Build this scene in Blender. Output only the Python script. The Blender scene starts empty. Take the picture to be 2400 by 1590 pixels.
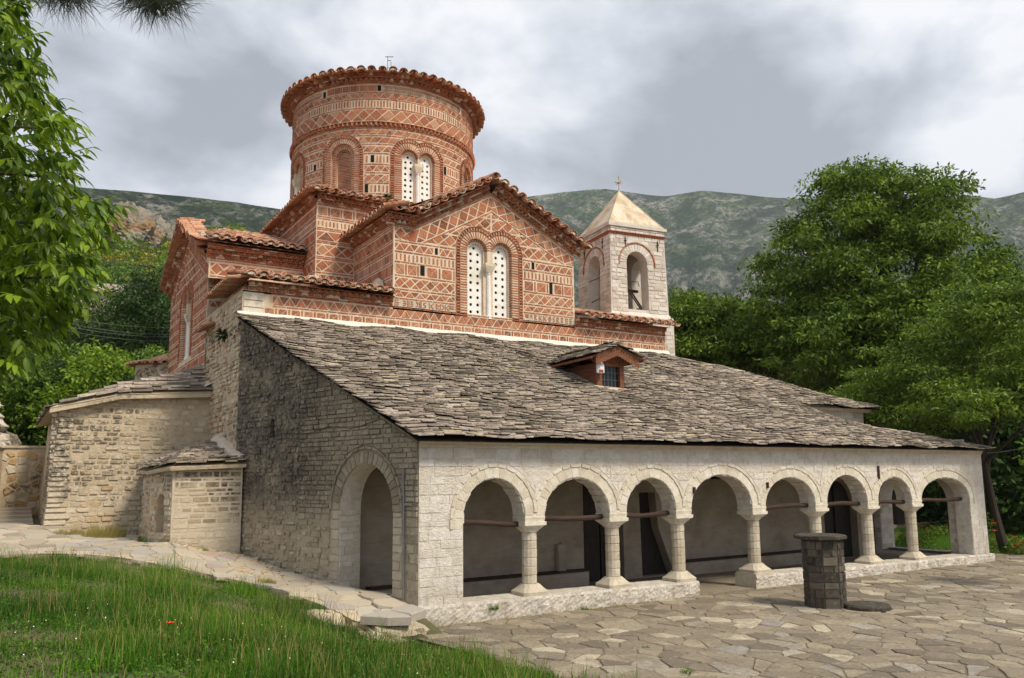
import bpy, math, random
import numpy as np
from mathutils import Vector, Matrix
from mathutils.geometry import delaunay_2d_cdt

RN = random.Random(11)
NR = np.random.RandomState(5)
sc = bpy.context.scene
rad = math.radians

# ------------------------------------------------------------------ camera, world, sun, exposure
CAM = np.array([-7.5325, -16.0512, 3.2])
RT = np.array([0.851486, -0.524283, -0.009906])
UP = np.array([-0.063269, -0.121471, 0.990576])
FW = np.array([0.520546, 0.842836, 0.136602])
cd = bpy.data.cameras.new('camera')
cam = bpy.data.objects.new('camera', cd)
sc.collection.objects.link(cam)
cam.matrix_world = Matrix(((RT[0], UP[0], -FW[0], CAM[0]), (RT[1], UP[1], -FW[1], CAM[1]),
                           (RT[2], UP[2], -FW[2], CAM[2]), (0, 0, 0, 1)))
cd.sensor_width = 36.0
cd.lens = 28.5
cd.shift_y = 55 / 2400
cd.clip_start = 0.1
cd.clip_end = 20000
sc.camera = cam

SUN_EL, SUN_AZ = 52.0, -68.0      # azimuth in degrees from +X towards +Y
w = bpy.data.worlds.new('World')
sc.world = w
w.use_nodes = True
nt = w.node_tree
nt.nodes.clear()
def N(t, **k):
    n = nt.nodes.new(t)
    for a, b in k.items():
        setattr(n, a, b)
    return n
L = nt.links.new
out = N('ShaderNodeOutputWorld')
sky = N('ShaderNodeTexSky', sky_type='NISHITA', sun_disc=False)
sky.sun_elevation = rad(SUN_EL)
sky.sun_rotation = rad(90 - SUN_AZ)
bg1 = N('ShaderNodeBackground')
bg1.inputs['Strength'].default_value = 0.11
L(sky.outputs[0], bg1.inputs[0])
tc = N('ShaderNodeTexCoord')
sep = N('ShaderNodeSeparateXYZ')
L(tc.outputs['Generated'], sep.inputs[0])
# project the direction on a flat cloud ceiling
mz = N('ShaderNodeMath', operation='ADD'); mz.inputs[1].default_value = 0.22
L(sep.outputs[2], mz.inputs[0])
mzc = N('ShaderNodeMath', operation='MAXIMUM'); mzc.inputs[1].default_value = 0.05
L(mz.outputs[0], mzc.inputs[0])
dx = N('ShaderNodeMath', operation='DIVIDE'); L(sep.outputs[0], dx.inputs[0]); L(mzc.outputs[0], dx.inputs[1])
dy = N('ShaderNodeMath', operation='DIVIDE'); L(sep.outputs[1], dy.inputs[0]); L(mzc.outputs[0], dy.inputs[1])
cmb = N('ShaderNodeCombineXYZ'); L(dx.outputs[0], cmb.inputs[0]); L(dy.outputs[0], cmb.inputs[1])
sc3 = N('ShaderNodeVectorMath', operation='MULTIPLY'); sc3.inputs[1].default_value = (1.0, 1.0, 1.7)
L(tc.outputs['Generated'], sc3.inputs[0])
n1 = N('ShaderNodeTexNoise'); n1.inputs['Scale'].default_value = 4.2; n1.inputs['Detail'].default_value = 7; n1.inputs['Roughness'].default_value = 0.52
n1.inputs['Distortion'].default_value = 0.25
off = N('ShaderNodeVectorMath', operation='ADD'); off.inputs[1].default_value = (3.7, 1.9, 0.4)
L(sc3.outputs[0], off.inputs[0]); L(off.outputs[0], n1.inputs['Vector'])
n2 = N('ShaderNodeTexNoise'); n2.inputs['Scale'].default_value = 9; n2.inputs['Detail'].default_value = 9; n2.inputs['Roughness'].default_value = 0.58
off2 = N('ShaderNodeVectorMath', operation='ADD'); off2.inputs[1].default_value = (8.1, 4.4, 0.0)
L(sc3.outputs[0], off2.inputs[0]); L(off2.outputs[0], n2.inputs['Vector'])
# cloud banks seen in the photograph (soft lobes by direction)
def dirof(px, py):
    d = FW + RT * (px - 1200) / 1900 + UP * (850 - py) / 1900
    return d / np.linalg.norm(d)
acc = None
for px, py, r, a in [(560, 230, .10, -.8), (430, 420, .10, -.35), (1640, 310, .16, -.75), (1950, 330, .14, -.55), (1500, 400, .14, -.45),
                     (1300, 120, .18, .5), (950, 130, .14, .3), (2250, 130, .10, .65), (2300, 330, .10, .45), (640, 400, .07, .4),
                     (1150, 300, .09, .35), (1850, 120, .14, -.3), (2150, 230, .09, -.3), (330, 330, .08, .2), (1750, 440, .16, -.3)]:
    d = dirof(px, py)
    vm = N('ShaderNodeVectorMath', operation='DISTANCE'); vm.inputs[1].default_value = tuple(d)
    L(tc.outputs['Generated'], vm.inputs[0])
    mr = N('ShaderNodeMapRange', interpolation_type='SMOOTHSTEP')
    mr.inputs['From Min'].default_value = r * 1.5; mr.inputs['From Max'].default_value = 0
    mr.inputs['To Min'].default_value = 0; mr.inputs['To Max'].default_value = a
    L(vm.outputs['Value'], mr.inputs['Value'])
    if acc is None:
        acc = mr.outputs[0]
    else:
        ad = N('ShaderNodeMath', operation='ADD'); L(acc, ad.inputs[0]); L(mr.outputs[0], ad.inputs[1]); acc = ad.outputs[0]
m1 = N('ShaderNodeMath', operation='MULTIPLY'); m1.inputs[1].default_value = 0.27; L(acc, m1.inputs[0])
m2 = N('ShaderNodeMath', operation='MULTIPLY_ADD'); m2.inputs[1].default_value = 1.15; L(n1.outputs[0], m2.inputs[0]); L(m1.outputs[0], m2.inputs[2])
m3 = N('ShaderNodeMath', operation='MULTIPLY_ADD'); m3.inputs[1].default_value = 0.46; L(n2.outputs[0], m3.inputs[0]); L(m2.outputs[0], m3.inputs[2])
cr = N('ShaderNodeValToRGB')
cr.color_ramp.elements[0].position = 0.55; cr.color_ramp.elements[0].color = (0.38, 0.40, 0.44, 1)
cr.color_ramp.elements[1].position = 0.95; cr.color_ramp.elements[1].color = (0.97, 0.98, 1.0, 1)
e = cr.color_ramp.elements.new(0.70); e.color = (0.55, 0.58, 0.64, 1)
e = cr.color_ramp.elements.new(0.82); e.color = (0.74, 0.77, 0.83, 1)
L(m3.outputs[0], cr.inputs[0])
bg2 = N('ShaderNodeBackground'); bg2.inputs['Strength'].default_value = 0.72
L(cr.outputs[0], bg2.inputs[0])
mx = N('ShaderNodeMixShader'); mx.inputs[0].default_value = 0.93
L(bg1.outputs[0], mx.inputs[1]); L(bg2.outputs[0], mx.inputs[2]); L(mx.outputs[0], out.inputs[0])

sd = bpy.data.lights.new('sun', 'SUN')
sd.energy = 3.0
sd.angle = rad(13)
sd.color = (1.0, 0.89, 0.71)
so = bpy.data.objects.new('sun', sd)
sc.collection.objects.link(so)
sv = Vector((math.cos(rad(SUN_EL)) * math.cos(rad(SUN_AZ)), math.cos(rad(SUN_EL)) * math.sin(rad(SUN_AZ)), math.sin(rad(SUN_EL))))
so.rotation_euler = sv.to_track_quat('Z', 'Y').to_euler()
so.location = (0, -30, 60)
sc.view_settings.view_transform = 'Standard'
sc.view_settings.look = 'None'
sc.view_settings.gamma = 1
sc.view_settings.exposure = 0.62
sc.view_settings.use_curve_mapping = False
sc.render.engine = 'CYCLES'
sc.cycles.max_bounces = 6
sc.cycles.diffuse_bounces = 3
sc.cycles.transparent_max_bounces = 4
sc.cycles.volume_bounces = 0

# ------------------------------------------------------------------ materials
def mat(name, build):
    m = bpy.data.materials.new(name)
    m.use_nodes = True
    t = m.node_tree
    t.nodes.clear()
    o = t.nodes.new('ShaderNodeOutputMaterial')
    b = t.nodes.new('ShaderNodeBsdfPrincipled')
    b.inputs['Specular IOR Level'].default_value = 0.25
    b.inputs['Roughness'].default_value = 0.9
    t.links.new(b.outputs[0], o.inputs[0])
    build(t, b)
    return m
class G:
    def __init__(s, t): s.t = t
    def n(s, ty, **k):
        x = s.t.nodes.new(ty)
        for a, b in k.items(): setattr(x, a, b)
        return x
    def l(s, a, b): s.t.links.new(a, b)
    def pos(s): return s.n('ShaderNodeNewGeometry').outputs['Position']
    def noise(s, scale, detail=4, rough=.55, vec=None, stretch=None, dist=0.0):
        x = s.n('ShaderNodeTexNoise')
        x.inputs['Scale'].default_value = scale; x.inputs['Detail'].default_value = detail; x.inputs['Roughness'].default_value = rough
        x.inputs['Distortion'].default_value = dist
        v = vec if vec is not None else s.pos()
        if stretch:
            mp = s.n('ShaderNodeVectorMath', operation='MULTIPLY'); mp.inputs[1].default_value = stretch
            s.l(v, mp.inputs[0]); v = mp.outputs[0]
        s.l(v, x.inputs['Vector'])
        return x.outputs[0]
    def ramp(s, fac, els):
        r = s.n('ShaderNodeValToRGB'); cr = r.color_ramp
        cr.elements[0].position = els[0][0]; cr.elements[0].color = tuple(els[0][1]) + (1,)
        cr.elements[1].position = els[-1][0]; cr.elements[1].color = tuple(els[-1][1]) + (1,)
        for p, c in els[1:-1]:
            e = cr.elements.new(p); e.color = tuple(c) + (1,)
        s.l(fac, r.inputs[0]); return r.outputs[0]
    def rng(s, v, a, b, c=0., d=1.):
        x = s.n('ShaderNodeMapRange'); x.inputs['From Min'].default_value = a; x.inputs['From Max'].default_value = b
        x.inputs['To Min'].default_value = c; x.inputs['To Max'].default_value = d
        s.l(v, x.inputs['Value']); return x.outputs[0]
    def mix(s, f, a, b, mode='MIX'):
        x = s.n('ShaderNodeMix', data_type='RGBA', blend_type=mode)
        for sock, val in ((x.inputs[0], f), (x.inputs[6], a), (x.inputs[7], b)):
            if isinstance(val, (int, float)): sock.default_value = val
            elif isinstance(val, tuple): sock.default_value = val + (1,)
            else: s.l(val, sock)
        return x.outputs[2]
    def math(s, op, a, b=0.0):
        x = s.n('ShaderNodeMath', operation=op)
        for i, v in enumerate((a, b)):
            if isinstance(v, (int, float)): x.inputs[i].default_value = v
            else: s.l(v, x.inputs[i])
        return x.outputs[0]
    def tint(s):
        a = s.n('ShaderNodeAttribute', attribute_name='tint'); return a.outputs['Fac']
    def bump(s, b, h, strength=.4, dist=.02):
        x = s.n('ShaderNodeBump'); x.inputs['Strength'].default_value = strength; x.inputs['Distance'].default_value = dist
        s.l(h, x.inputs['Height']); s.l(x.outputs[0], b.inputs['Normal'])
    def z(s):
        x = s.n('ShaderNodeSeparateXYZ'); s.l(s.pos(), x.inputs[0]); return x.outputs[2]

def m_brick(t, b):
    g = G(t)
    c = g.ramp(g.tint(), [(0, (.16, .06, .035)), (.12, (.30, .095, .045)), (.4, (.41, .132, .060)), (.7, (.47, .168, .080)), (.86, (.47, .22, .12)), (1, (.52, .30, .17))])
    n = g.noise(9, 6, .7)
    c = g.mix(g.rng(n, .4, .7, 0, .5), c, (.52, .30, .20))
    n2 = g.noise(2.2, 5, .6)
    c = g.mix(g.rng(n2, .5, .75, 0, .45), c, (.20, .085, .05))
    n3 = g.noise(60, 3, .7)
    c = g.mix(g.rng(n3, .4, .72, 0, .35), c, (.16, .06, .04))
    g.l(c, b.inputs[0]); g.bump(b, g.noise(70, 5, .7), .6, .02)
BRICK = mat('brick_red', m_brick)
def m_mortar(t, b):
    g = G(t)
    c = g.ramp(g.noise(3, 6, .65), [(.25, (.50, .37, .26)), (.5, (.66, .53, .40)), (.75, (.75, .65, .53))])
    c = g.mix(g.rng(g.noise(30, 4, .7), .48, .75, 0, .4), c, (.42, .25, .16))
    g.l(c, b.inputs[0]); g.bump(b, g.noise(45, 6, .7), .7, .02)
MORTAR = mat('lime_mortar', m_mortar)
def m_tile(t, b):
    g = G(t)
    c = g.ramp(g.tint(), [(0, (.30, .11, .06)), (.4, (.46, .17, .09)), (.75, (.52, .24, .14)), (1, (.58, .40, .28))])
    c = g.mix(g.rng(g.noise(5, 6, .7), .42, .68, 0, .8), c, (.50, .40, .29))
    c = g.mix(g.rng(g.noise(13, 5, .7), .52, .72, 0, .85), c, (.10, .075, .055))
    g.l(c, b.inputs[0]); g.bump(b, g.noise(40, 5, .7), .5, .015)
TILE = mat('clay_tile', m_tile)
def m_plaster(t, b):
    g = G(t)
    c = g.ramp(g.noise(4, 6, .7), [(.3, (.42, .35, .26)), (.6, (.58, .51, .41)), (.8, (.66, .60, .50))])
    g.l(c, b.inputs[0]); g.bump(b, g.noise(25, 6, .7), .6, .03)
PLASTER = mat('tile_bedding_mortar', m_plaster)
def m_white(t, b):
    g = G(t)
    c = g.ramp(g.tint(), [(0, (.72, .66, .58)), (.5, (.80, .75, .68)), (1, (.84, .80, .75))])
    n = g.noise(1.6, 7, .7)
    c = g.mix(g.rng(n, .46, .68, 0, .5), c, (.58, .50, .38))
    low = g.rng(g.z(), 1.2, .1, 0, .6)
    f = g.math('ADD', g.rng(g.noise(6, 7, .75), .46, .72, 0, .42), g.math('MULTIPLY', low, g.rng(g.noise(4, 7, .7), .35, .6)))
    c = g.mix(f, c, (.26, .22, .17))
    c = g.mix(g.rng(g.noise(38, 4, .8), .56, .76, 0, .5), c, (.30, .26, .2))
    g.l(c, b.inputs[0]); g.bump(b, g.noise(13, 9, .75), 1.0, .06)
WHITE = mat('whitewashed_stone', m_white)
def m_ring(t, b):
    g = G(t)
    c = g.ramp(g.tint(), [(0, (.62, .56, .45)), (.5, (.70, .645, .54)), (1, (.75, .71, .63))])
    c = g.mix(g.rng(g.noise(5, 7, .7), .42, .72, 0, .6), c, (.36, .30, .20))
    c = g.mix(g.rng(g.noise(45, 4, .8), .55, .78, 0, .4), c, (.25, .2, .15))
    g.l(c, b.inputs[0]); g.bump(b, g.noise(22, 8, .72), .8, .025)
RING = mat('yellowed_limestone', m_ring)
def m_pale(t, b):
    g = G(t)
    c = g.ramp(g.tint(), [(0, (.50, .44, .37)), (.5, (.64, .59, .53)), (1, (.74, .70, .65))])
    c = g.mix(g.rng(g.noise(3, 7, .7), .45, .7, 0, .6), c, (.42, .34, .27))
    c = g.mix(g.rng(g.noise(30, 5, .8), .56, .76, 0, .7), c, (.22, .17, .13))
    g.l(c, b.inputs[0]); g.bump(b, g.noise(18, 8, .72), .9, .03)
PALE = mat('pale_limestone', m_pale)
def m_rubble(t, b):
    g = G(t)
    c = g.ramp(g.tint(), [(0, (.32, .26, .18)), (.25, (.54, .44, .31)), (.55, (.66, .56, .41)), (.8, (.70, .63, .51)), (.93, (.58, .38, .18)), (1, (.44, .25, .18))])
    c = g.mix(g.rng(g.noise(7, 7, .75), .45, .68, 0, .45), c, (.48, .38, .26))
    # black lichen in broad stains
    bandz = g.math('MULTIPLY', g.rng(g.z(), 2.2, 2.7), g.rng(g.z(), 4.2, 3.4))
    f = g.math('MULTIPLY', g.math('MAXIMUM', g.rng(g.noise(.7, 3, .5, stretch=(.6, .6, 1.6)), .52, .64), g.math('MULTIPLY', bandz, g.rng(g.noise(.6, 3, .5), .38, .5))), g.rng(g.noise(6, 7, .8), .42, .56, 0, .9))
    c = g.mix(f, c, (.06, .055, .05))
    c = g.mix(g.rng(g.noise(50, 4, .8), .55, .75, 0, .5), c, (.2, .16, .12))
    g.l(c, b.inputs[0]); g.bump(b, g.noise(18, 9, .75), 1.0, .05)
RUBBLE = mat('rubble_stone', m_rubble)
def m_rubmortar(t, b):
    g = G(t)
    c = g.ramp(g.noise(5, 7, .7), [(.3, (.42, .33, .23)), (.55, (.60, .50, .36)), (.8, (.68, .59, .45))])
    g.l(c, b.inputs[0]); g.bump(b, g.noise(22, 8, .75), 1.0, .05)
RUBMORT = mat('rubble_bedding', m_rubmortar)
def m_dark(t, b):
    g = G(t)
    c = g.ramp(g.tint(), [(0, (.40, .33, .23)), (.5, (.53, .445, .32)), (1, (.64, .56, .42))])
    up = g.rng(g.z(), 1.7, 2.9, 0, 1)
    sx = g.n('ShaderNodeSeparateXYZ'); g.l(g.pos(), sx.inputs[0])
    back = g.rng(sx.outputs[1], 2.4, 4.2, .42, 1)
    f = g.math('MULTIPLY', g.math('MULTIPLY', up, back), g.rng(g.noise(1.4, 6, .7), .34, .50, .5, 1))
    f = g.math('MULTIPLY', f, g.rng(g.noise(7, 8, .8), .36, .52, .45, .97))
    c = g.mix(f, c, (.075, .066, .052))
    c = g.mix(g.rng(g.noise(13, 7, .8), .52, .66, 0, .7), c, (.10, .085, .065))
    c = g.mix(g.rng(g.noise(38, 5, .8), .52, .64, 0, .55), c, (.60, .53, .42))
    g.l(c, b.inputs[0]); g.bump(b, g.noise(20, 9, .8), 1.0, .06)
DARKST = mat('lichened_stone', m_dark)
def m_slate(t, b):
    g = G(t)
    c = g.ramp(g.tint(), [(0, (.10, .082, .062)), (.2, (.24, .20, .155)), (.45, (.42, .355, .285)), (.7, (.52, .41, .355)), (.9, (.72, .64, .53)), (1, (.60, .50, .31))])
    c = g.mix(g.rng(g.noise(1.1, 5, .65), .44, .66, 0, .6), c, (.17, .15, .125))
    c = g.mix(g.rng(g.noise(9, 7, .8), .47, .66, 0, .75), c, (.07, .065, .055))
    c = g.mix(g.rng(g.noise(26, 6, .8), .56, .7, 0, .55), c, (.60, .56, .50))
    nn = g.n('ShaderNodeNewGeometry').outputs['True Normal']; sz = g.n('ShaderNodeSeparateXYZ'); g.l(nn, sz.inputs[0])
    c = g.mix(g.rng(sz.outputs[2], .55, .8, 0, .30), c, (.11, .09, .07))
    g.l(c, b.inputs[0]); g.bump(b, g.noise(30, 7, .8), .9, .03)
SLATE = mat('stone_slate', m_slate)
def m_flag(t, b):
    g = G(t)
    c = g.ramp(g.tint(), [(0, (.15, .125, .095)), (.3, (.23, .19, .14)), (.55, (.285, .24, .175)), (.8, (.35, .295, .21)), (.92, (.30, .285, .26)), (1, (.50, .44, .33))])
    c = g.mix(g.rng(g.noise(2.2, 7, .7), .4, .7, 0, .55), c, (.20, .165, .125))
    c = g.mix(g.rng(g.noise(16, 9, .85), .47, .62, 0, .7), c, (.10, .083, .06))
    c = g.mix(g.rng(g.noise(1.1, 5, .6), .5, .66, 0, .45), c, (.13, .11, .085))
    c = g.mix(g.rng(g.noise(7, 8, .8), .56, .70, 0, .55), c, (.56, .52, .45))
    g.l(c, b.inputs[0]); b.inputs['Roughness'].default_value = .8; g.bump(b, g.noise(14, 9, .75), .8, .03)
FLAG = mat('flagstone', m_flag)
def m_pathst(t, b):
    g = G(t)
    c = g.ramp(g.tint(), [(0, (.25, .215, .175)), (.3, (.37, .32, .25)), (.55, (.45, .40, .32)), (.8, (.33, .32, .31)), (.93, (.38, .27, .24)), (1, (.48, .42, .31))])
    c = g.mix(g.rng(g.noise(3.2, 7, .7), .42, .7, 0, .5), c, (.42, .36, .27))
    c = g.mix(g.rng(g.noise(30, 6, .8), .52, .76, 0, .5), c, (.24, .2, .15))
    g.l(c, b.inputs[0]); g.bump(b, g.noise(14, 9, .75), .8, .03)
PATHST = mat('pale_path_flagstone', m_pathst)
def m_soil(t, b):
    g = G(t)
    c = g.ramp(g.noise(1.3, 8, .7), [(.3, (.10, .075, .045)), (.55, (.19, .145, .09)), (.8, (.28, .22, .14))])
    c = g.mix(g.rng(g.noise(.5, 4, .6), .45, .6, 0, .6), c, (.075, .10, .035))
    g.l(c, b.inputs[0]); g.bump(b, g.noise(18, 8, .75), 1, .05)
SOIL = mat('soil', m_soil)
def m_joint(t, b):
    g = G(t)
    c = g.ramp(g.noise(5, 8, .7), [(.3, (.12, .10, .065)), (.55, (.20, .17, .12)), (.8, (.29, .25, .18))])
    g.l(c, b.inputs[0]); g.bump(b, g.noise(30, 8, .75), 1, .03)
JOINT = mat('joint_dirt', m_joint)
def m_marble(t, b):
    g = G(t)
    c = g.ramp(g.noise(2.5, 6, .6), [(.3, (.64, .62, .56)), (.5, (.78, .78, .76)), (.8, (.82, .82, .81))])
    c = g.mix(g.rng(g.noise(1.6, 4, .6), .55, .75, 0, .6), c, (.60, .54, .40))
    g.l(c, b.inputs[0]); b.inputs['Roughness'].default_value = .6; g.bump(b, g.noise(40, 4), .2, .01)
MARBLE = mat('white_marble_slab', m_marble)
def m_col(t, b):
    g = G(t)
    c = g.ramp(g.tint(), [(0, (.50, .43, .33)), (.5, (.60, .53, .42)), (1, (.67, .61, .51))])
    c = g.mix(g.rng(g.noise(6, 7, .75), .42, .7, 0, .65), c, (.33, .28, .20))
    c = g.mix(g.rng(g.noise(60, 4, .8), .52, .72, 0, .5), c, (.26, .22, .17))
    g.l(c, b.inputs[0]); g.bump(b, g.noise(35, 8, .8), 1, .025)
COL = mat('column_limestone', m_col)
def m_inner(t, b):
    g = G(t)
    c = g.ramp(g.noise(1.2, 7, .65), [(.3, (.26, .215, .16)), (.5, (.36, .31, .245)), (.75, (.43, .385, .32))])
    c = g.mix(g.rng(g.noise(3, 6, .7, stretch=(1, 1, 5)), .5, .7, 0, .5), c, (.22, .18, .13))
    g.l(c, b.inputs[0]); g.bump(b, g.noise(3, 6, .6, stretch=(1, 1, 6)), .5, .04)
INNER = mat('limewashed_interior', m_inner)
def m_wood(t, b):
    g = G(t)
    c = g.ramp(g.noise(6, 6, .6, stretch=(.5, .5, 6)), [(.3, (.11, .045, .025)), (.55, (.20, .08, .042)), (.8, (.27, .12, .065))])
    g.l(c, b.inputs[0]); b.inputs['Roughness'].default_value = .7; g.bump(b, g.noise(20, 5, stretch=(.5, .5, 5)), .4, .01)
WOOD = mat('reddish_wood', m_wood)
def m_beam(t, b):
    g = G(t)
    c = g.ramp(g.noise(8, 6, .7, stretch=(.3, 3, 3)), [(.3, (.030, .019, .014)), (.6, (.065, .042, .032)), (.85, (.15, .115, .09))])
    g.l(c, b.inputs[0]); g.bump(b, g.noise(14, 5, stretch=(.3, 3, 3)), .6, .02)
BEAM = mat('weathered_beam', m_beam)
def m_doorw(t, b):
    g = G(t)
    c = g.ramp(g.noise(6, 5, .6, stretch=(4, 4, .4)), [(.3, (.015, .012, .011)), (.8, (.05, .038, .032))])
    g.l(c, b.inputs[0]); b.inputs['Roughness'].default_value = .6
DOORW = mat('dark_door_wood', m_doorw)
def plain(name, col, rough=.8, metal=0., noise=0.):
    def f(t, b):
        g = G(t)
        if noise:
            c = g.mix(g.rng(g.noise(20, 5, .7), .35, .7, 0, noise), tuple(col), tuple(x * .4 for x in col))
            g.l(c, b.inputs[0])
        else:
            b.inputs[0].default_value = tuple(col) + (1,)
        b.inputs['Roughness'].default_value = rough; b.inputs['Metallic'].default_value = metal
    return mat(name, f)
IRON = plain('rusty_iron', (.07, .04, .03), .7, .3, .5)
PIPE = plain('galvanised_pipe', (.22, .24, .27), .5, .6, .3)
VOID = plain('unlit_interior', (.012, .011, .010), 1.0)
GLASS = plain('dark_glass', (.02, .022, .025), .15)
PLASTIC = plain('white_plastic', (.72, .73, .76), .4)
REDP = plain('red_label', (.35, .06, .03), .6)
BRONZE = plain('old_bronze', (.09, .075, .055), .5, .6, .4)
GILT = plain('tarnished_gilt_metal', (.42, .36, .26), .5, .4, .5)
def m_ochre(t, b):
    g = G(t)
    c = g.ramp(g.noise(1.4, 7, .6, dist=.6), [(.35, (.62, .56, .46)), (.48, (.58, .50, .38)), (.58, (.47, .37, .26)), (.7, (.38, .28, .19))])
    c = g.mix(g.rng(g.noise(12, 6, .8), .55, .75, 0, .5), c, (.40, .30, .19))
    g.l(c, b.inputs[0]); g.bump(b, g.noise(20, 6), .4, .02)
OCHRE = mat('ochre_render', m_ochre)
def m_well(t, b):
    g = G(t)
    c = g.ramp(g.tint(), [(0, (.03, .027, .023)), (.5, (.065, .058, .048)), (.85, (.15, .13, .10)), (1, (.20, .11, .07))])
    c = g.mix(g.rng(g.noise(7, 9, .85), .50, .64, 0, .6), c, (.24, .22, .17))
    g.l(c, b.inputs[0]); g.bump(b, g.noise(24, 8, .8), 1, .03)
WELLST = mat('blackened_stone', m_well)
def foliage(name, lo, hi, tr=.35, rough=.55):
    def f(t, b):
        g = G(t)
        c = g.ramp(g.tint(), [(0, lo), (.5, tuple((a + c) / 2 for a, c in zip(lo, hi))), (1, hi)])
        g.l(c, b.inputs[0]); b.inputs['Roughness'].default_value = rough
        b.inputs['Specular IOR Level'].default_value = .3
        tl = t.nodes.new('ShaderNodeBsdfTranslucent'); g.l(c, tl.inputs[0])
        mxs = t.nodes.new('ShaderNodeMixShader'); mxs.inputs[0].default_value = tr
        g.l(b.outputs[0], mxs.inputs[1]); g.l(tl.outputs[0], mxs.inputs[2])
        o = [n for n in t.nodes if n.type == 'OUTPUT_MATERIAL'][0]
        g.l(mxs.outputs[0], o.inputs[0])
    return mat(name, f)
LEAF_NEAR = foliage('ash_leaf', (.022, .07, .006), (.24, .36, .02), .38, .4)
LEAF_BIG = foliage('locust_leaf', (.016, .052, .005), (.22, .33, .025), .27)
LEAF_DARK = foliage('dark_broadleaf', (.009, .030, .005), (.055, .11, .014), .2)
LEAF_MID = foliage('mid_green_leaf', (.035, .09, .010), (.20, .31, .03), .3)
LEAF_BRIGHT = foliage('fresh_green_leaf', (.06, .15, .012), (.28, .40, .03), .35)
LEAF_DRY = foliage('dry_olive_leaf', (.12, .16, .03), (.34, .34, .07), .3)
GRASSM = foliage('grass_blade', (.015, .075, .004), (.115, .25, .012), .3)
DRYG = foliage('dry_grass', (.22, .18, .05), (.42, .36, .13), .3)
NEEDLE = foliage('pine_needle', (.020, .028, .014), (.055, .07, .03), .1)
BARK = plain('bark', (.055, .045, .035), .95, 0, .6)
FLOWER_O = plain('orange_petal', (.75, .20, .03), .6)
FLOWER_R = plain('red_petal', (.75, .05, .02), .6)
FLOWER_W = plain('white_petal', (.75, .75, .7), .6)

# ------------------------------------------------------------------ mesh helpers
class MB:
    def __init__(s): s.v = []; s.f = []; s.t = []; s.m = []
    def add(s, vs, fs, tint=.5, mi=0):
        o = len(s.v); s.v.extend(vs)
        for f in fs: s.f.append(tuple(i + o for i in f)); s.t.append(tint); s.m.append(mi)
    def box(s, x0, x1, y0, y1, z0, z1, tint=.5, mi=0, M=None):
        vs = [(x, y, z) for z in (z0, z1) for y in (y0, y1) for x in (x0, x1)]
        if M: vs = [M(*p) for p in vs]
        s.add(vs, [(0, 2, 3, 1), (4, 5, 7, 6), (0, 1, 5, 4), (2, 6, 7, 3), (0, 4, 6, 2), (1, 3, 7, 5)], tint, mi)
    def prism(s, poly, z0, z1, tint=.5, mi=0, top=None):
        k = len(poly); top = top or poly
        vs = [(x, y, z0) for x, y in poly] + [(x, y, z1) for x, y in top]
        s.add(vs, [tuple(range(k - 1, -1, -1)), tuple(range(k, 2 * k))] + [(i, (i + 1) % k, k + (i + 1) % k, k + i) for i in range(k)], tint, mi)
    def tube(s, pts, rs, k=6, tint=.5, mi=0, cap=True):
        pts = [Vector(p) for p in pts]
        if not hasattr(rs, '__len__'): rs = [rs] * len(pts)
        o = len(s.v); a = None
        for i, p in enumerate(pts):
            d = (pts[min(i + 1, len(pts) - 1)] - pts[max(i - 1, 0)]).normalized()
            if a is None: a = d.orthogonal().normalized()
            a = (a - d * a.dot(d)).normalized(); b = d.cross(a)
            for j in range(k):
                q = 2 * math.pi * j / k
                s.v.append(tuple(p + (a * math.cos(q) + b * math.sin(q)) * rs[i]))
        for i in range(len(pts) - 1):
            for j in range(k):
                s.f.append((o + i * k + j, o + i * k + (j + 1) % k, o + (i + 1) * k + (j + 1) % k, o + (i + 1) * k + j)); s.t.append(tint); s.m.append(mi)
        if cap:
            s.f.append(tuple(o + j for j in range(k - 1, -1, -1))); s.t.append(tint); s.m.append(mi)
            e = o + (len(pts) - 1) * k
            s.f.append(tuple(e + j for j in range(k))); s.t.append(tint); s.m.append(mi)
    def obj(s, name, mats, parent=None, **props):
        if not isinstance(mats, (list, tuple)): mats = [mats]
        me = bpy.data.meshes.new(name)
        me.from_pydata(s.v, [], s.f)
        for m in mats: me.materials.append(m)
        if any(s.m): me.polygons.foreach_set('material_index', s.m)
        at = me.attributes.new('tint', 'FLOAT', 'FACE'); at.data.foreach_set('value', s.t)
        return link(name, me, parent, **props)
def link(name, me, parent=None, **props):
    o = bpy.data.objects.new(name, me); sc.collection.objects.link(o)
    if parent: o.parent = parent
    for k, v in props.items(): o[k] = v
    return o
def empty(name, loc, label, cat, group=None):
    o = link(name, None); o.location = loc; o['label'] = label; o['category'] = cat
    o.empty_display_size = .3
    if group: o['group'] = group
    ORG.append(o)
    return o
ORG = []
def reparent_fix():
    # children were written in world coordinates: undo the offset of their thing
    for e in ORG:
        off = Matrix.Translation(-e.location)
        for c in e.children:
            if not c.get('loc_ok'): c.matrix_parent_inverse = off
def npmesh(name, V, F, k, tint, mats):
    """V (n,3), F (m,k) all faces with k corners, tint per face"""
    me = bpy.data.meshes.new(name)
    me.vertices.add(len(V)); me.vertices.foreach_set('co', np.asarray(V, np.float32).ravel())
    me.loops.add(F.size); me.loops.foreach_set('vertex_index', F.astype(np.int32).ravel())
    me.polygons.add(len(F)); me.polygons.foreach_set('loop_start', np.arange(0, F.size, k, dtype=np.int32))
    me.polygons.foreach_set('loop_total', np.full(len(F), k, np.int32))
    for m in (mats if isinstance(mats, (list, tuple)) else [mats]): me.materials.append(m)
    at = me.attributes.new('tint', 'FLOAT', 'FACE'); at.data.foreach_set('value', np.asarray(tint, np.float32))
    me.update(calc_edges=True)
    return me

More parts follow.
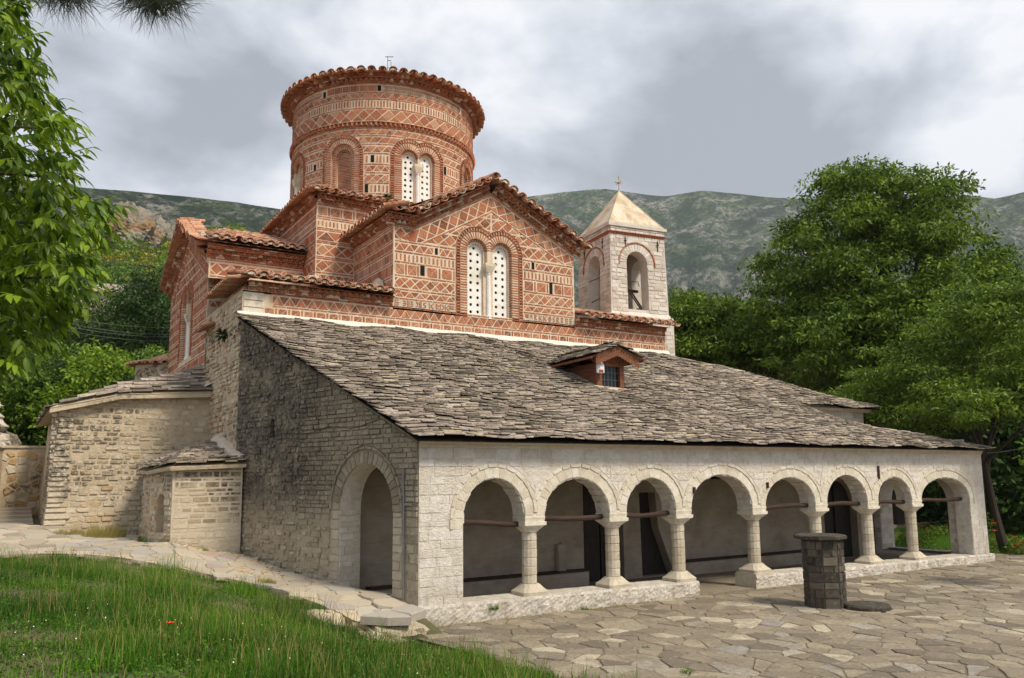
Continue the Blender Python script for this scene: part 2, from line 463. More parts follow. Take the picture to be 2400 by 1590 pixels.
# 2D convex polygon tools
def area(p): return .5 * sum(p[i][0] * p[(i + 1) % len(p)][1] - p[(i + 1) % len(p)][0] * p[i][1] for i in range(len(p)))
def ccw(p): return p if area(p) > 0 else p[::-1]
def clip(p, q, n):
    """keep the side where (x-q).n >= 0"""
    r = []; k = len(p)
    for i in range(k):
        a, b = p[i], p[(i + 1) % k]
        da = (a[0] - q[0]) * n[0] + (a[1] - q[1]) * n[1]; db = (b[0] - q[0]) * n[0] + (b[1] - q[1]) * n[1]
        if da >= 0: r.append(a)
        if (da > 0 > db) or (da < 0 < db):
            t = da / (da - db); r.append((a[0] + (b[0] - a[0]) * t, a[1] + (b[1] - a[1]) * t))
    return r
def inset(p, d):
    p = ccw(p); r = p
    for i in range(len(p)):
        a, b = p[i], p[(i + 1) % len(p)]
        ex, ey = b[0] - a[0], b[1] - a[1]; l = math.hypot(ex, ey)
        if l < 1e-6: continue
        n = (-ey / l, ex / l)
        r = clip(r, (a[0] + n[0] * d, a[1] + n[1] * d), n)
        if len(r) < 3: return []
    return r
def cent(p): return sum(x for x, y in p) / len(p), sum(y for x, y in p) / len(p)
def rect(a, b, c, d): return [(a, c), (b, c), (b, d), (a, d)]
class Arch:
    """opening: centre u, half width, bottom, spring line, rise"""
    def __init__(s, cu, hw, vb, vs, rise=None): s.cu, s.hw, s.vb, s.vs, s.ri = cu, hw, vb, vs, rise or hw
    def outline(s, n=14):
        return [(s.cu - s.hw, s.vb)] + [(s.cu + s.hw, s.vb)] + [(s.cu + s.hw * math.cos(math.pi * i / n), s.vs + s.ri * math.sin(math.pi * i / n)) for i in range(n + 1)]
    def cut(s, p):
        us = [x for x, y in p]; vs = [y for x, y in p]
        if max(us) <= s.cu - s.hw or min(us) >= s.cu + s.hw or max(vs) <= s.vb or min(vs) >= s.vs + s.ri: return p
        c = cent(p)
        if c[1] <= s.vs:
            sg = 1 if c[0] > s.cu else -1
            return clip(p, (s.cu + sg * s.hw, 0), (sg, 0))
        x, y = (c[0] - s.cu) / s.hw, (c[1] - s.vs) / s.ri; l = math.hypot(x, y) or 1e-6
        x, y = x / l, y / l
        q = (s.cu + x * s.hw, s.vs + y * s.ri); n = (x / s.hw, y / s.ri)
        return clip(p, q, n)
def inpoly(pt, poly):
    x, y = pt; c = False; j = len(poly) - 1
    for i in range(len(poly)):
        if (poly[i][1] > y) != (poly[j][1] > y) and x < (poly[j][0] - poly[i][0]) * (y - poly[i][1]) / (poly[j][1] - poly[i][1]) + poly[i][0]: c = not c
        j = i
    return c
def dens(poly, step):
    r = []
    for i in range(len(poly)):
        a, b = poly[i], poly[(i + 1) % len(poly)]
        n = max(1, int(math.hypot(b[0] - a[0], b[1] - a[1]) / step))
        for k in range(n): r.append((a[0] + (b[0] - a[0]) * k / n, a[1] + (b[1] - a[1]) * k / n))
    return r
def sheet(mb, M, outer, holes=(), n=0., step=None, tint=.5, mi=0):
    """a wall face with openings, front towards +n"""
    pts = []; edges = []
    loops = [ccw(outer)] + [ccw(h) for h in holes]
    for lp in loops:
        l2 = dens(lp, step) if step else lp
        o = len(pts); pts += l2; edges += [(o + i, o + (i + 1) % len(l2)) for i in range(len(l2))]
    if step:
        us = [p[0] for p in outer]; vs = [p[1] for p in outer]
        u = min(us) + step * .5
        while u < max(us):
            v = min(vs) + step * .7
            while v < max(vs):
                pts.append((u, v)); v += step * 2
            u += step
    V, E_, Fs, a, b, c = delaunay_2d_cdt([Vector(p) for p in pts], edges, [], 0, 1e-5)
    tris = []
    for f in Fs:
        cx = sum(V[i][0] for i in f) / len(f), sum(V[i][1] for i in f) / len(f)
        if inpoly(cx, loops[0]) and not any(inpoly(cx, h) for h in loops[1:]):
            ar = area([V[i] for i in f])
            tris.append(tuple(f) if ar > 0 else tuple(f)[::-1])
    mb.add([M(v[0], v[1], n) for v in V], tris, tint, mi)
def reveal(mb, M, poly, n0, n1, tint=.5, mi=0, skip=()):
    """side walls of an opening between depths n0 (front) and n1 (back), facing inwards"""
    poly = ccw(poly); k = len(poly)
    vs = [M(u, v, n0) for u, v in poly] + [M(u, v, n1) for u, v in poly]
    mb.add(vs, [(i, (i + 1) % k, k + (i + 1) % k, k + i) for i in range(k) if i not in skip], tint, mi)
def plane(p0, ud):
    l = math.hypot(*ud); ux, uy = ud[0] / l, ud[1] / l; nx, ny = uy, -ux; x0, y0 = p0
    return lambda u, v, n=0.: (x0 + ux * u + nx * n, y0 + uy * u + ny * n, v)
def cylm(cx, cy, R, a0):
    return lambda u, v, n=0.: (cx + (R + n) * math.cos(a0 + u / R), cy + (R + n) * math.sin(a0 + u / R), v)
def rakem(M, u0, v0, ang, flip=1):
    """s runs along a slope that starts at (u0, v0); flip=-1 runs to the left"""
    c, s_ = math.cos(ang), math.sin(ang)
    return lambda s, t, n=0.: M(u0 + flip * (s * c - t * s_), v0 + s * s_ + t * c, n)
def rk2(u0, v0, ang, flip=1):
    c, s_ = math.cos(ang), math.sin(ang)
    return lambda p: [(u0 + flip * (s * c - t * s_), v0 + s * s_ + t * c) for s, t in p]

class Pieces:
    """pieces of one thing; the largest seen become objects, the rest one mesh per kind"""
    def __init__(s): s.k = {}
    def raw(s, name, m, vs, fs, tint, ctr=None, ar=None):
        c = np.mean(np.asarray(vs), axis=0)
        s.k.setdefault(name, []).append((vs, fs, tint, m, c, ar))
    def add(s, name, M, poly, n0, n1, m, tint=None, ins=.004, mn=4e-4):
        poly = ccw(poly)
        ar = area(poly) if len(poly) > 2 else 0
        if ar < mn: return
        top = inset(poly, ins) if ins else poly
        if len(top) != len(poly): top = poly
        k = len(poly)
        vs = [M(u, v, n0) for u, v in poly] + [M(u, v, n1) for u, v in top]
        fs = [tuple(range(k, 2 * k))] + [(i, (i + 1) % k, k + (i + 1) % k, k + i) for i in range(k)]
        s.raw(name, m, vs, fs, RN.random() if tint is None else tint, None, ar)
    def flush(s, parent, cap=300, mass=None):
        for name, L_ in s.k.items():
            sc_ = []
            for i, (vs, fs, t, m, c, ar) in enumerate(L_):
                d = c - CAM; dist = float(np.linalg.norm(d))
                f = fs[0]
                a, b, cc = (np.asarray(vs[f[0]]), np.asarray(vs[f[1]]), np.asarray(vs[f[2]]))
                nrm = np.cross(b - a, cc - a); ln = np.linalg.norm(nrm) or 1
                face = -float(nrm @ d) / ln / dist
                zc = d @ FW
                px = 1200 + 1900 * (d @ RT) / max(zc, .1); py = 850 - 1900 * (d @ UP) / max(zc, .1)
                if 'tooth' in name or 'cornice' in name: face = abs(face)
                vis = zc > 0 and -20 < px < 2420 and -20 < py < 1610
                if ar is None:
                    arr = np.asarray(vs); e = arr.max(0) - arr.min(0); e = np.sort(e); ar = e[1] * e[2]; face = abs(face) + .3
                sc_.append((-(ar * max(face, 0.02 if vis else 0) / dist ** 2) if vis else 0, i))
            sc_.sort()
            pick = set(i for v, i in sc_[:cap] if v < 0 or len(L_) <= cap)
            rest = {}
            for i, (vs, fs, t, m, c, ar) in enumerate(L_):
                if i in pick:
                    mb = MB(); mb.add(vs, fs, t); mb.obj(name, m, parent)
                else:
                    rest.setdefault(0, []).append((vs, fs, t, m))
            for lst in rest.values():
                mats = []; mb = MB()
                for vs, fs, t, m in lst:
                    if m not in mats: mats.append(m)
                    mb.add(vs, fs, t, mats.index(m))
                mb.obj(name + ('es' if name.endswith('s') else 's'), mats, parent, kind='stuff')
        s.k = {}
# ------------------------------------------------------------------ brickwork patterns (in wall coordinates)
def b_course(u0, u1, v0, v1, Lb=.30, gap=.022):
    r = []; u = u0 - RN.random() * Lb * .6
    while u < u1:
        l = Lb * RN.uniform(.75, 1.25)
        a, b = max(u, u0), min(u + l, u1)
        if b - a > .05: r.append(('brick', rect(a + gap / 2, b - gap / 2, v0 + RN.uniform(0, .006), v1 - RN.uniform(0, .006)), None))
        u += l
    return r
def b_sticks(u0, u1, v0, v1, pitch=.15, wd=.06):
    r = []; n = max(1, round((u1 - u0) / pitch)); p = (u1 - u0) / n
    for i in range(n):
        c = u0 + (i + .5) * p + RN.uniform(-.008, .008); w_ = wd * RN.uniform(.8, 1.15) / 2
        a, b = v0 + RN.uniform(.005, .035), v1 - RN.uniform(.005, .035)
        r.append(('brick', [(c - w_, a), (c + w_, a), (c + w_, b - .02), (c + w_ * .4, b), (c - w_ * .4, b), (c - w_, b - .02)], None))
    return r
def b_squares(u0, u1, v0, v1, pitch=.5, bars=1, cross=1):
    r = []; n = max(1, round((u1 - u0) / pitch)); p = (u1 - u0) / n
    for i in range(n):
        a = u0 + i * p; h = v1 - v0; s = min(p * .72, h * 1.05)
        c = a + p * (.44 if bars else .5)
        q = rect(c - s / 2, c + s / 2, v0 + .015, v1 - .015); tn = RN.random()
        if cross and RN.random() < cross:
            m = cent(q)
            for k in range(4): r.append(('square_tile', inset([q[k], q[(k + 1) % 4], m], .008), tn))
        else: r.append(('square_tile', q, tn))
        if bars:
            bx = a + p * .93
            r.append(('brick', rect(bx - .028, bx + .028, v0 + .012, v1 - .012), None))
    return r
def b_diam(u0, u1, v0, v1, pitch=None, m=.048):
    r = []; h = v1 - v0; pitch = pitch or h * 1.05; n = max(1, round((u1 - u0) / pitch)); p = (u1 - u0) / n; mid = (v0 + v1) / 2
    for i in range(n):
        c = u0 + (i + .5) * p
        r.append(('diamond_tile', inset([(c - p / 2, mid), (c, v0), (c + p / 2, mid), (c, v1)], m / 2), None))
    for i in range(n + 1):
        c = u0 + i * p
        for s_, (va, vb) in enumerate(((v0, mid), (v1, mid))):
            tri = [(max(c - p / 2, u0), va), (min(c + p / 2, u1), va), (c, vb)]
            r.append(('triangle_tile', inset(tri, m / 2 * .9), None))
    return r
def b_zig(u0, u1, v0, v1, pitch=None, m=.042, split=0):
    r = []; h = v1 - v0; pitch = pitch or h * 1.25; n = max(1, round((u1 - u0) / pitch)); p = (u1 - u0) / n
    for i in range(n + 1):
        for base, tip, o in ((v0, v1, .5), (v1, v0, 0)):
            if o == .5 and i == n: continue
            c = u0 + (i + o) * p; tri = inset([(max(u0, c - p / 2), base), (min(u1, c + p / 2), base), (c, tip)], m / 2)
            if len(tri) < 3: continue
            if split and RN.random() < .7:
                r.append(('triangle_tile', clip(tri, (c - .006, 0), (-1, 0)), None)); r.append(('triangle_tile', clip(tri, (c + .006, 0), (1, 0)), None))
            else: r.append(('triangle_tile', tri, None))
    return r
def b_herring(u0, u1, v0, v1, pitch=.085):
    r = []; u = u0; mid = (v0 + v1) / 2; w_ = .042; dx_ = (v1 - v0) * .42
    while u < u1 - dx_ - w_:
        r.append(('brick', [(u, v0 + .01), (u + w_, v0 + .01), (u + dx_ + w_, mid - .012), (u + dx_, mid - .012)], None))
        r.append(('brick', [(u + dx_, mid + .012), (u + dx_ + w_, mid + .012), (u + w_, v1 - .01), (u, v1 - .01)], None)); u += pitch
    return r
def put(P, M, items, ex=(), clips=(), tf=None, n1=.012):
    for name, p, t in items:
        if len(p) < 3: continue
        if tf: p = tf(p)
        for q, n in clips:
            p = clip(p, q, n)
            if len(p) < 3: break
        if len(p) < 3: continue
        p = ccw(p)
        for a in ex:
            if isinstance(a, Arch): p = a.cut(p)
            else:  # rectangular putlog hole (u0,u1,v0,v1)
                c = cent(p)
                if a[0] < c[0] < a[1] and a[2] < c[1] < a[3]: p = []
            if len(p) < 3: break
        if len(p) < 3: continue
        P.add(name, M, p, -.012, n1 + RN.uniform(-.003, .006), BRICK, t, ins=.003)
def bands(P, M, u0, u1, spec, ex=(), clips=()):
    """spec: list of (kind, v0, v1, options); the span is split around openings"""
    for sp in spec:
        k, v0, v1 = sp[:3]; o = sp[3] if len(sp) > 3 else {}
        segs = [(u0, u1)]
        for a in ex:
            if isinstance(a, Arch):
                l, r = a.cu - a.hw, a.cu + a.hw
                if v1 <= a.vb or v0 >= a.vs + a.ri * .6: continue
                if v0 > a.vs:
                    q = 1 - ((v0 - a.vs) / a.ri) ** 2; l, r = a.cu - a.hw * math.sqrt(max(0, q)) * .9, a.cu + a.hw * math.sqrt(max(0, q)) * .9
            else:
                l, r = a[0] - .03, a[1] + .03
                if v1 <= a[2] + .02 or v0 >= a[3] - .02 : continue
            s2 = []
            for x, y in segs:
                if r <= x or l >= y: s2.append((x, y)); continue
                if l - x > .08: s2.append((x, l))
                if y - r > .08: s2.append((r, y))
            segs = s2
        fn = dict(c=b_course, s=b_sticks, q=b_squares, d=b_diam, z=b_zig, h=b_herring)[k]
        for x, y in segs: put(P, M, fn(x + .015, y - .015, v0, v1, **o), ex, clips)

def radial(P, M, a, r0, r1, n0, n1, pitch=.088, wd=.045, name='voussoir_brick', half=None, jamb=True, vb=None, sides=(1, 1)):
    """bricks set round an arch (r0..r1 beyond the opening) and down its jambs"""
    cu, vs = a.cu, a.vs; ns = int(math.pi * (r0 + r1) / 2 / pitch)
    for i in range(ns):
        q = math.pi * (i + .5) / ns
        if half is not None:   # inner arch of a pair: stop at the line between the two
            if (cu + r1 * math.cos(q) - half[0]) * half[1] < 0: 
                if (cu + r0 * math.cos(q) - half[0]) * half[1] < 0.0: continue
        d = (math.cos(q), math.sin(q)); t = (-d[1], d[0]); w_ = wd * RN.uniform(.8, 1.15) / 2
        rr1 = r1
        if half is not None and (cu + r1 * d[0] - half[0]) * half[1] < 0: rr1 = abs((half[0] - cu) / d[0]) - .01
        if rr1 - r0 < .04: continue
        p = [(cu + d[0] * r0 - t[0] * w_, vs + d[1] * r0 - t[1] * w_), (cu + d[0] * rr1 - t[0] * w_, vs + d[1] * rr1 - t[1] * w_),
             (cu + d[0] * rr1 + t[0] * w_, vs + d[1] * rr1 + t[1] * w_), (cu + d[0] * r0 + t[0] * w_, vs + d[1] * r0 + t[1] * w_)]
        P.add(name, M, p, n0, n1 + RN.uniform(-.003, .006), BRICK, None, ins=.003)
    if jamb:
        v = (a.vb if vb is None else vb) + .04
        while v < vs:
            w_ = wd * RN.uniform(.8, 1.15) / 2
            for sg in (-1, 1):
                if not sides[0 if sg < 0 else 1]: continue
                x0, x1 = cu + sg * r0, cu + sg * (r1 + RN.uniform(-.01, .01))
                P.add(name, M, rect(min(x0, x1), max(x0, x1), v - w_, v + w_), n0, n1 + RN.uniform(-.003, .006), BRICK, None, ins=.003)
            v += pitch
def teeth_along(P, M, pts, nrm2, wd, n0, n1, pitch=.1, name='dogtooth_brick'):
    """saw tooth bricks along a line of wall points; nrm2(i) gives the width direction"""
    # resample
    seg = [0]
    for i in range(1, len(pts)): seg.append(seg[-1] + math.hypot(pts[i][0] - pts[i - 1][0], pts[i][1] - pts[i - 1][1]))
    n = int(seg[-1] / pitch)
    for k in range(n):
        s0 = k * seg[-1] / n; s1 = (k + .86) * seg[-1] / n
        def at(s):
            for i in range(1, len(pts)):
                if seg[i] >= s - 1e-9:
                    t = (s - seg[i - 1]) / max(1e-9, seg[i] - seg[i - 1])
                    return (pts[i - 1][0] + (pts[i][0] - pts[i - 1][0]) * t, pts[i - 1][1] + (pts[i][1] - pts[i - 1][1]) * t), i
            return pts[-1], len(pts) - 1
        (a, i), (b, j) = at(s0), at(s1)
        dx_, dy_ = b[0] - a[0], b[1] - a[1]; l = math.hypot(dx_, dy_) or 1e-6
        nn = (-dy_ / l * wd, dx_ / l * wd); m = ((a[0] + b[0]) / 2, (a[1] + b[1]) / 2)
        vs = [M(a[0], a[1], n0), M(b[0], b[1], n0), M(m[0], m[1], n1), M(a[0] + nn[0], a[1] + nn[1], n0), M(b[0] + nn[0], b[1] + nn[1], n0), M(m[0] + nn[0], m[1] + nn[1], n1)]
        P.raw(name, BRICK, vs, [(0, 2, 5, 3), (2, 1, 4, 5), (0, 1, 2), (3, 5, 4)], RN.random(), None, l * wd * 1.4)
def arcpts(a, r, n=16, lo=0., hi=math.pi, legs=(True, True)):
    p = []
    if legs[1]: p.append((a.cu + r, a.vb))
    p += [(a.cu + r * math.cos(lo + (hi - lo) * i / n), a.vs + r * math.sin(lo + (hi - lo) * i / n)) for i in range(n + 1)]
    if legs[0]: p.append((a.cu - r, a.vb))
    return p
def slab(parent, M, a, n, rows, holes_r=.058):
    """white pierced stone slab"""
    hs = []
    du = a.hw * .44; top = a.vs + a.hw * .55
    hs.append((a.cu - .02, top))
    for i in range(rows):
        v = top - .22 - i * (top - .22 - a.vb - .22) / (rows - 1)
        for s_ in (-1, 1): hs.append((a.cu + s_ * du, v + RN.uniform(-.012, .012)))
    polys = [[(u + holes_r * math.cos(q * math.pi / 5), v + holes_r * math.sin(q * math.pi / 5)) for q in range(10)] for u, v in hs]
    mb = MB(); o = a.outline(12)
    sheet(mb, M, o, polys, n)
    for p in polys: reveal(mb, M, p, n, n - .06)
    sl = mb.obj('window_slab', MARBLE, parent)
    mb = MB(); q = [(u, v) for u, v in ccw(o)]; mb.add([M(u, v, n - .075) for u, v in q], [tuple(range(len(q)))], .5)
    mb.obj('dark_backing', VOID, sl)
def bifora(P, parent, M, cu, vb, vs, sp=.5, hole=.40, ho=.66, tooth=.82, sl=.31, rows=9, colz=None, back=None, name='twin_window'):
    """paired arched window: dog tooth border, brick ring, stepped reveal, two pierced slabs and a colonnette"""
    A = [Arch(cu - sp, hole, vb, vs), Arch(cu + sp, hole, vb, vs)]
    top = colz[1]
    outline = [(cu - sp - hole, vb), (cu + sp + hole, vb)]
    outline += [(cu + sp + hole * math.cos(math.pi * i / 12), vs + hole * math.sin(math.pi * i / 12)) for i in range(12)]
    g = sp - hole
    outline += [(cu + g, vs), (cu + g, top), (cu - g, top), (cu - g, vs)]
    outline += [(cu - sp + hole * math.cos(math.pi * i / 12), vs + hole * math.sin(math.pi * i / 12)) for i in range(1, 13)]
    hole_poly = ccw(outline)
    # reveals and the stepped inner face
    mb = MB(); d1 = -.13; d2 = -.25
    reveal(mb, M, hole_poly, 0, d1)
    B = [Arch(a.cu, sl, vb + .02, vs - .06) for a in A]
    sheet(mb, M, hole_poly, [b.outline(12) for b in B], d1)
    for b in B: reveal(mb, M, b.outline(12), d1, d2)
    wobj = mb.obj('window_reveal', MORTAR, parent)
    for b in B: slab(parent, M, b, d2 + .035, rows)
    for i, a in enumerate(A):
        half = (cu, -1 if i == 0 else 1)
        sd_ = (1, 0) if i == 0 else (0, 1)
        radial(P, M, a, hole - .012, ho, d1, .014, half=half, sides=sd_)
        radial(P, M, a, sl + .01, hole - .02, d1 - .02, d1 + .012, pitch=.085, wd=.042, half=None, sides=sd_)
        q0 = math.acos(max(-1, min(1, (sp) / ((ho + tooth) / 2))))
        if i == 0: pts = arcpts(a, ho + .03, 16, q0, math.pi, (True, False))
        else: pts = arcpts(a, ho + .03, 16, 0, math.pi - q0, (False, True))
        teeth_along(P, M, pts[::-1], None, tooth - ho - .06, .0, .05)
        for rr in (ho + .012, tooth - .012):   # thin brick lines on both sides of the teeth
            q1 = math.acos(max(-1, min(1, sp / rr)))
            pp = arcpts(a, rr, 14, q1, math.pi, (True, False)) if i == 0 else arcpts(a, rr, 14, 0, math.pi - q1, (False, True))
            line_bricks(P, M, pp, .026, .03)
    # colonnette with capital and the brick pier it carries
    zc0, zc1 = colz
    mb = MB(); cb = d1 + .02; r = .085
    for (z0, z1, r0, r1) in ((vb, vb + .13, .15, .11), (vb + .13, zc0 - .05, r, r * .92), (zc0 - .05, zc0, r * 1.15, r * 1.15)):
        k = 10; ring = lambda rr, z: [(cu + rr * math.cos(2 * math.pi * i / k), z, cb + rr * math.sin(2 * math.pi * i / k)) for i in range(k)]
        vs_ = [M(*p) for p in ring(r0, z0) + ring(r1, z1)]
        mb.add(vs_, [(k + i, k + (i + 1) % k, (i + 1) % k, i) for i in range(k)] + [tuple(range(k - 1, -1, -1)), tuple(range(k, 2 * k))], .8)
    mb.obj('colonnette', MARBLE, parent)
    mb = MB()
    lo = [(cu - .1, zc0, cb - .09), (cu + .1, zc0, cb - .09), (cu + .1, zc0, cb + .1), (cu - .1, zc0, cb + .1)]
    mi_ = [(cu - .2, zc1 - .09, cb - .12), (cu + .2, zc1 - .09, cb - .12), (cu + .2, zc1 - .09, cb + .17), (cu - .2, zc1 - .09, cb + .17)]
    hi = [(x, zc1, z) for x, y, z in mi_]
    mb.add([M(*p) for p in lo + mi_ + hi], [(3, 2, 6, 7), (2, 1, 5, 6), (0, 3, 7, 4), (7, 6, 10, 11), (6, 5, 9, 10), (4, 7, 11, 8), (8, 11, 10, 9), (0, 1, 2, 3)], .3)
    mb.obj('capital', RING, parent)
    P.add('pier_brick', M, rect(cu - g * .8, cu + g * .8, zc1, vs), d1, -.02, BRICK, .5)
    return hole_poly, [Arch(cu - sp, tooth + .02, vb, vs), Arch(cu + sp, tooth + .02, vb, vs)]
def line_bricks(P, M, pts, wd, n1, Lb=.24):
    for i in range(len(pts) - 1):
        a, b = pts[i], pts[i + 1]; l = math.hypot(b[0] - a[0], b[1] - a[1]); k = max(1, int(l / Lb))
        for j in range(k):
            p = (a[0] + (b[0] - a[0]) * (j + .03) / k, a[1] + (b[1] - a[1]) * (j + .03) / k); q = (a[0] + (b[0] - a[0]) * (j + .96) / k, a[1] + (b[1] - a[1]) * (j + .96) / k)
            dx_, dy_ = (q[0] - p[0]), (q[1] - p[1]); m = math.hypot(dx_, dy_) or 1; nx, ny = -dy_ / m * wd / 2, dx_ / m * wd / 2
            P.add('brick', M, [(p[0] - nx, p[1] - ny), (q[0] - nx, q[1] - ny), (q[0] + nx, q[1] + ny), (p[0] + nx, p[1] + ny)], -.01, n1, BRICK, None, ins=.002)
def blind(P, parent, M, cu, vb, vs, hw=.36, st=.52, ho=.74, tooth=.90):
    A = Arch(cu, st, vb, vs); B = Arch(cu, hw, vb + .02, vs - .04)
    mb = MB(); reveal(mb, M, A.outline(12), 0, -.13); sheet(mb, M, A.outline(12), [B.outline(12)], -.13)
    reveal(mb, M, B.outline(12), -.13, -.3); o = B.outline(12); o = ccw(o); mb.add([M(u, v, -.3) for u, v in o], [tuple(range(len(o)))])
    mb.obj('niche_reveal', MORTAR, parent)
    radial(P, M, A, st - .012, ho, -.13, .014); radial(P, M, B, hw - .01, st - .02, -.22, -.118, pitch=.085, wd=.042)
    teeth_along(P, M, arcpts(A, ho + .03)[::-1], None, tooth - ho - .06, 0, .05)
    for rr in (ho + .012, tooth - .012): line_bricks(P, M, arcpts(A, rr), .026, .03)
    v = vb + .05
    while v < vs + hw:
        hh = hw if v < vs else math.sqrt(max(0, hw * hw - (v - vs + .04) ** 2))
        u = cu - hh + .02
        while u < cu + hh - .05:
            l = RN.uniform(.16, .3); e = min(u + l, cu + hh - .01)
            P.add('niche_brick', M, rect(u, e - .015, v, v + .04), -.31, -.285, BRICK, None); u = e
        v += .066
    return A.outline(12), [Arch(cu, tooth + .02, vb, vs)]

# ------------------------------------------------------------------ cornices and tiles
def cornice(P, Ms, s0, s1, t0, rows=None, scale=1., mt=None, closed=False):
    """rows of plain and saw tooth bricks stepping outwards; Ms(s,t,n)"""
    t = t0; prev = 0.0
    rows = rows or [('c', .04, .05), ('t', .125, .17), ('c', .045, .15), ('t', .125, .28), ('c', .045, .30)]
    for k, h, o in rows:
        h *= scale; o *= scale
        mb = MB(); 
        back = o if k == 'c' else prev
        if k == 'c':
            s = s0
            while s < s1 - 1e-6:
                e = min(s + RN.uniform(.22, .34), s1)
                vs = [Ms(x, y, z) for z in (-.02, o + RN.uniform(-.006, .004)) for y in (t, t + h - .004) for x in (s + .006, e - .006)]
                P.raw('cornice_brick', MORTAR if RN.random() < .16 else BRICK, vs, [(4, 5, 7, 6), (0, 4, 6, 2), (1, 3, 7, 5), (2, 6, 7, 3), (0, 1, 5, 4)], RN.random() * .8, None, (e - s) * (h + .04))
                s = e
        else:
            n = max(1, int((s1 - s0) / (.19 * scale))); p = (s1 - s0) / n
            for i in range(n):
                a = s0 + i * p; b = a + p; m = (a + b) / 2
                a += .012; b -= .012
                vs = [Ms(a, t + .012, prev - .02), Ms(b, t + .012, prev - .02), Ms(m, t + .012, o), Ms(a, t + h - .012, prev - .02), Ms(b, t + h - .012, prev - .02), Ms(m, t + h - .012, o)]
                P.raw('dogtooth_brick', MORTAR if RN.random() < .14 else BRICK, vs, [(0, 2, 5, 3), (2, 1, 4, 5), (0, 1, 2), (3, 5, 4)], RN.random() * .95, None, p * (h + .05))
            # the dark bed behind the teeth
        mb2 = CORN
        vs = [Ms(s0 + (s1 - s0) * i / 24, y, z) for i in range(25) for y, z in ((t, max(prev - .035, 0.005)), (t + h, max(prev - .035, .005)), (t + h, max(o - .045, 0)))]
        fs = []
        for i in range(24):
            a = i * 3; fs += [(a, a + 3, a + 4, a + 1), (a + 1, a + 4, a + 5, a + 2)]
        mb2.add(vs, fs, .3)
        t += h; prev = o
    return t, prev
CORN = MB()
def barrel(P, name, M, s, t0, t1, n0, n1, r, up=True, th=.016, m=None, tint=None):
    """half round tile; axis along n from n0 (upper) to n1 (lower end); t0/t1 heights"""
    k = 6; vs = []
    r0 = r * (.9 if up else 1.0); r1 = r * (1.0 if up else .92)
    for (tt, nn, rr) in ((t0, n0, r0), (t1, n1, r1)):
        for q in (rr, rr - th):
            for i in range(k + 1):
                a = math.pi * i / k
                c, s_ = math.cos(a) * q, math.sin(a) * q * .85
                vs.append(M(s - c, tt + (s_ if up else -s_), nn))
    K = k + 1; fs = []
    for i in range(k):
        fs.append((i, 2 * K + i, 2 * K + i + 1, i + 1)); fs.append((K + i, K + i + 1, 3 * K + i + 1, 3 * K + i))
        fs.append((2 * K + i, 3 * K + i, 3 * K + i + 1, 2 * K + i + 1))
    fs += [(0, K, 3 * K, 2 * K), (k, 2 * K + k, 3 * K + k, K + k)]
    P.raw(name, m or TILE, vs, fs, RN.random() if tint is None else tint, None, 2 * r * abs(n1 - n0) * .5)
def tiles(P, M, s0, s1, n0, n1, t0=0., slope=0., pitch=.30, Lt=.38, jit=.012, end_mortar=True, bed=None, trim=None):
    """covered field of cover and pan tiles; n grows down the slope; t = t0 - slope*(n-n0)"""
    nr = max(1, round((n1 - n0) / Lt)); Lr = (n1 - n0) / nr; cnt = max(1, round((s1 - s0) / pitch)); p = (s1 - s0) / cnt; r = p * .40
    T = lambda n: t0 - slope * (n - n0)
    for j in range(nr):
        a = n0 + j * Lr; b = a + Lr + .05
        for i in range(cnt):
            c = s0 + (i + .5) * p + RN.uniform(-jit, jit)
            if trim and not trim(c, (a + b) / 2): continue
            dj = RN.uniform(-.02, .02) if j == nr - 1 else 0
            barrel(P, 'roof_tile', M, c, T(a) + .03 + r * .35, T(b) + .045 + r * .35 + RN.uniform(-jit, jit), a, b + dj, r, True)
            if i < cnt - 1 or True:
                barrel(P, 'pan_tile', M, c + p / 2, T(a) + r * .75, T(b) + r * .75 + .01 + RN.uniform(-jit, jit) * .5, a, b + dj + .02, r, False)
            if j == nr - 1 and end_mortar:
                # mortar packed under the cover tile end
                vs = [M(c + r * .8 * math.cos(math.pi * q / 5) * -1, T(b) + .035 + r * .35 + r * .62 * math.sin(math.pi * q / 5), b - .05) for q in range(6)]
                if RN.random() < end_mortar: PMORT.add(vs, [tuple(range(5, -1, -1))], .5)
PMORT = MB()
# ------------------------------------------------------------------ the church
CX, CYD = 5.95, 16.55
ch = empty('church', (6.1, 12.0, 0), 'tall red brick Byzantine church with round drum dome and tiled gables', 'church')
P = Pieces()

# drum -----------------------------------------------------------
DR = 3.98
M = cylm(CX, CYD, DR, rad(-92))
circ = 2 * math.pi * DR
holes = []; ex = []
pw = circ / 8
vis0, vis1 = -circ * .34, circ * .28
for k in range(-4, 4):
    cu = k * pw
    if k % 2 == 0:
        if -3 <= k <= 2:
            h, e = bifora(P, ch, M, cu, 13.78, 15.86, sp=.39, hole=.345, ho=.62, tooth=.78, sl=.27, rows=8, colz=(15.28, 15.62))
            holes.append(h); ex += e
    elif -3 <= k <= 2:
        h, e = blind(P, ch, M, cu, 13.7, 15.88)
        holes.append(h); ex += e
mb = MB()
h2 = [h for h in holes]
sheet(mb, M, [(-circ / 2 , 12.2), (circ / 2, 12.2), (circ / 2, 18.95), (-circ / 2, 18.95)], h2, 0, step=.35)
mb.obj('drum_wall', MORTAR, ch)
put_h = []
for a_, v0, v1 in ((-115.6, 18.56, 18.8), (-119.0, 15.55, 15.85), (-122.2, 14.3, 14.65), (-73.5, 15.5, 15.85), (-150, 18.5, 18.75), (-156.5, 15.5, 15.75)):
    u = (a_ + 92) * math.pi / 180 * DR; put_h.append((u - .07, u + .07, v0, v1))
u0, u1 = vis0, vis1
ub = (-115 + 92) * math.pi / 180 * DR
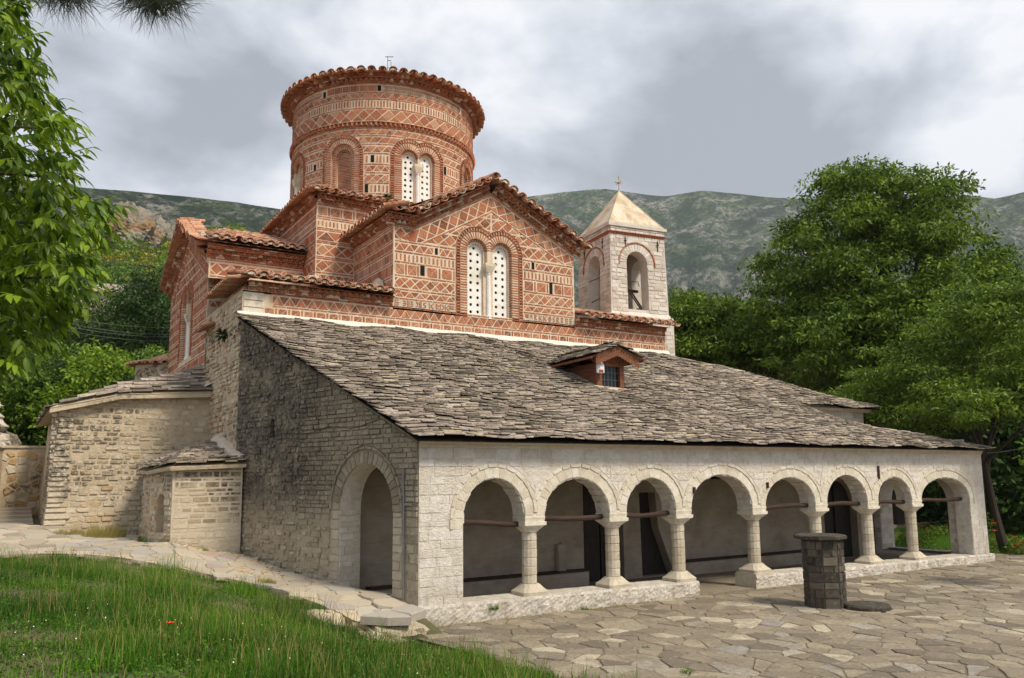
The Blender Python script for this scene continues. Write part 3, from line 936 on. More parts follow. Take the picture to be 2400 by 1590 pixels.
c_ = lambda v: ('c', v, v + .05)
put_dark = []
bands(P, M, u0, u1, [c_(18.84), c_(18.46), c_(18.185), c_(17.80), c_(17.235)], put_h)
bands(P, M, (-150 + 92) * math.pi / 180 * DR, ub, [('q', 18.53, 18.81, dict(pitch=.37, cross=0))], put_h)
bands(P, M, ub, (-58 + 92) * math.pi / 180 * DR, [('h', 18.53, 18.81)], put_h)
bands(P, M, u0, (-151 + 92) * math.pi / 180 * DR, [('h', 18.53, 18.81)], put_h)
bands(P, M, (-58 + 92) * math.pi / 180 * DR, u1, [('q', 18.53, 18.81, dict(pitch=.37, cross=0))], put_h)
bands(P, M, u0, u1, [('z', 18.25, 18.45, dict(pitch=.36, m=.028)), ('s', 17.87, 18.17, dict(pitch=.125, wd=.058)), ('d', 17.30, 17.79, dict(pitch=.50))])
# saw tooth string course with plain bricks above and below
n = int((u1 - u0) / .19)
for i in range(n):
    a = u0 + i * .19; m = a + .095; b = a + .19
    vs = [M(a, 17.08, .01), M(b, 17.08, .01), M(m, 17.08, .12), M(a, 17.2, .01), M(b, 17.2, .01), M(m, 17.2, .12)]
    P.raw('dogtooth_brick', BRICK, vs, [(0, 2, 5, 3), (2, 1, 4, 5), (0, 1, 2), (3, 5, 4)], RN.uniform(.3, 1), None, .03)
for v, o in ((17.20, .11), (17.03, .05)):
    for _, p, t in b_course(u0, u1, v, v + .04): P.add('brick', M, p, -.01, o, BRICK, None)
bands(P, M, u0, u1, [('c', 16.96, 17.01), ('z', 16.73, 16.93, dict(pitch=.32, m=.026)), ('c', 16.65, 16.70), ('z', 16.37, 16.61, dict(pitch=.36, m=.028)), ('c', 16.29, 16.335),
                     ('z', 15.98, 16.24, dict(pitch=.42)), ('c', 15.90, 15.945), ('s', 15.55, 15.85, dict(pitch=.14)), ('c', 15.45, 15.5), ('z', 15.18, 15.42, dict(pitch=.38)), ('c', 15.1, 15.145),
                     ('d', 14.74, 15.06, dict(pitch=.38)), ('c', 14.68, 14.72), ('s', 14.32, 14.63, dict(pitch=.15)), ('c', 14.23, 14.275), ('q', 13.84, 14.2, dict(pitch=.46, bars=1)), ('c', 13.74, 13.79), ('z', 13.5, 13.7)], ex + put_h)
mbh = MB()
def putlog(mbq, M, h, d=.3, z=0.0):
    mbq = MB()
    a, b, v0, v1 = h
    # flat black quad in front of the wall; its colour stands for the hole's shade
    q = rect(a, b, v0, v1)
    mbq.add([M(u, v, z + .004) for u, v in q], [(0, 1, 2, 3)], 0)
    mbq.obj('putlog_hole_shade', VOID, ch)
for h in put_h: putlog(mbh, M, h)
Mr = lambda s, t, n: M(s * 1.0, t, n)
t_, o_ = cornice(P, M, u0 - 1.2, u1 + 1.2, 18.90, scale=1.05)
# tiles round the rim
RT_ = DR + .06
MR = lambda s, t, n: (CX + (RT_ + n) * math.cos(rad(-92) + s / (RT_ + .3)), CYD + (RT_ + n) * math.sin(rad(-92) + s / (RT_ + .3)), t)
tiles(P, MR, -circ * .52, circ * .52, -.25, .42, t0=19.36, slope=.30, pitch=.41, Lt=.33, end_mortar=.3)
mb = MB(); k = 48
ring = [(CX + 4.2 * math.cos(2 * math.pi * i / k), CYD + 4.2 * math.sin(2 * math.pi * i / k), 19.28) for i in range(k)]
ring0 = [(CX + 3.9 * math.cos(2 * math.pi * i / k), CYD + 3.9 * math.sin(2 * math.pi * i / k), 18.9) for i in range(k)]
mb.add(ring + [(CX, CYD, 20.7)], [(i, (i + 1) % k, k) for i in range(k)], .4)
mb.add(ring0 + ring, [(i, (i + 1) % k, k + (i + 1) % k, k + i) for i in range(k)], .2)
mb.obj('dome_roof', TILE, ch)
# thin metal cross on the dome
mb = MB(); X0, Y0 = CX - .3, CYD - 1.0
mb.tube([(X0, Y0, 20.3), (X0, Y0, 21.65)], .011, 5); mb.tube([(X0 + .13, Y0 - .08, 20.3), (X0 + .13, Y0 - .08, 21.4)], .011, 5)
for z in (20.75, 21.1, 21.45): mb.tube([(X0, Y0, z), (X0 + .13, Y0 - .08, z)], .014, 4)
mb.tube([(X0 - .09, Y0 + .05, 21.62), (X0 + .22, Y0 - .13, 21.62)], .016, 5)
mb.obj('cross', IRON, ch)

# square base under the drum --------------------------------------
S = 5.03
bx0, bx1, by0, by1 = 1.16, 10.75, 11.05, 21.6
ZB = 12.78
baseF = plane((bx0, by0), (1, 0)); baseL = plane((bx0, by1), (0, -1))
WL = by1 - by0
mb = MB()
sheet(mb, baseF, rect(0, bx1 - bx0, 8.2, ZB)); sheet(mb, baseL, rect(0, WL, 8.2, ZB))
mb.box(bx0 + .02, bx1, by0 + .02, by1, 12.3, 12.35)
mb.box(bx1 - .02, bx1, by0, by1, 8, ZB); mb.box(bx0, bx1, by1 - .02, by1, 8, ZB)
mb.obj('drum_base_wall', MORTAR, ch)
spec = [('c', 12.72, 12.765), ('q', 12.36, 12.68, dict(pitch=.46)), ('c', 12.29, 12.335), ('c', 12.22, 12.265), ('s', 11.96, 12.18, dict(pitch=.14)), ('c', 11.88, 11.925), ('c', 11.82, 11.865),
        ('z', 11.46, 11.79, dict(pitch=.62)), ('c', 11.40, 11.445), ('c', 11.34, 11.385), ('d', 10.90, 11.31, dict(pitch=.46)), ('c', 10.83, 10.875), ('c', 10.77, 10.815), ('d', 10.33, 10.74, dict(pitch=.46)),
        ('c', 10.26, 10.305), ('z', 9.98, 10.22), ('c', 9.9, 9.945)]
hb = [(1.36 - .09, 1.36 + .06, 11.98, 12.17)]
bands(P, baseF, 0, 1.42, spec, [])
bands(P, baseF, 1.42, 4.6, spec, [(1.70, 1.84, 11.9, 12.25)])
putlog(mbh, baseF, (1.70, 1.84, 11.92, 12.22))
bands(P, baseL, WL - 7.2, WL, spec)
for Mx, s0, s1 in ((baseF, -.3, 6.2), (baseL, WL - 9, WL + .3)):
    cornice(P, Mx, s0 + .3, s1 - (.3 if Mx is baseL else 0), ZB, scale=.85)
    tiles(P, Mx, s0, s1, -.3, .46, t0=13.30, slope=.30, pitch=.33, Lt=.36, end_mortar=.8)
mb = MB()
mb.add([(bx0 - .1, by0 - .1, 13.12), (bx1, by0 - .1, 13.12), (bx1, by1, 13.12), (bx0 - .1, by1, 13.12), (CX - 3, CYD - 3, 13.7), (CX + 3, CYD - 3, 13.7), (CX + 3, CYD + 3, 13.7), (CX - 3, CYD + 3, 13.7)],
       [(0, 1, 5, 4), (1, 2, 6, 5), (2, 3, 7, 6), (3, 0, 4, 7)], .4)
mb.add([(bx0 - .1, by0 - .1, 12.9), (bx1, by0 - .1, 12.9), (bx1, by1, 12.9), (bx0 - .1, by1, 12.9)], [(3, 2, 1, 0)], .2)
mb.obj('drum_base_roof', TILE, ch)

# gabled arm towards the yard, its gable wall carries the twin window --------
def gable(M, ulo, uhi, apex, kneeL, kneeR, win, bottom, vshift=0., tilesd=1.0, full=True):
    """brick gable wall: apex (u,v), knees (u,v)"""
    global P
    aL = math.atan2(apex[1] - kneeL[1], apex[0] - kneeL[0]); aR = math.atan2(apex[1] - kneeR[1], kneeR[0] - apex[0])
    LL = math.hypot(apex[0] - kneeL[0], apex[1] - kneeL[1]); LR = math.hypot(apex[0] - kneeR[0], apex[1] - kneeR[1])
    hole, e = win
    mb = MB()
    sheet(mb, M, [(ulo, bottom), (uhi, bottom), (uhi, kneeR[1]), kneeR, apex, kneeL, (ulo, kneeL[1])] if kneeR[0] < uhi - .01 else [(ulo, bottom), (uhi, bottom), kneeR, apex, kneeL, (ulo, kneeL[1])], [hole])
    mb.obj('gable_wall', MORTAR, ch)
    top = 10.72 + vshift
    for (k, a, l, fl) in ((kneeL, aL, LL, 1), (kneeR, aR, LR, -1)):
        tf = rk2(k[0], k[1], a, fl); mid = [((apex[0], 0), (-fl, 0))]
        lo = math.tan(a) * .5
        ln = [((k[0] + fl * 0.0, 0), (fl, 0))] 
        it = b_course(-.3, l + .2, -.07, -.025) + b_course(-.9, l + .4, -.60, -.555) + b_diam(-.9, l + .52, -.535, -.09, pitch=.45)
        bound = [((ulo, 0), (1, 0)), ((uhi, 0), (-1, 0)), ((0, top + .06), (0, 1)), ((0, kneeL[1] - .05 + 9 if False else 99), (0, -1))]
        if fl == 1 and k[0] > ulo + .05:
            # below the flat shoulder
            bound.append(((k[0], k[1] - .09), (0, -1)) if False else ((0, 99), (0, -1)))
        put(P, M, it, e, mid + bound, tf)
        # inner field under the lattice band
        inner = [((k[0] + .60 * math.sin(a) * fl, k[1] - .60 * math.cos(a)), (fl * math.sin(a), -math.cos(a)))]
        v = top + .08; i = 0
        while v < apex[1] - .7:
            h = .40 if i % 2 == 0 else .34
            a0, a1 = (ulo, apex[0]) if fl == 1 else (apex[0], uhi)
            put(P, M, b_diam(a0 + .02, a1 - .02, v, v + h, pitch=.46), e, inner + mid + bound[:2])
            v += h + .03; i += 1
    for v0, v1 in ((kneeL[1] - .07, kneeL[1] - .02),):
        if kneeL[0] > ulo + .1: bands(P, M, ulo, kneeL[0], [('c', v0, v1)])
    return (aL, LL, aR, LR)
def gable_bands(b):
    return [('c', b + 10.70, b + 10.745), ('z', b + 10.42, b + 10.67, dict(pitch=.31)), ('c', b + 10.35, b + 10.395), ('s', b + 10.07, b + 10.33, dict(pitch=.15)), ('c', b + 10.01, b + 10.055),
            ('q', b + 9.63, b + 9.98, dict(pitch=.5)), ('c', b + 9.56, b + 9.605), ('d', b + 9.18, b + 9.53, dict(pitch=.37)), ('c', b + 9.11, b + 9.155), ('z', b + 8.88, b + 9.08, dict(pitch=.36))]
F = plane((0, 7.5), (1, 0))
W = bifora(P, ch, F, 6.155, 8.46, 10.82, rows=9, colz=(10.08, 10.40))
GA = (6.22, 12.92); KL = (3.30, 11.25); KR = (9.72, 11.20); ul, uh = 2.57, 9.72
ph = [(4.05, 4.16, 10.44, 10.66), (3.52, 3.68, 9.66, 10.0), (7.87, 7.99, 10.42, 10.68), (8.62, 8.76, 9.6, 10.02)]
fr = gable(F, ul, uh, GA, KL, KR, W, 8.45)
bands(P, F, ul + .03, uh - .03, gable_bands(0) + [('c', 8.81, 8.855)], W[1] + ph)
for h in ph: putlog(mbh, F, h)
put(P, F, b_diam(2.60, 3.46, 10.79, 11.19, pitch=.42), (), [((3.30, 10.79), (-.52, .30))])
# inscription of small bricks set in white mortar
def strokes(lst, u0, sx, v0, sv):
    for x0, y0, x1, y1 in lst:
        a = (u0 + x0 * sx, v0 + y0 * sv); b = (u0 + x1 * sx, v0 + y1 * sv)
        dx_, dy_ = b[0] - a[0], b[1] - a[1]; l = math.hypot(dx_, dy_) or 1; nx, ny = -dy_ / l * .015, dx_ / l * .015
        P.add('letter_brick', F, [(a[0] - nx, a[1] - ny), (b[0] - nx, b[1] - ny), (b[0] + nx, b[1] + ny), (a[0] + nx, a[1] + ny)], -.01, .016, BRICK, RN.uniform(.4, .8), ins=.002, mn=1e-5)
V = (0, 0, 0, 1)
LET = {
    'epsback': [(0, 0, 0, 1), (.1, .85, .3, .95), (.1, .5, .35, .5), (.1, .1, .3, .2)],
    'eps': [(.5, 0, .5, 1), (.1, .95, .35, .75), (.1, .5, .38, .5), (.1, .1, .35, .3)],
    'E': [(0, 0, 0, 1), (.12, .85, .38, .85), (.12, .5, .38, .5), (.12, .15, .38, .15)],
    'K': [(0, 0, 0, 1), (.12, .55, .4, .95), (.12, .45, .4, .05)],
    'Z': [(.25, 0, .25, 1), (-.1, .95, .15, .55), (-.1, .05, .15, .45), (.35, .55, .6, .95), (.35, .45, .6, .05)],
    'XX': [(0, .95, .2, .55), (0, .05, .2, .45), (.28, 0, .42, .95), (.28, .95, .42, .05), (.5, 0, .5, 1)],
    'M': [(0, 0, 0, 1), (.05, .9, .22, .5), (.22, .5, .38, .85), (.42, 0, .42, 1), (.05, .3, .35, 0)],
    'S': [(.05, .75, .3, .95), (.05, .6, .3, .4), (.05, .05, .3, .25)],
    'P': [(0, 0, 0, 1), (.05, .98, .28, .8), (.28, .75, .05, .5), (.05, .45, .3, .1)],
    'O': [(.0, .5, .2, 1), (.0, .5, .2, 0), (.45, .5, .25, 1), (.45, .5, .25, 0), (.225, .2, .225, .8)],
    'R': [(0, 0, 0, 1), (.08, .95, .28, .7), (.28, .65, .08, .4), (.1, .35, .32, .02)],
    'A': [(0, .3, .12, .95), (.18, .95, .3, .3)], 'I': [(0, 0, 0, 1)], 'W': [(0, .95, 0, .45), (.12, .95, .12, .45), (.26, .95, .26, .4), (.26, .7, .45, .7), (.45, .95, .45, .75), (0, .4, .45, .4)],
}
def inscribe(word, u0, u1, v0, v1):
    wd = (u1 - u0) / len(word)
    for i, k in enumerate(word): strokes(LET[k], u0 + i * wd + .03, wd * 1.55, v0 + .015, v1 - v0 - .03)
inscribe(['epsback', 'eps', 'E', 'XX', 'S', 'K', 'M', 'Z', 'W'], 2.62, 4.80, 8.57, 8.80)
inscribe(['W', 'A', 'P', 'K', 'K', 'O', 'S', 'R', 'P', 'E', 'epsback'], 7.56, 9.66, 8.57, 8.80)
mb = MB()
for a, b in ((2.6, 4.84), (7.5, 9.70)): mb.add([F(u, v, .002) for u, v in rect(a, b, 8.56, 8.81)], [(0, 1, 2, 3)], .8)
mb.obj('inscription_panel', PLASTER, ch)

# rake cornices and tile edges of that gable
def gable_roof(M, ulo, uhi, apex, kneeL, kneeR, par, depth, ov=.44):
    aL, LL, aR, LR = par
    ML = rakem(M, kneeL[0], kneeL[1], aL, 1); MRr = rakem(M, kneeR[0], kneeR[1], aR, -1)
    # on the right the slope coordinate must run towards the apex too; mirror keeps outward n
    sc1 = .88
    cornice(P, ML, -.05, LL - .02, 0, scale=sc1)
    cornice(P, MRr, -.28, LR - .02, 0, scale=sc1)
    if kneeL[0] > ulo + .1: cornice(P, M, ulo - .25, kneeL[0] + .05, kneeL[1], scale=sc1)
    hC = .42 * sc1 + .02
    tiles(P, ML, .12, LL + .18, -.22, ov, t0=hC + .10, slope=.22, pitch=.39, Lt=.34, end_mortar=.55)
    tiles(P, MRr, -.45, LR + .05, -.22, ov, t0=hC + .10, slope=.22, pitch=.39, Lt=.34, end_mortar=.55)
    if kneeL[0] > ulo + .1: tiles(P, M, ulo - .4, kneeL[0] + .05, -.22, ov, t0=kneeL[1] + hC + .10, slope=.22, pitch=.36, Lt=.34, end_mortar=.6)
    # ridge cap at the peak
    for j in range(2): barrel(P, 'ridge_tile', M, apex[0] - .0, apex[1] + hC + .20, apex[1] + hC + .12, -.10 - j * .4, .42 - j * .4, .17, True)
gable_roof(F, ul, uh, GA, KL, KR, fr, 4)
# side wall of the arm facing left
AL = plane((2.57, 11.05), (0, -1)); AR = plane((9.72, 7.5), (0, 1))
mb = MB(); sheet(mb, AL, rect(0, 3.55, 8.2, 11.28)); sheet(mb, AR, rect(0, 3.55, 8.2, 11.2)); mb.obj('arm_side_wall', MORTAR, ch)
bands(P, AL, .03, 3.52, [('c', 11.2, 11.245), ('c', 11.12, 11.165), ('d', 10.74, 11.09, dict(pitch=.36, m=.03)), ('c', 10.68, 10.72), ('z', 10.42, 10.65, dict(pitch=.31, m=.028)), ('c', 10.35, 10.395),
                         ('s', 10.02, 10.33, dict(pitch=.115, wd=.055)), ('c', 9.96, 10.0), ('q', 9.58, 9.93, dict(pitch=.46, cross=0)), ('c', 9.5, 9.545), ('z', 9.2, 9.47, dict(pitch=.33)), ('c', 9.12, 9.16), ('z', 8.86, 9.09), ('s', 8.5, 8.8, dict(pitch=.2))])
cornice(P, AL, 0, 3.62, 11.28, scale=.8)
tiles(P, AL, -.1, 4.0, -.3, .46, t0=11.82, slope=.30, pitch=.33, Lt=.36, end_mortar=.5)
# roof planes of the arm
def slopes(xa, xb, xr, ya, yb, zl, zr, zt, name='arm_roof'):
    mb = MB()
    mb.add([(xa, ya, zl), (xr, ya, zt), (xr, yb, zt), (xa, yb, zl)], [(0, 1, 2, 3)], .5); mb.add([(xr, ya, zt), (xb, ya, zr), (xb, yb, zr), (xr, yb, zt)], [(0, 1, 2, 3)], .5)
    mb.obj(name, TILE, ch)
slopes(2.35, 9.95, 6.22, 7.28, 12.5, 11.60, 11.55, 13.35)

# left arm: gable faces left (away from the yard), front wall shows over the low roof
TY0, TY1 = 12.4, 20.0
TL = plane((-2.13, TY1), (0, -1))      # u = 0 at the far corner, 7.6 at the near one
bs = -.62
TW = bifora(P, ch, TL, 3.75, 7.6, 9.75, rows=7, colz=(9.05, 9.36))
TA = (3.8, 12.45); TKL = (0.0, 10.72); TKR = (6.95, 10.86)
tp = gable(TL, 0, TY1 - TY0, TA, TKL, TKR, TW, 4.0, bs)
lowb = [('c', 8.12, 8.165), ('z', 7.85, 8.09), ('c', 7.78, 7.825), ('s', 7.45, 7.75, dict(pitch=.16)), ('c', 7.38, 7.425), ('q', 7.02, 7.35, dict(pitch=.4, cross=0)), ('c', 6.93, 6.975), ('z', 6.65, 6.9), ('c', 6.58, 6.625), ('s', 6.25, 6.55)]
bands(P, TL, .03, 7.57, gable_bands(bs) + [('c', bs + 8.81, bs + 8.855)] + lowb, TW[1])
gable_roof(TL, 0, 7.6, TA, TKL, TKR, tp, 4)
TF = plane((-2.13, TY0), (1, 0))
for q_, r_q in ((TF, rect(0, 3.35, 8, 10.7)), (plane((5, TY1), (-1, 0)), rect(0, 7.13, 4, 10.7))):
    mb = MB(); sheet(mb, q_, r_q); mb.obj('left_arm_wall', MORTAR, ch)
bands(P, TF, .02, 3.3, [('c', 10.64, 10.685), ('c', 10.57, 10.61), ('d', 10.10, 10.52, dict(pitch=.44, m=.05)), ('c', 10.02, 10.065), ('z', 9.7, 9.98), ('c', 9.6, 9.645), ('z', 9.3, 9.56), ('z', 8.95, 9.2)])
cornice(P, TF, -.1, 3.3, 10.68, rows=[('c', .045, .05), ('t', .09, .13), ('c', .04, .15), ('t', .10, .25), ('c', .04, .29), ('t', .09, .34), ('c', .04, .37)], scale=.95)
tiles(P, lambda s, t, n: TF(s, t, n), -.45, 3.25, -3.4, .50, t0=11.22 + 3.9 * .36, slope=.36, pitch=.36, Lt=.42, end_mortar=.95, trim=lambda s, n: s > -.45 - (n - .5) * .42 )
mb = MB(); mb.add([(-2.6, 11.9, 11.14), (1.6, 11.9, 11.14), (1.6, 16.2, 12.68), (-2.6, 16.2, 12.68), (1.6, 20.5, 11.1), (-2.6, 20.5, 11.1)], [(0, 1, 2, 3), (3, 2, 4, 5)], .4); mb.obj('left_arm_roof', TILE, ch)
# hip tiles on its left edge (run left)
MHL = plane((-2.13, 16.4), (0, -1))
tiles(P, lambda s, t, n: MHL(s, t - 0.0, n), 1.2, 4.0, -.1, .48, t0=11.62, slope=.2, pitch=.26, Lt=.34, end_mortar=.3) if False else None

# low corner rooms: walls flush with the gable, low tiled roofs
lowspec = [('c', 8.50, 8.54), ('z', 8.20, 8.47, dict(pitch=.34, m=.03, split=1)), ('c', 8.14, 8.18), ('q', 7.86, 8.11, dict(pitch=.385))]
mb = MB(); sheet(mb, F, rect(-2.1, 14.1, 7.3, 8.56)); sheet(mb, F, rect(9.72, 14.1, 8.5, 8.62)); sheet(mb, F, rect(-2.1, 2.57, 8.5, 8.58))
sheet(mb, plane((14.1, 7.5), (0, 1)), rect(0, 6, 3, 8.6)); mb.obj('aisle_wall', MORTAR, ch)
bands(P, F, -1.25, 14.08, [lowspec[1], lowspec[2]]); bands(P, F, -1.5, 14.08, [lowspec[3]]); bands(P, F, -1.3, 14.08, [lowspec[0]])
crow = [('c', .03, .03), ('t', .10, .11), ('c', .03, .09), ('t', .10, .20), ('c', .03, .18)]
cornice(P, F, -1.95, 2.57, 8.55, rows=crow); cornice(P, F, 9.72, 14.1, 8.55, rows=crow)
# quoin of pale stone at the left end
for v, h_ in ((7.84, .22), (8.07, .2), (8.28, .24)):
    P.add('quoin_stone', F, rect(-2.08, -1.56 + RN.uniform(-.1, .12), v, v + h_), -.02, .03, RING, .6, ins=.012)
tiles(P, F, -2.15, 2.5, -3.9, .42, t0=9.88, slope=.235, pitch=.36, Lt=.44, end_mortar=1., trim=lambda s, n: n > -3.2 or s > .9)
tiles(P, F, 9.80, 14.35, -2.6, .42, t0=9.66, slope=.27, pitch=.37, Lt=.44, end_mortar=1.)
for q_ in ([(-2.3, 7.2, 8.78), (2.57, 7.2, 8.78), (2.57, 12.4, 9.95), (-2.3, 12.4, 9.95)], [(9.72, 7.2, 8.78), (14.2, 7.2, 8.78), (14.2, 11, 9.75), (9.72, 11, 9.75)]):
    mb = MB(); mb.add(q_, [(0, 1, 2, 3)], .5); mb.obj('corner_roof', TILE, ch)
LF = plane((-2.1, 12.4), (0, -1))   # rough left face of the corner room
tiles(P, plane((-2.0, 12.4), (0, -1)), 1.4, 4.75, -.15, .45, t0=8.98, slope=.2, pitch=.23, Lt=.3, end_mortar=.4)
cornice(P, plane((-1.95, 12.4), (0, -1)), 1.6, 4.9, 8.55, rows=[('c', .04, .05), ('t', .09, .12), ('c', .04, .10)])
mb = MB(); sheet(mb, LF, rect(-.2, 4.9, 0, 8.6)); mb.obj('rough_side_wall', RUBMORT, ch)
# mortar lumps where roofs meet walls
mb = MB()
for (x, y, z, sx, sy, sz) in ((2.45, 8.55, 9.35, .16, .45, .30), (1.12, 11.5, 9.9, .3, 1.0, .3)):
    vs = []; 
    for i in range(7):
        for j in range(10):
            a = math.pi * i / 6; b_ = 2 * math.pi * j / 10; q = RN.uniform(.88, 1.1)
            vs.append((x + sx * math.sin(a) * math.cos(b_) * q, y + sy * math.sin(a) * math.sin(b_) * q, z + sz * math.cos(a) * q))
    mb.add(vs, [(i * 10 + j, i * 10 + (j + 1) % 10, (i + 1) * 10 + (j + 1) % 10, (i + 1) * 10 + j) for i in range(6) for j in range(10)])
mb.obj('mortar_fillet', PLASTER, ch)
# small ledge roof on the far corner of the rough wall
tiles(P, plane((-2.1, 12.4), (0, -1)), -.1, 1.3, 0, .34, t0=8.15, slope=.5, pitch=.24, Lt=.3)
# a low apse beyond the left arm
mb = MB(); k = 14; pr = [(-2.1 - 1.1 * math.sin(math.pi * i / k), 20.2 + 2.6 * i / k * 1.0) for i in range(k + 1)]
mb.add([(x, y, 1.5) for x, y in pr] + [(x, y, 7.95) for x, y in pr], [(i + 1, i, k + 1 + i, k + 2 + i) for i in range(k)], .4)
mb.obj('apse_wall', RUBBLE, ch)
mb = MB(); mb.add([(-2.1 - 1.35 * math.sin(math.pi * i / k), 19.95 + 3.1 * i / k, 7.95) for i in range(k + 1)] + [(-2.0, 21.5, 8.55)], [(i + 1, i, k + 1) for i in range(k)], .4); mb.obj('apse_roof', TILE, ch)
for i in range(k):
    x, y = -2.1 - 1.42 * math.sin(math.pi * (i + .5) / k), 19.95 + 3.1 * (i + .5) / k
    l = math.hypot(x + 2.0, y - 21.3); ux, uy = (x + 2.0) / l, (y - 21.3) / l
    Mq = lambda s, t, n, x=x, y=y, ux=ux, uy=uy: (x + ux * n - uy * s, y + uy * n + ux * s, t)
    barrel(P, 'roof_tile', Mq, 0, 8.12, 7.95, -.6, .05, .13, True)
# sprig of green on the drum and on the rough wall
def tuft(name, loc, r, n, matx, label=None, cat=None, parent=None, long=.5):
    V_ = []; Fc = []
    for i in range(n):
        d = Vector((RN.gauss(0, 1), RN.gauss(0, 1), RN.gauss(.2, .8))).normalized(); p = Vector(loc) + d * r * RN.uniform(.1, .5)
        q = p + d * r * long + Vector((0, 0, -.1 * r)); s_ = d.orthogonal().normalized() * r * .09
        o = len(V_); V_ += [tuple(p - s_), tuple(p + s_), tuple(q)]; Fc.append((o, o + 1, o + 2))
    m_ = MB(); m_.v = V_; m_.f = Fc; m_.t = [RN.random() for _ in Fc]; m_.m = [0] * len(Fc)
    ob = m_.obj(name, matx, parent)
    if label: ob['label'] = label; ob['category'] = cat
    return ob
tuft('wall_fern', M((-110.5 + 92) * math.pi / 180 * DR, 14.05, .08), .34, 160, LEAF_DARK, 'small dark green fern growing from the brick drum beside the twin window', 'plant')
tuft('wall_ivy', (-2.2, 9.4, 7.5), .34, 160, LEAF_DARK, 'hanging green plant on the rough wall under the low tiled roof', 'plant')
CORN.obj('cornice_bed', MORTAR, ch, kind='stuff')
PMORT.obj('tile_end_mortar', PLASTER, ch)
# white mortar flashing along the top of the slate roof
mb = MB(); n = 90; vs = []
for i in range(n + 1):
    x = -2.25 + 16.4 * i / n; wv = .006 * math.sin(i * 1.7) + RN.uniform(-.005, .005)
    vs += [(x, 7.49, 7.93 + wv), (x, 7.42, 7.91 + wv), (x, 7.34 + wv, 7.84 + wv), (x, 7.28 + wv, 7.74)]
mb.add(vs, [(i * 4 + j, i * 4 + 4 + j, i * 4 + 5 + j, i * 4 + 1 + j) for i in range(n) for j in range(3)], .9)
FLASH = plain('white_lime_flashing', (.72, .68, .62), .9, 0, .3)
mb.obj('roof_flashing', FLASH, ch)
P.flush(ch, 290)
# ------------------------------------------------------------------ stonework generators
def blocks(P, M, u0, u1, v0, v1, hr, wr, name='stone_block', m=None, ex=(), clips=(), n0=-.03, n1=(.004, .014), gap=.012, ins=.006, rough=0., tintf=None, bond=None):
    v = v0
    while v < v1 - .02:
        h = min(RN.uniform(*hr), v1 - v)
        if v1 - v - h < hr[0] * .5: h = v1 - v
        u = u0 - RN.random() * wr[0]
        while u < u1:
            wd = RN.uniform(*wr); a, b = max(u, u0), min(u + wd, u1); u += wd
            if b - a < .04: continue
            # split around arches
            segs = [(a, b)]
            for e in ex:
                s2 = []
                for x, y in segs:
                    if v + h <= e.vb or v >= e.vs + e.ri or y <= e.cu - e.hw or x >= e.cu + e.hw: s2.append((x, y)); continue
                    if x < e.cu < y and v < e.vs + e.ri: s2 += [(x, e.cu), (e.cu, y)]
                    else: s2.append((x, y))
                segs = s2
            for x, y in segs:
                g = gap / 2
                p = rect(x + g, y - g, v + g, v + h - g)
                if rough:
                    c = rough * min(wd, h)
                    p = [(x + g + c * RN.random(), v + g), (y - g - c * RN.random(), v + g), (y - g, v + g + c * RN.random()), (y - g, v + h - g - c * RN.random()),
                         (y - g - c * RN.random(), v + h - g), (x + g + c * RN.random(), v + h - g), (x + g, v + h - g - c * RN.random()), (x + g, v + g + c * RN.random())]
                for e in ex:
                    p = ccw(p) if len(p) > 2 else p
                    p = e.cut(p)
                    if len(p) < 3: break
                if len(p) < 3: continue
                for q, n in clips:
                    p = clip(p, q, n)
                    if len(p) < 3: break
                if len(p) < 3: continue
                P.add(name, M, p, n0, RN.uniform(*n1), m, tintf(x, v) if tintf else None, ins=ins, mn=1.5e-3)
        v += h
def ringstones(P, M, a, r0, r1, n, n0, n1, m, name='arch_stone', lo=0., hi=math.pi, sp=.012, jit=.15, tint=None):
    """wedge stones round an arch, r0..r1 measured from the opening edge"""
    ws = [RN.uniform(1 - jit, 1 + jit) for _ in range(n)]; s = sum(ws); q = lo
    for wq in ws:
        q2 = q + (hi - lo) * wq / s
        ia, ib = q + sp / 2 / a.hw, q2 - sp / 2 / a.hw
        pt = lambda ang, r: (a.cu + (a.hw + r) * math.cos(ang), a.vs + (a.ri + r) * math.sin(ang))
        im = (ia + ib) / 2
        P.add(name, M, [pt(ia, r0), pt(ia, r1), pt(im, r1), pt(ib, r1), pt(ib, r0), pt(im, r0)], n0, n1 + RN.uniform(-.004, .006), m, tint, ins=.006)
        q = q2
def polyx(poly, y):
    xs = []
    for i in range(len(poly)):
        a, b = poly[i], poly[(i + 1) % len(poly)]
        if (a[1] > y) != (b[1] > y): xs.append(a[0] + (b[0] - a[0]) * (y - a[1]) / (b[1] - a[1]))
    return sorted(xs)
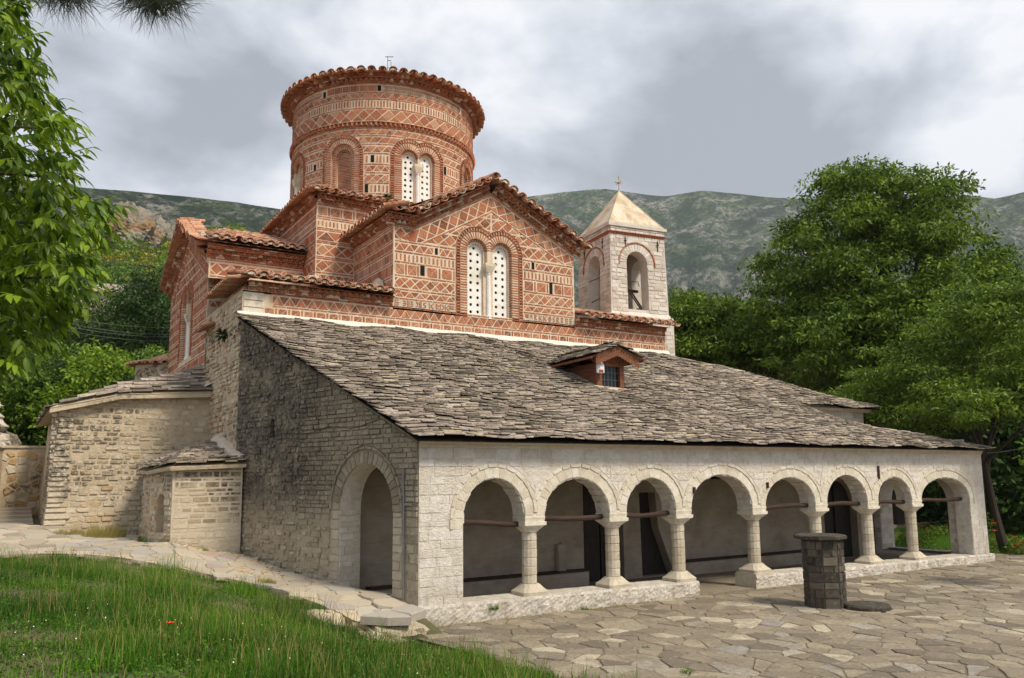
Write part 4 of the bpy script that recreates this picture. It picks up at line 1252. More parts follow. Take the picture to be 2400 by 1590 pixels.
def slates(P, Mp, poly, e=.16, wr=(.28, .65), th=(.016, .036), dep=.34, hole=None, name='roof_slate', m=None, wav=.03, lf=(.05, .095)):
    """Mp(x, d, t): x along the eave, d distance up the slope, t normal to the roof"""
    ds = [p[1] for p in poly]; d = min(ds); dm = max(ds)
    while d < dm:
        xs = polyx(poly, d + e * .5)
        for k in range(0, len(xs) - 1, 2):
            x = xs[k] - RN.uniform(0, .1)
            while x < xs[k + 1]:
                w_ = RN.uniform(*wr); x2 = min(x + w_, xs[k + 1] + RN.uniform(0, .1))
                if hole and hole(x, x2, d): x = x2; continue
                t = RN.uniform(*th); dj = RN.uniform(-wav, wav); base = .02 + RN.uniform(0, .018); lift = RN.uniform(*lf)
                g = .006
                a0, a1 = d + dj + RN.uniform(-.009, .009), d + dj + RN.uniform(-.009, .009); am = (a0 + a1) / 2 - RN.uniform(-.006, .014)
                xm = (x + x2) / 2 + RN.uniform(-.1, .1) * w_
                b_ = a0 + dep
                tl = base; tf_ = base + lift
                c1, c2 = RN.uniform(0, .03), RN.uniform(0, .03)
                bot = [(x + g + c1, a0), (xm, am), (x2 - g - c2, a1), (x2 - g, a1 + .03), (x2 - g, b_), (x + g, b_), (x + g, a0 + .03)]
                z0 = [tf_, tf_, tf_, tf_, tl, tl, tf_]
                vs = [Mp(p[0], p[1], z) for p, z in zip(bot, z0)] + [Mp(p[0], p[1] + .004, z + t) for p, z in zip(bot, z0)]
                P.raw(name, m or SLATE, vs, [tuple(range(7, 14)), (0, 1, 8, 7), (1, 2, 9, 8), (2, 3, 10, 9), (3, 4, 11, 10), (5, 6, 13, 12), (6, 0, 7, 13)], RN.random(), None, (x2 - x) * (t + .07))
                x = x2
        d += e * RN.uniform(.92, 1.08)

# ------------------------------------------------------------------ portico
po = empty('portico', (10.5, 1.8, 0), 'long whitewashed arcade with stone slate roof in front of the brick church', 'portico')
P = Pieces()
F0 = plane((0, 0), (1, 0))
XR = 22.05
cols = [2.97, 5.44, 7.64, 10.50, 13.18, 15.66, 17.99]
edges = [(1.07, 2.97 - .27)] + [(cols[i] + .27, cols[i + 1] - .27) for i in range(6)] + [(17.99 + .27, 21.10)]
PT = lambda x: .46 - .0085 * x          # top of the plinth
crown = [3.12, 3.11, 3.08, 3.14, 3.04, 3.08, 3.0, 2.95]
AR = []
for i, (a, b) in enumerate(edges):
    vs = 2.24; AR.append(Arch((a + b) / 2, (b - a) / 2, 0.0, vs, crown[i] - vs))
# the wall stands on columns above z = 2.24; piers at the two ends
ZT = 3.93
zt = lambda x: ZT - .0035 * x
outer = [(0, .2), (AR[0].cu - AR[0].hw, .2), (AR[0].cu - AR[0].hw, 2.24)]
for i, a in enumerate(AR):
    if i: outer.append((a.cu - a.hw, 2.24))
    outer += [(a.cu - a.hw * math.cos(math.pi * j / 18), 2.24 + a.ri * math.sin(math.pi * j / 18)) for j in range(1, 18)]
    outer.append((a.cu + a.hw, 2.24))
outer += [(21.10, .2), (XR, .2), (XR, zt(XR)), (0, zt(0))]
mb = MB()
sheet(mb, F0, outer, (), 0)
MBk = lambda u, v, n=0: F0(u, v, n - .55)
sheet(mb, MBk, outer, (), 0)
for i, a in enumerate(AR):
    o = [(a.cu - a.hw, .2 if i == 0 else 2.24)] + [(a.cu - a.hw * math.cos(math.pi * j / 18), 2.24 + a.ri * math.sin(math.pi * j / 18)) for j in range(0, 19)] + [(a.cu + a.hw, .2 if i == 7 else 2.24)]
    vs_ = [F0(u, v, 0) for u, v in o] + [F0(u, v, -.55) for u, v in o]; k = len(o)
    mb.add(vs_, [(j, k + j, k + j + 1, j + 1) for j in range(k - 1)], .5)
for i in range(7):   # undersides over the columns
    mb.add([F0(edges[i][1], 2.24, 0), F0(edges[i + 1][0], 2.24, 0), F0(edges[i + 1][0], 2.24, -.55), F0(edges[i][1], 2.24, -.55)], [(0, 3, 2, 1)], .5)
mb.obj('arcade_wall', WHITE, po)
def arch_soffit(P, a, name='soffit_stone'):
    q = .06
    while q < math.pi - .1:
        q2 = q + RN.uniform(.16, .26) / a.hw
        d0 = 0.02
        for (y0, y1) in ((.01, RN.uniform(.2, .34)), (None, .54)):
            y0 = y0 if y0 is not None else yl
            pt = lambda ang, r: (a.cu + (a.hw - r) * math.cos(ang), a.vs + (a.ri - r) * math.sin(ang))
            vs = []
            for r in (0, .008 + RN.uniform(0, .028)):
                for ang, y in ((q + .018, y0 + .012), (q2 - .018, y0 + .012), (q2 - .018, y1 - .012), (q + .018, y1 - .012)):
                    x, z = pt(ang, r); vs.append((x, y, z))
            P.raw(name, WHITE, vs, [(4, 5, 6, 7), (0, 1, 5, 4), (1, 2, 6, 5), (2, 3, 7, 6), (3, 0, 4, 7)], RN.random(), None, (q2 - q) * a.hw * (y1 - y0))
            yl = y1
        q = q2
for a in AR: arch_soffit(P, a)
exA = [Arch(a.cu, a.hw + .35, a.vb, a.vs, a.ri + .35) for a in AR]
for e in exA: e.vb = 2.14
exA[0].vb = exA[7].vb = .2
blocks(P, F0, .01, AR[0].cu - AR[0].hw - .01, .44, 2.02, (.17, .23), (.3, .62), m=WHITE, ex=(), gap=.01)
blocks(P, F0, 21.12, XR - .01, .28, 2.02, (.16, .22), (.28, .5), m=WHITE, gap=.01)
blocks(P, F0, .01, XR - .01, 2.02, 3.80, (.17, .23), (.34, .7), m=WHITE, ex=exA, gap=.01, clips=[((0, 2.1), (0, 1))])
blocks(P, plane((XR, 0), (0, 1)), .01, .55, .28, 3.75, (.17, .23), (.25, .55), m=WHITE, gap=.01)
for a in AR:
    lo = 0.0
    ringstones(P, F0, a, .0, .225, 15, -.03, .006, RING)
    # the moulded outer ring stands proud, notch between neighbours
    hi_ = math.acos(min(1, (a.hw + .30 - .0) / (a.hw + .355)))
    ringstones(P, F0, a, .24, .33, 13, -.03, .022, RING, name='hood_stone', lo=.06 if a is not AR[7] else 0, hi=math.pi - (.06 if a is not AR[0] else 0))
for a, sg in ((AR[0], -1), (AR[7], 1)):
    x = a.cu + sg * a.hw
    for v in (2.03,):
        for (r0, r1, n1) in ((0, .225, .008), (.235, .33, .03)):
            x0, x1 = x + sg * r0, x + sg * r1; P.add('arch_stone', F0, rect(min(x0, x1), max(x0, x1), 2.02, 2.235), -.02, n1, RING, .5)
# eave moulding under the slates
mb = MB(); 
for (z0, z1, n_) in ((3.80, 3.86, .05), (3.86, 3.94, .10)):
    mb.add([F0(-.02, z0 , n_ * .4), F0(XR, z0 - .08, n_ * .4), F0(XR, z1 - .08, n_), F0(-.02, z1, n_), F0(-.02, z0, -.02), F0(XR, z0 - .08, -.02)], [(0, 1, 2, 3), (0, 4, 5, 1)], .3)
mb.obj('eave_moulding', RING, po)
# plinth (broken by the entry between the third and fourth columns)
def roughwall(name, M, u0, u1, top, bot, n, parent, m, depth=.7):
    mb = MB(); nu = int((u1 - u0) / .05); nv = 10; vs = []
    for j in range(nv + 1):
        for i in range(nu + 1):
            u = u0 + (u1 - u0) * i / nu; f = j / nv; v = bot(u) + (top(u) - bot(u)) * f
            a = .0 if j == 0 else RN.uniform(-.013, .013)
            vs.append(M(u, v + (RN.uniform(-.005, .005) if j == nv else 0), n + a - .02 * (j == nv)))
    fs = [(j * (nu + 1) + i, j * (nu + 1) + i + 1, (j + 1) * (nu + 1) + i + 1, (j + 1) * (nu + 1) + i) for j in range(nv) for i in range(nu)]
    mb.add(vs, fs, .6)
    o = len(mb.v); row = nv * (nu + 1)
    mb.v += [M(u0 + (u1 - u0) * i / nu, top(u0 + (u1 - u0) * i / nu) + RN.uniform(-.004, .004), n - depth) for i in range(nu + 1)]
    mb.f += [(row + i, row + i + 1, o + i + 1, o + i) for i in range(nu)]; mb.t += [.5] * nu; mb.m += [0] * nu
    for u in (u0, u1):
        mb.add([M(u, bot(u), n), M(u, top(u), n - .02), M(u, top(u), n - depth), M(u, bot(u), n - depth)], [(0, 1, 2, 3)], .5)
    return mb.obj(name, m, parent)
b0 = lambda u: -.1
for (a, b) in ((-.02, 7.98), (10.12, XR + .12)):
    roughwall('plinth', F0, a, b, PT, b0, .12, po, WHITE, .78)
roughwall('plinth', plane((XR, 0), (0, 1)), -.1, 4.4, lambda u: .26, b0, .1, po, WHITE, .6)
# columns
def ngon(cx, cy, r, k, z, ph=0., sx=1., sy=1.): return [(cx + sx * r * math.cos(2 * math.pi * (i + ph) / k), cy + sy * r * math.sin(2 * math.pi * (i + ph) / k), z) for i in range(k)]
def loft(mb, rings, tint=.5, mi=0, caps=True):
    k = len(rings[0]); vs = [p for r in rings for p in r]
    fs = [(j * k + i, j * k + (i + 1) % k, (j + 1) * k + (i + 1) % k, (j + 1) * k + i) for j in range(len(rings) - 1) for i in range(k)]
    if caps: fs += [tuple(range(k - 1, -1, -1)), tuple((len(rings) - 1) * k + i for i in range(k))]
    mb.add(vs, fs, tint, mi)
for ci, x in enumerate(cols):
    y = .27; zb = PT(x) - .02
    cs = MB(); base_h = .30
    if ci == 3:
        loft(cs, [[(x - .42, y - .40, -.05), (x + .40, y - .40, -.05), (x + .40, y + .38, -.05), (x - .42, y + .38, -.05)], [(x - .38, y - .37, .42), (x + .36, y - .37, .42), (x + .36, y + .35, .42), (x - .38, y + .35, .42)]], .7)
        zb = .40
    sq = lambda r, z: [(x - r, y - r, z), (x + r, y - r, z), (x + r, y + r, z), (x - r, y + r, z)]
    oc = lambda r, c, z: [(x - r + c, y - r, z), (x + r - c, y - r, z), (x + r, y - r + c, z), (x + r, y + r - c, z), (x + r - c, y + r, z), (x - r + c, y + r, z), (x - r, y + r - c, z), (x - r, y - r + c, z)]
    loft(cs, [oc(.33, .05, zb - .02), oc(.34, .06, zb + .10), oc(.27, .08, zb + .17), oc(.195, .075, zb + .26), oc(.185, .085, zb + .27)], .6)
    cs.obj('column_base', COL, po)
    z = zb + .27; zc = 1.86; nd = 6; dh = (zc - z) / nd
    for j in range(nd):
        mbd = MB(); r = .178 + RN.uniform(-.004, .004); dx_ = RN.uniform(-.004, .004)
        loft(mbd, [ngon(x + dx_, y, r - .01, 12, z + j * dh + .002, .5), ngon(x + dx_, y, r, 12, z + j * dh + .015, .5), ngon(x + dx_, y, r, 12, z + (j + 1) * dh - .015, .5), ngon(x + dx_, y, r - .01, 12, z + (j + 1) * dh - .002, .5)], RN.random())
        mbd.obj('column_drum', COL, po)
    cp = MB()
    loft(cp, [oc(.18, .08, zc), oc(.19, .08, zc + .03), oc(.30, .07, zc + .15), oc(.305, .02, zc + .16), oc(.305, .01, zc + .24)], .75)
    loft(cp, [[(x - .265, .01, zc + .24), (x + .265, .01, zc + .24), (x + .265, .55, zc + .24), (x - .265, .55, zc + .24)], [(x - .28, -.01, 2.20), (x + .28, -.01, 2.20), (x + .28, .56, 2.20), (x - .28, .56, 2.20)], [(x - .26, -.005, 2.245), (x + .26, -.005, 2.245), (x + .26, .55, 2.245), (x - .26, .55, 2.245)]], .6)
    cp.obj('capital', RING, po)
# tie beams
for i in (0, 1, 2, 4, 5, 6, 7):
    a, b = edges[i]; mb = MB(); z = 2.13 + (.06 if i > 3 else 0) ; y = .30
    pts = [(a - .12 + (b - a + .1) * t / 6, y + RN.uniform(-.01, .01), z + .02 * math.sin(t * .9 + i) - .012 * t * (i == 0)) for t in range(7)]
    mb.tube(pts, [.062 + RN.uniform(-.006, .006) for _ in pts], 8); mb.obj('tie_beam', BEAM, po)
for x, z, h_ in ((8.01, 2.73, .17), (10.85, 2.82, .17), (16.0, 3.14, .42)):
    mb = MB(); mb.box(x - .03, x + .03, -.06, .0, z - h_ / 2, z + h_ / 2); mb.obj('wall_anchor', IRON, po)

# side wall (runs obliquely back to the church corner) -------------
SD = (-2.12, 7.5); SLn = math.hypot(*SD); du = (-SD[0] / SLn, -SD[1] / SLn)
SW = plane(SD, du)            # u = 0 at the church corner, SLn at the front corner
s2u = lambda s: SLn - s
zroof = lambda s: 3.90 + (7.72 - 3.90) * (s / SLn) ** .93
ground_side = lambda s: np.interp(s, [0, .4, 2.9, 4.5, 7.6], [.50, .56, .72, .80, 1.18])
SA = Arch(s2u(1.86), 1.0, .5, 2.40, 1.06)
class Pointed(Arch):
    pass
def pt_arch(a, n=10):
    """outline of a pointed opening"""
    pts = [(a.cu - a.hw, a.vb), (a.cu + a.hw, a.vb)]
    for i in range(n + 1):
        t = i / n; pts.append((a.cu + a.hw * math.cos(t * math.pi / 2) ** .86, a.vs + a.ri * math.sin(t * math.pi / 2)))
    for i in range(n - 1, -1, -1):
        t = i / n; pts.append((a.cu - a.hw * math.cos(t * math.pi / 2) ** .86, a.vs + a.ri * math.sin(t * math.pi / 2)))
    return pts
tops = [(s2u(s), zroof(s)) for s in np.linspace(0, SLn, 9)]
osw = [(0, 0), (SLn, 0)] + tops
NICHE = Arch(s2u(5.93), .13, 4.22, 4.62, .12)
mb = MB(); sheet(mb, SW, osw, [pt_arch(SA), NICHE.outline(8)])
reveal(mb, SW, NICHE.outline(8), 0, -.28); q = ccw(NICHE.outline(8)); mb.add([SW(u, v, -.28) for u, v in q], [tuple(range(len(q)))])
o2 = pt_arch(SA)
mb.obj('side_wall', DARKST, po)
mb = MB(); reveal(mb, SW, o2, 0, -.62, skip=(0,)); sheet(mb, lambda u, v, n=0: SW(u, v, n - .62), osw, [o2]); mb.obj('side_arch_reveal', WHITE, po)
cl = []
for i in range(len(tops) - 1):
    pass
slope_n = ((tops[0][1] - tops[-1][1]), -(tops[0][0] - tops[-1][0]))
rk_clip = [((SLn, 3.86), (-(7.66 - 3.86) / SLn, -1)) if False else ((SLn, 3.86), ((-(7.66 - 3.86)), -SLn))]
exs = [Arch(SA.cu, SA.hw + .36, .4, SA.vs, SA.ri + .44)]
def sdt(u, v): return RN.random()
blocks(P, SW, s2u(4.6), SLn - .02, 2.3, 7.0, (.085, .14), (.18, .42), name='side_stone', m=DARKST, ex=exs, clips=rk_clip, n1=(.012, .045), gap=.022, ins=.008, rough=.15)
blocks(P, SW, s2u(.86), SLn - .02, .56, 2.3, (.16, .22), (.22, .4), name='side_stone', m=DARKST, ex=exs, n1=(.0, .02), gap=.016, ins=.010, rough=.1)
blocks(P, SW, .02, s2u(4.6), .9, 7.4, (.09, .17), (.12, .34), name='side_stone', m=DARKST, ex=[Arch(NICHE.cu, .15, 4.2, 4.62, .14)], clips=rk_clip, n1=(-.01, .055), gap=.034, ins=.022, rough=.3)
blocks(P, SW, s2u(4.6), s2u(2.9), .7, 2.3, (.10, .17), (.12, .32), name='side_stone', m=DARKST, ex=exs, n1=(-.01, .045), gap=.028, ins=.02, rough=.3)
ringstones(P, SW, Arch(SA.cu, SA.hw, .5, SA.vs, SA.ri + .02), .0, .27, 21, -.02, .02, DARKST, name='side_arch_stone')
ringstones(P, SW, Arch(SA.cu, SA.hw, .5, SA.vs, SA.ri + .06), .29, .36, 16, -.02, .045, DARKST, name='side_arch_stone')
for sg in (-1, 1):
    v = .56
    while v < SA.vs - .05:
        h = RN.uniform(.16, .24); x0, x1 = SA.cu + sg * SA.hw, SA.cu + sg * (SA.hw + RN.uniform(.24, .36))
        P.add('jamb_stone', SW, rect(min(x0, x1), max(x0, x1), v + .008, min(v + h, SA.vs) - .008), -.02, .012, COL, RN.uniform(0, .5), ins=.008); v += h
# stones of the side arch reveal (far jamb is seen)
Jm = plane(SW(SA.cu - SA.hw, 0, 0)[:2], (SW(0, 0, -1)[0] - SW(0, 0, 0)[0], SW(0, 0, -1)[1] - SW(0, 0, 0)[1]))
blocks(P, Jm, .01, .61, .6, SA.vs, (.12, .2), (.2, .45), name='reveal_stone', m=RING, n1=(.004, .018), gap=.014, ins=.008)
# slate verge over the side wall is part of the roof; thin iron conduit on the corner
mb = MB(); a, b = SW(s2u(.42), .58, .05), SW(s2u(.46), 3.36, .05); mb.tube([a, b], .024, 8); mb.obj('iron_pipe', PIPE, po)
mb = MB(); wp = [SW(s2u(5.85 - t * .42), 4.25 + .06 * math.sin(t * 1.3) + t * .015, .035) for t in range(12)]; mb.tube(wp, .009, 4); mb.obj('wall_wire', IRON, po)

blocks(P, lambda u, v, n=0: (21.10 - n, .55 - u, v), .01, .54, .30, 2.2, (.16, .22), (.2, .5), name='jamb_block', m=WHITE, n1=(.004, .016), gap=.012)
# interior: back wall with bench, doors and niche, end wall, floor, ceiling
BW = plane((-.9, 3.5), (1, 0)); xo = lambda x: x + .9
door = rect(xo(6.95), xo(8.45), .02, 2.95)
niche = [(xo(9.15), .05), (xo(10.45), .05), (xo(10.15), .8), (xo(9.85), 1.5), (xo(9.75), 2.6), (xo(9.1), 2.6)]
door2 = pt_arch(Arch(xo(18.75), .95, .02, 1.9, .95))
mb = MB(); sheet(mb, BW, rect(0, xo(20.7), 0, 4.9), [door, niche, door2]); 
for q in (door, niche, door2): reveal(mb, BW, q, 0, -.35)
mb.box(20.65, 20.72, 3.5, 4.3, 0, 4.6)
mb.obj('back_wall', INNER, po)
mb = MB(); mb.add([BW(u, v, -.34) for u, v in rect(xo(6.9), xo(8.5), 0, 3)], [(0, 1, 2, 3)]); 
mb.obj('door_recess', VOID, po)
for k_, (a, b) in enumerate(((7.0, 7.68), (7.74, 8.42))):
    mb = MB(); mb.box(a, b, 3.70, 3.76, .05, 2.9)
    for z0, z1 in ((.25, 1.3), (1.45, 2.7)): mb.box(a + .1, b - .1, 3.675, 3.70, z0, z1)
    d_ = mb.obj('door_leaf', DOORW, po)
    if k_ == 1:
        mb = MB(); mb.tube([(a + .06, 3.66, 1.35), (a + .06, 3.62, 1.35), (a + .16, 3.62, 1.35)], .014, 6); mb.obj('door_handle', IRON, d_)
mb = MB(); mb.add([BW(u, v, -.33) for u, v in niche], [tuple(range(6))]); mb.obj('niche_back', DOORW, po)
mb = MB(); o = ccw(door2); mb.add([BW(u, v, -.30) for u, v in o], [tuple(range(len(o)))]); mb.box(18.73, 18.78, 3.74, 3.80, .05, 2.8); mb.obj('arched_door', DOORW, po)
for (a, b) in ((.2, 6.85), (10.6, 17.7)):
    mb = MB(); mb.box(a, b, 3.14, 3.49, -.02, .42); mb.obj('bench', INNER, po)
    mb = MB(); mb.box(a, b + .03, 3.10, 3.49, .424, .47); mb.obj('bench_top', BEAM, po)
mb = MB(); mb.box(5.92, 6.2, 3.35, 3.5, .45, 1.2); mb.tube([(6.06, 3.42, .45), (6.03, 3.42, 1.0), (6.12, 3.46, 1.25)], [.16, .13, .05], 8); mb.obj('wall_buttress', INNER, po)
# end wall with a pointed opening to the garden
EW = plane((XR, .0), (0, 1)); EA = Arch(2.25, 1.35, .2, 2.0, 1.15)
mb = MB(); o = rect(.56, 4.4, 0, 4.3); oe = pt_arch(EA); sheet(mb, EW, o, [oe]); reveal(mb, EW, oe, 0, -.8, skip=(0,)); sheet(mb, lambda u, v, n=0: EW(u, v, n - .8), o, [oe])
mb.obj('end_wall', PALE, po)
blocks(P, lambda u, v, n=0: (XR - .8 - n, u, v), .56, EA.cu - EA.hw, .3, 2.0, (.15, .22), (.25, .5), m=PALE, n1=(0, .02), gap=.016)
blocks(P, lambda u, v, n=0: (XR - .8 - n, u, v), EA.cu + EA.hw, 4.3, .1, 2.4, (.15, .22), (.25, .5), m=PALE, n1=(0, .02), gap=.016)
blocks(P, lambda u, v, n=0: (XR - .8 + u, EA.cu + EA.hw - .0 - n, v), 0, .78, .2, 2.0, (.15, .22), (.25, .5), m=PALE, n1=(0, .02), gap=.016)
mb = MB(); mb.add([(-.6, .5, .03), (XR, .5, .03), (XR, 3.5, .03), (-1.0, 3.5, .03)], [(0, 1, 2, 3)], .4); mb.obj('portico_floor', FLAG, po)
mb = MB(); mb.box(7.98, 10.12, -.06, .6, .0, .045); mb.obj('threshold', FLAG, po)
for x in np.arange(.5, 22, 1.28):
    mb = MB(); mb.tube([(x, .45, 3.72), (x - .02, 3.5, 5.05)], .06, 6); mb.obj('rafter', BEAM, po)
mb = MB(); mb.box(-.1, 22, 1.9, 2.02, 3.28, 3.40); mb.obj('ceiling_beam', BEAM, po)
for x in (7.3, 9.9, 12.6):
    mb = MB(); mb.box(x, x + .12, .5, 3.5, 3.0, 3.13); mb.obj('cross_beam', BEAM, po)

# slate roof: one long slope, hipped at the right with a higher wing behind ------
RO = np.array([0, -.38, 3.93]); RQ = np.array([0, 7.42, 7.74]); RD = RQ - RO; RLn = np.linalg.norm(RD); RDn = RD / RLn; RNn = np.array([0, -RDn[2], RDn[1]])
def MR_(x, d, t=0.):
    sag = .05 * math.sin(x * .9 + 1) * math.sin(d * .7) + .03 * math.sin(x * 2.3 + d)
    p = RO + RDn * d + RNn * (t + sag - .06 * math.sin(math.pi * min(1, max(0, d / RLn))))
    return (x, float(p[1]), float(p[2]) - .004 * x)
yd = lambda y: (y - RO[1]) / RDn[1]
xl = lambda y: -.16 + (-2.28 + .16) * max(0, (y + .38)) / 7.8
polyR = [(-.18, 0), (22.15, 0), (18.6, yd(1.02)), (16.5, yd(2.2)), (16.5, yd(3.15)), (21.1, yd(3.1)), (17.5, yd(5.4)), (16.3, yd(6.4)), (14.3, RLn), (-2.30, RLn)]
DX0, DX1 = 7.5, 8.55
def dhole(x, x2, d): 
    y = RO[1] + RDn[1] * d
    return x2 > DX0 + .08 and x < DX1 - .05 and 3.42 < y < 4.9
slates(P, MR_, polyR, e=.108, wr=(.15, .52), th=(.013, .024), wav=.012, lf=(.065, .105), hole=dhole)
mb = MB(); k = len(polyR)
mb.add([MR_(x, d, .0) for x, d in polyR] + [MR_(x, d, -.08) for x, d in polyR], [], .2)
V_, _e, Fs, *_r = delaunay_2d_cdt([Vector(p) for p in polyR], [(i, (i + 1) % k) for i in range(k)], [], 1, 1e-5)
mb.v = [MR_(v[0], v[1], -.01) for v in V_]; mb.f = [tuple(f) for f in Fs]; mb.t = [.1] * len(Fs); mb.m = [0] * len(Fs)
mb.obj('roof_boarding', DOORW, po)
# hip slope on the right and the wing behind it
mb = MB()
A_ = MR_(22.1, 0, .0); B_ = MR_(18.55, yd(1.02), -.02); Cc = MR_(16.5, yd(2.2), -.02)
mb.add([A_, B_, Cc, (16.6, 4.6, 4.9), (22.3, 4.6, 3.80)], [(0, 4, 3, 2), (0, 2, 1)], .2)
D_ = MR_(21.1, yd(3.1), 0); E_ = MR_(17.5, yd(5.4), 0); F_ = MR_(14.3, RLn, 0)
mb.add([D_, E_, F_, (15, 11, 7.8), (21.2, 9, 5.6)], [(0, 4, 3, 2), (0, 2, 1)], .2)
mb.obj('hip_roof', SLATE, po)
def hipM(o, q, r):
    o, q, r = map(np.array, (o, q, r)); ux = (q - o) / np.linalg.norm(q - o); up_ = (r - o) - ux * ((r - o) @ ux); up_ /= np.linalg.norm(up_); nn = np.cross(ux, up_)
    if nn[2] < 0: nn = -nn
    return lambda x, d, t=0.: tuple(o + ux * x + up_ * d + nn * t)
slates(P, hipM(A_, (22.3, 4.6, 3.80), B_), [(-.1, 0), (4.9, 0), (5, 3), (2.4, 6)], e=.2)
WW = plane((16.2, 3.55), (1, 0))
mb = MB(); sheet(mb, WW, rect(0, 4.35, 4.3, 5.56)); mb.box(20.6, 20.65, 3.63, 8.5, 3.5, 5.5); mb.obj('wing_wall', PALE, po)
blocks(P, WW, .05, 4.33, 4.6, 5.44, (.17, .22), (.28, .5), name='wing_stone', m=PALE, n1=(0, .016), gap=.014)
mb = MB(); mb.add([WW(-.2, 5.45, .10), WW(4.55, 5.42, .12), WW(4.55, 5.56, .28), WW(-.2, 5.60, .28), WW(-.2, 5.45, 0), WW(4.55, 5.42, 0)], [(0, 1, 2, 3), (4, 5, 1, 0)], .4); mb.obj('wing_eave', RING, po)

# dormer -----------------------------------------------------------
dy = 3.40; 
mb = MB()
for (a, b) in ((DX0, DX0 + .19), (DX1 - .16, DX1)): mb.box(a, b, dy - .02, dy + .14, 5.66, 6.56)
mb.box(DX0 + .19, DX1 - .16, dy, dy + .12, 5.70, 5.82); mb.box(DX0 + .19, DX1 - .16, dy, dy + .12, 6.46, 6.56)
fr_ = mb.obj('dormer_frame', WOOD, po)
mb = MB()
for sx, x in ((0, DX0 + .03), (1, DX1 - .06)):
    n_ = 7
    for i in range(n_):
        z0 = 5.68 + i * .125; z1 = z0 + .118; y1 = RO[1] + (z1 - RO[2]) / RDn[2] * RDn[1] + .3
        m_ = MB(); m_.box(x, x + .03, dy + .12, max(y1, dy + .3), z0, z1); m_.obj('dormer_board', WOOD, po)
mb = MB(); mb.add([(DX0 + .19, dy + .09, 5.82), (DX1 - .16, dy + .09, 5.82), (DX1 - .16, dy + .09, 6.46), (DX0 + .19, dy + .09, 6.46)], [(0, 1, 2, 3)]); pn = mb.obj('dormer_window', GLASS, po)
mb = MB()
for i in range(1, 5): x = DX0 + .19 + i * .14; mb.tube([(x, dy + .05, 5.82), (x, dy + .05, 6.46)], .006, 4)
for z in (6.04, 6.26): mb.tube([(DX0 + .19, dy + .05, z), (DX1 - .16, dy + .05, z)], .006, 4)
mb.obj('window_grille', PIPE, pn)
DAp = (8.06, 7.02); 
def Mdo(side):
    # side -1 left slope, +1 right slope; x along ridge (backwards), d up the slope
    ex_ = 7.02 if side < 0 else 9.08; ez = 6.66 if side < 0 else 6.68
    o = np.array([ex_, 3.02, ez]); ap = np.array([DAp[0], 3.02, DAp[1] + .03]); up_ = ap - o; l = np.linalg.norm(up_); up_ /= l; nn = np.array([-up_[2], 0, up_[0]]) * (1 if up_[0] > 0 else -1)
    return (lambda x, d, t=0.: tuple(o + np.array([0, 1, 0]) * x + up_ * d + nn * t + np.array([0, 0, -.02 * x]))), l
for sd_ in (-1, 1):
    Mq, l = Mdo(sd_)
    slates(P, Mq, [(0, -.03), (2.9 if sd_ < 0 else 2.6, -.03), (3.4, l + .02), (0, l + .02)], e=.13, wr=(.2, .5), name='dormer_slate')
    mb = MB(); mb.add([Mq(0.03, 0, 0), Mq(3, 0, 0), Mq(3.2, l, 0), Mq(.03, l, 0), Mq(0.03, .02, -.05), Mq(.03, l, -.05), Mq(3, .02, -.05), Mq(3.2, l, -.05)], [(0, 1, 2, 3), (4, 5, 7, 6), (0, 3, 5, 4), (0, 4, 6, 1)], .5)
    mb.obj('dormer_roof_board', WOOD, po)
    a = Mq(.0, .0, -.03); b = Mq(2.4, .0, -.03)
    mb = MB(); mb.tube([a, b], .045, 4); mb.obj('dormer_eave_beam', WOOD, po)
# fretwork boards under the gable
for sd_ in (-1, 1):
    x0, z0 = (7.22, 6.58) if sd_ < 0 else (8.90, 6.56)
    bm_ = plane((0, 3.06), (1, 0)); n_ = 8; top = []; bot = []
    for i in range(n_ * 4 + 1):
        t = i / (n_ * 4); x = x0 + (DAp[0] - x0) * t; zt_ = z0 + .12 + (DAp[1] - z0 - .10) * t; dp = .20 + .045 * abs(math.sin(t * n_ * math.pi))
        top.append((x, zt_)); bot.append((x, zt_ - dp - .06))
    poly = bot + top[::-1]
    hl = []
    for i in range(n_):
        for (f, r) in ((.22, .016), (.48, .026), (.74, .016)):
            t = (i + .5 + (.25 if f == .48 else 0)) / n_; t = min(.97, t); x = x0 + (DAp[0] - x0) * t; z = z0 + .12 + (DAp[1] - z0 - .10) * t - f * .21
            hl.append([(x + r * math.cos(q), z + r * math.sin(q)) for q in (0, 1.05, 2.1, 3.14, 4.19, 5.24)])
    mb = MB(); sheet(mb, bm_, poly, hl, .0); mb.obj('fretwork_board', WOOD, po)
mb = MB(); mb.add([(DX0 + .02, dy + .02, 6.5), (DX1 - .02, dy + .02, 6.5), (DX1 + .3, dy + .02, 6.62), (DAp[0], dy + .02, 6.98), (DX0 - .25, dy + .02, 6.62)], [(0, 1, 2, 3, 4)]); mb.obj('dormer_gable_panel', WOOD, po)
mb = MB()   # mortar strip along the foot of the dormer
for i in range(12):
    t = i / 12; y = 3.3 + t * 1.6; x = DX0 - .1 - .0; d = yd(y)
    a = MR_(x - .12, d, .05); b = MR_(x + .12, d, .12); c = MR_(x - .12, yd(y + .15), .05); e_ = MR_(x + .12, yd(y + .15), .12); mb.add([a, b, e_, c], [(0, 1, 2, 3)], .5)
a = [MR_(DX0 - .2, yd(3.28), .07), MR_(DX1 + .25, yd(3.28), .07), MR_(DX1 + .1, yd(3.42), .13), MR_(DX0 - .1, yd(3.42), .13)]; mb.add(a, [(0, 1, 2, 3)], .5)
mb.obj('dormer_flashing', PLASTER, po)
P.flush(po, 290)
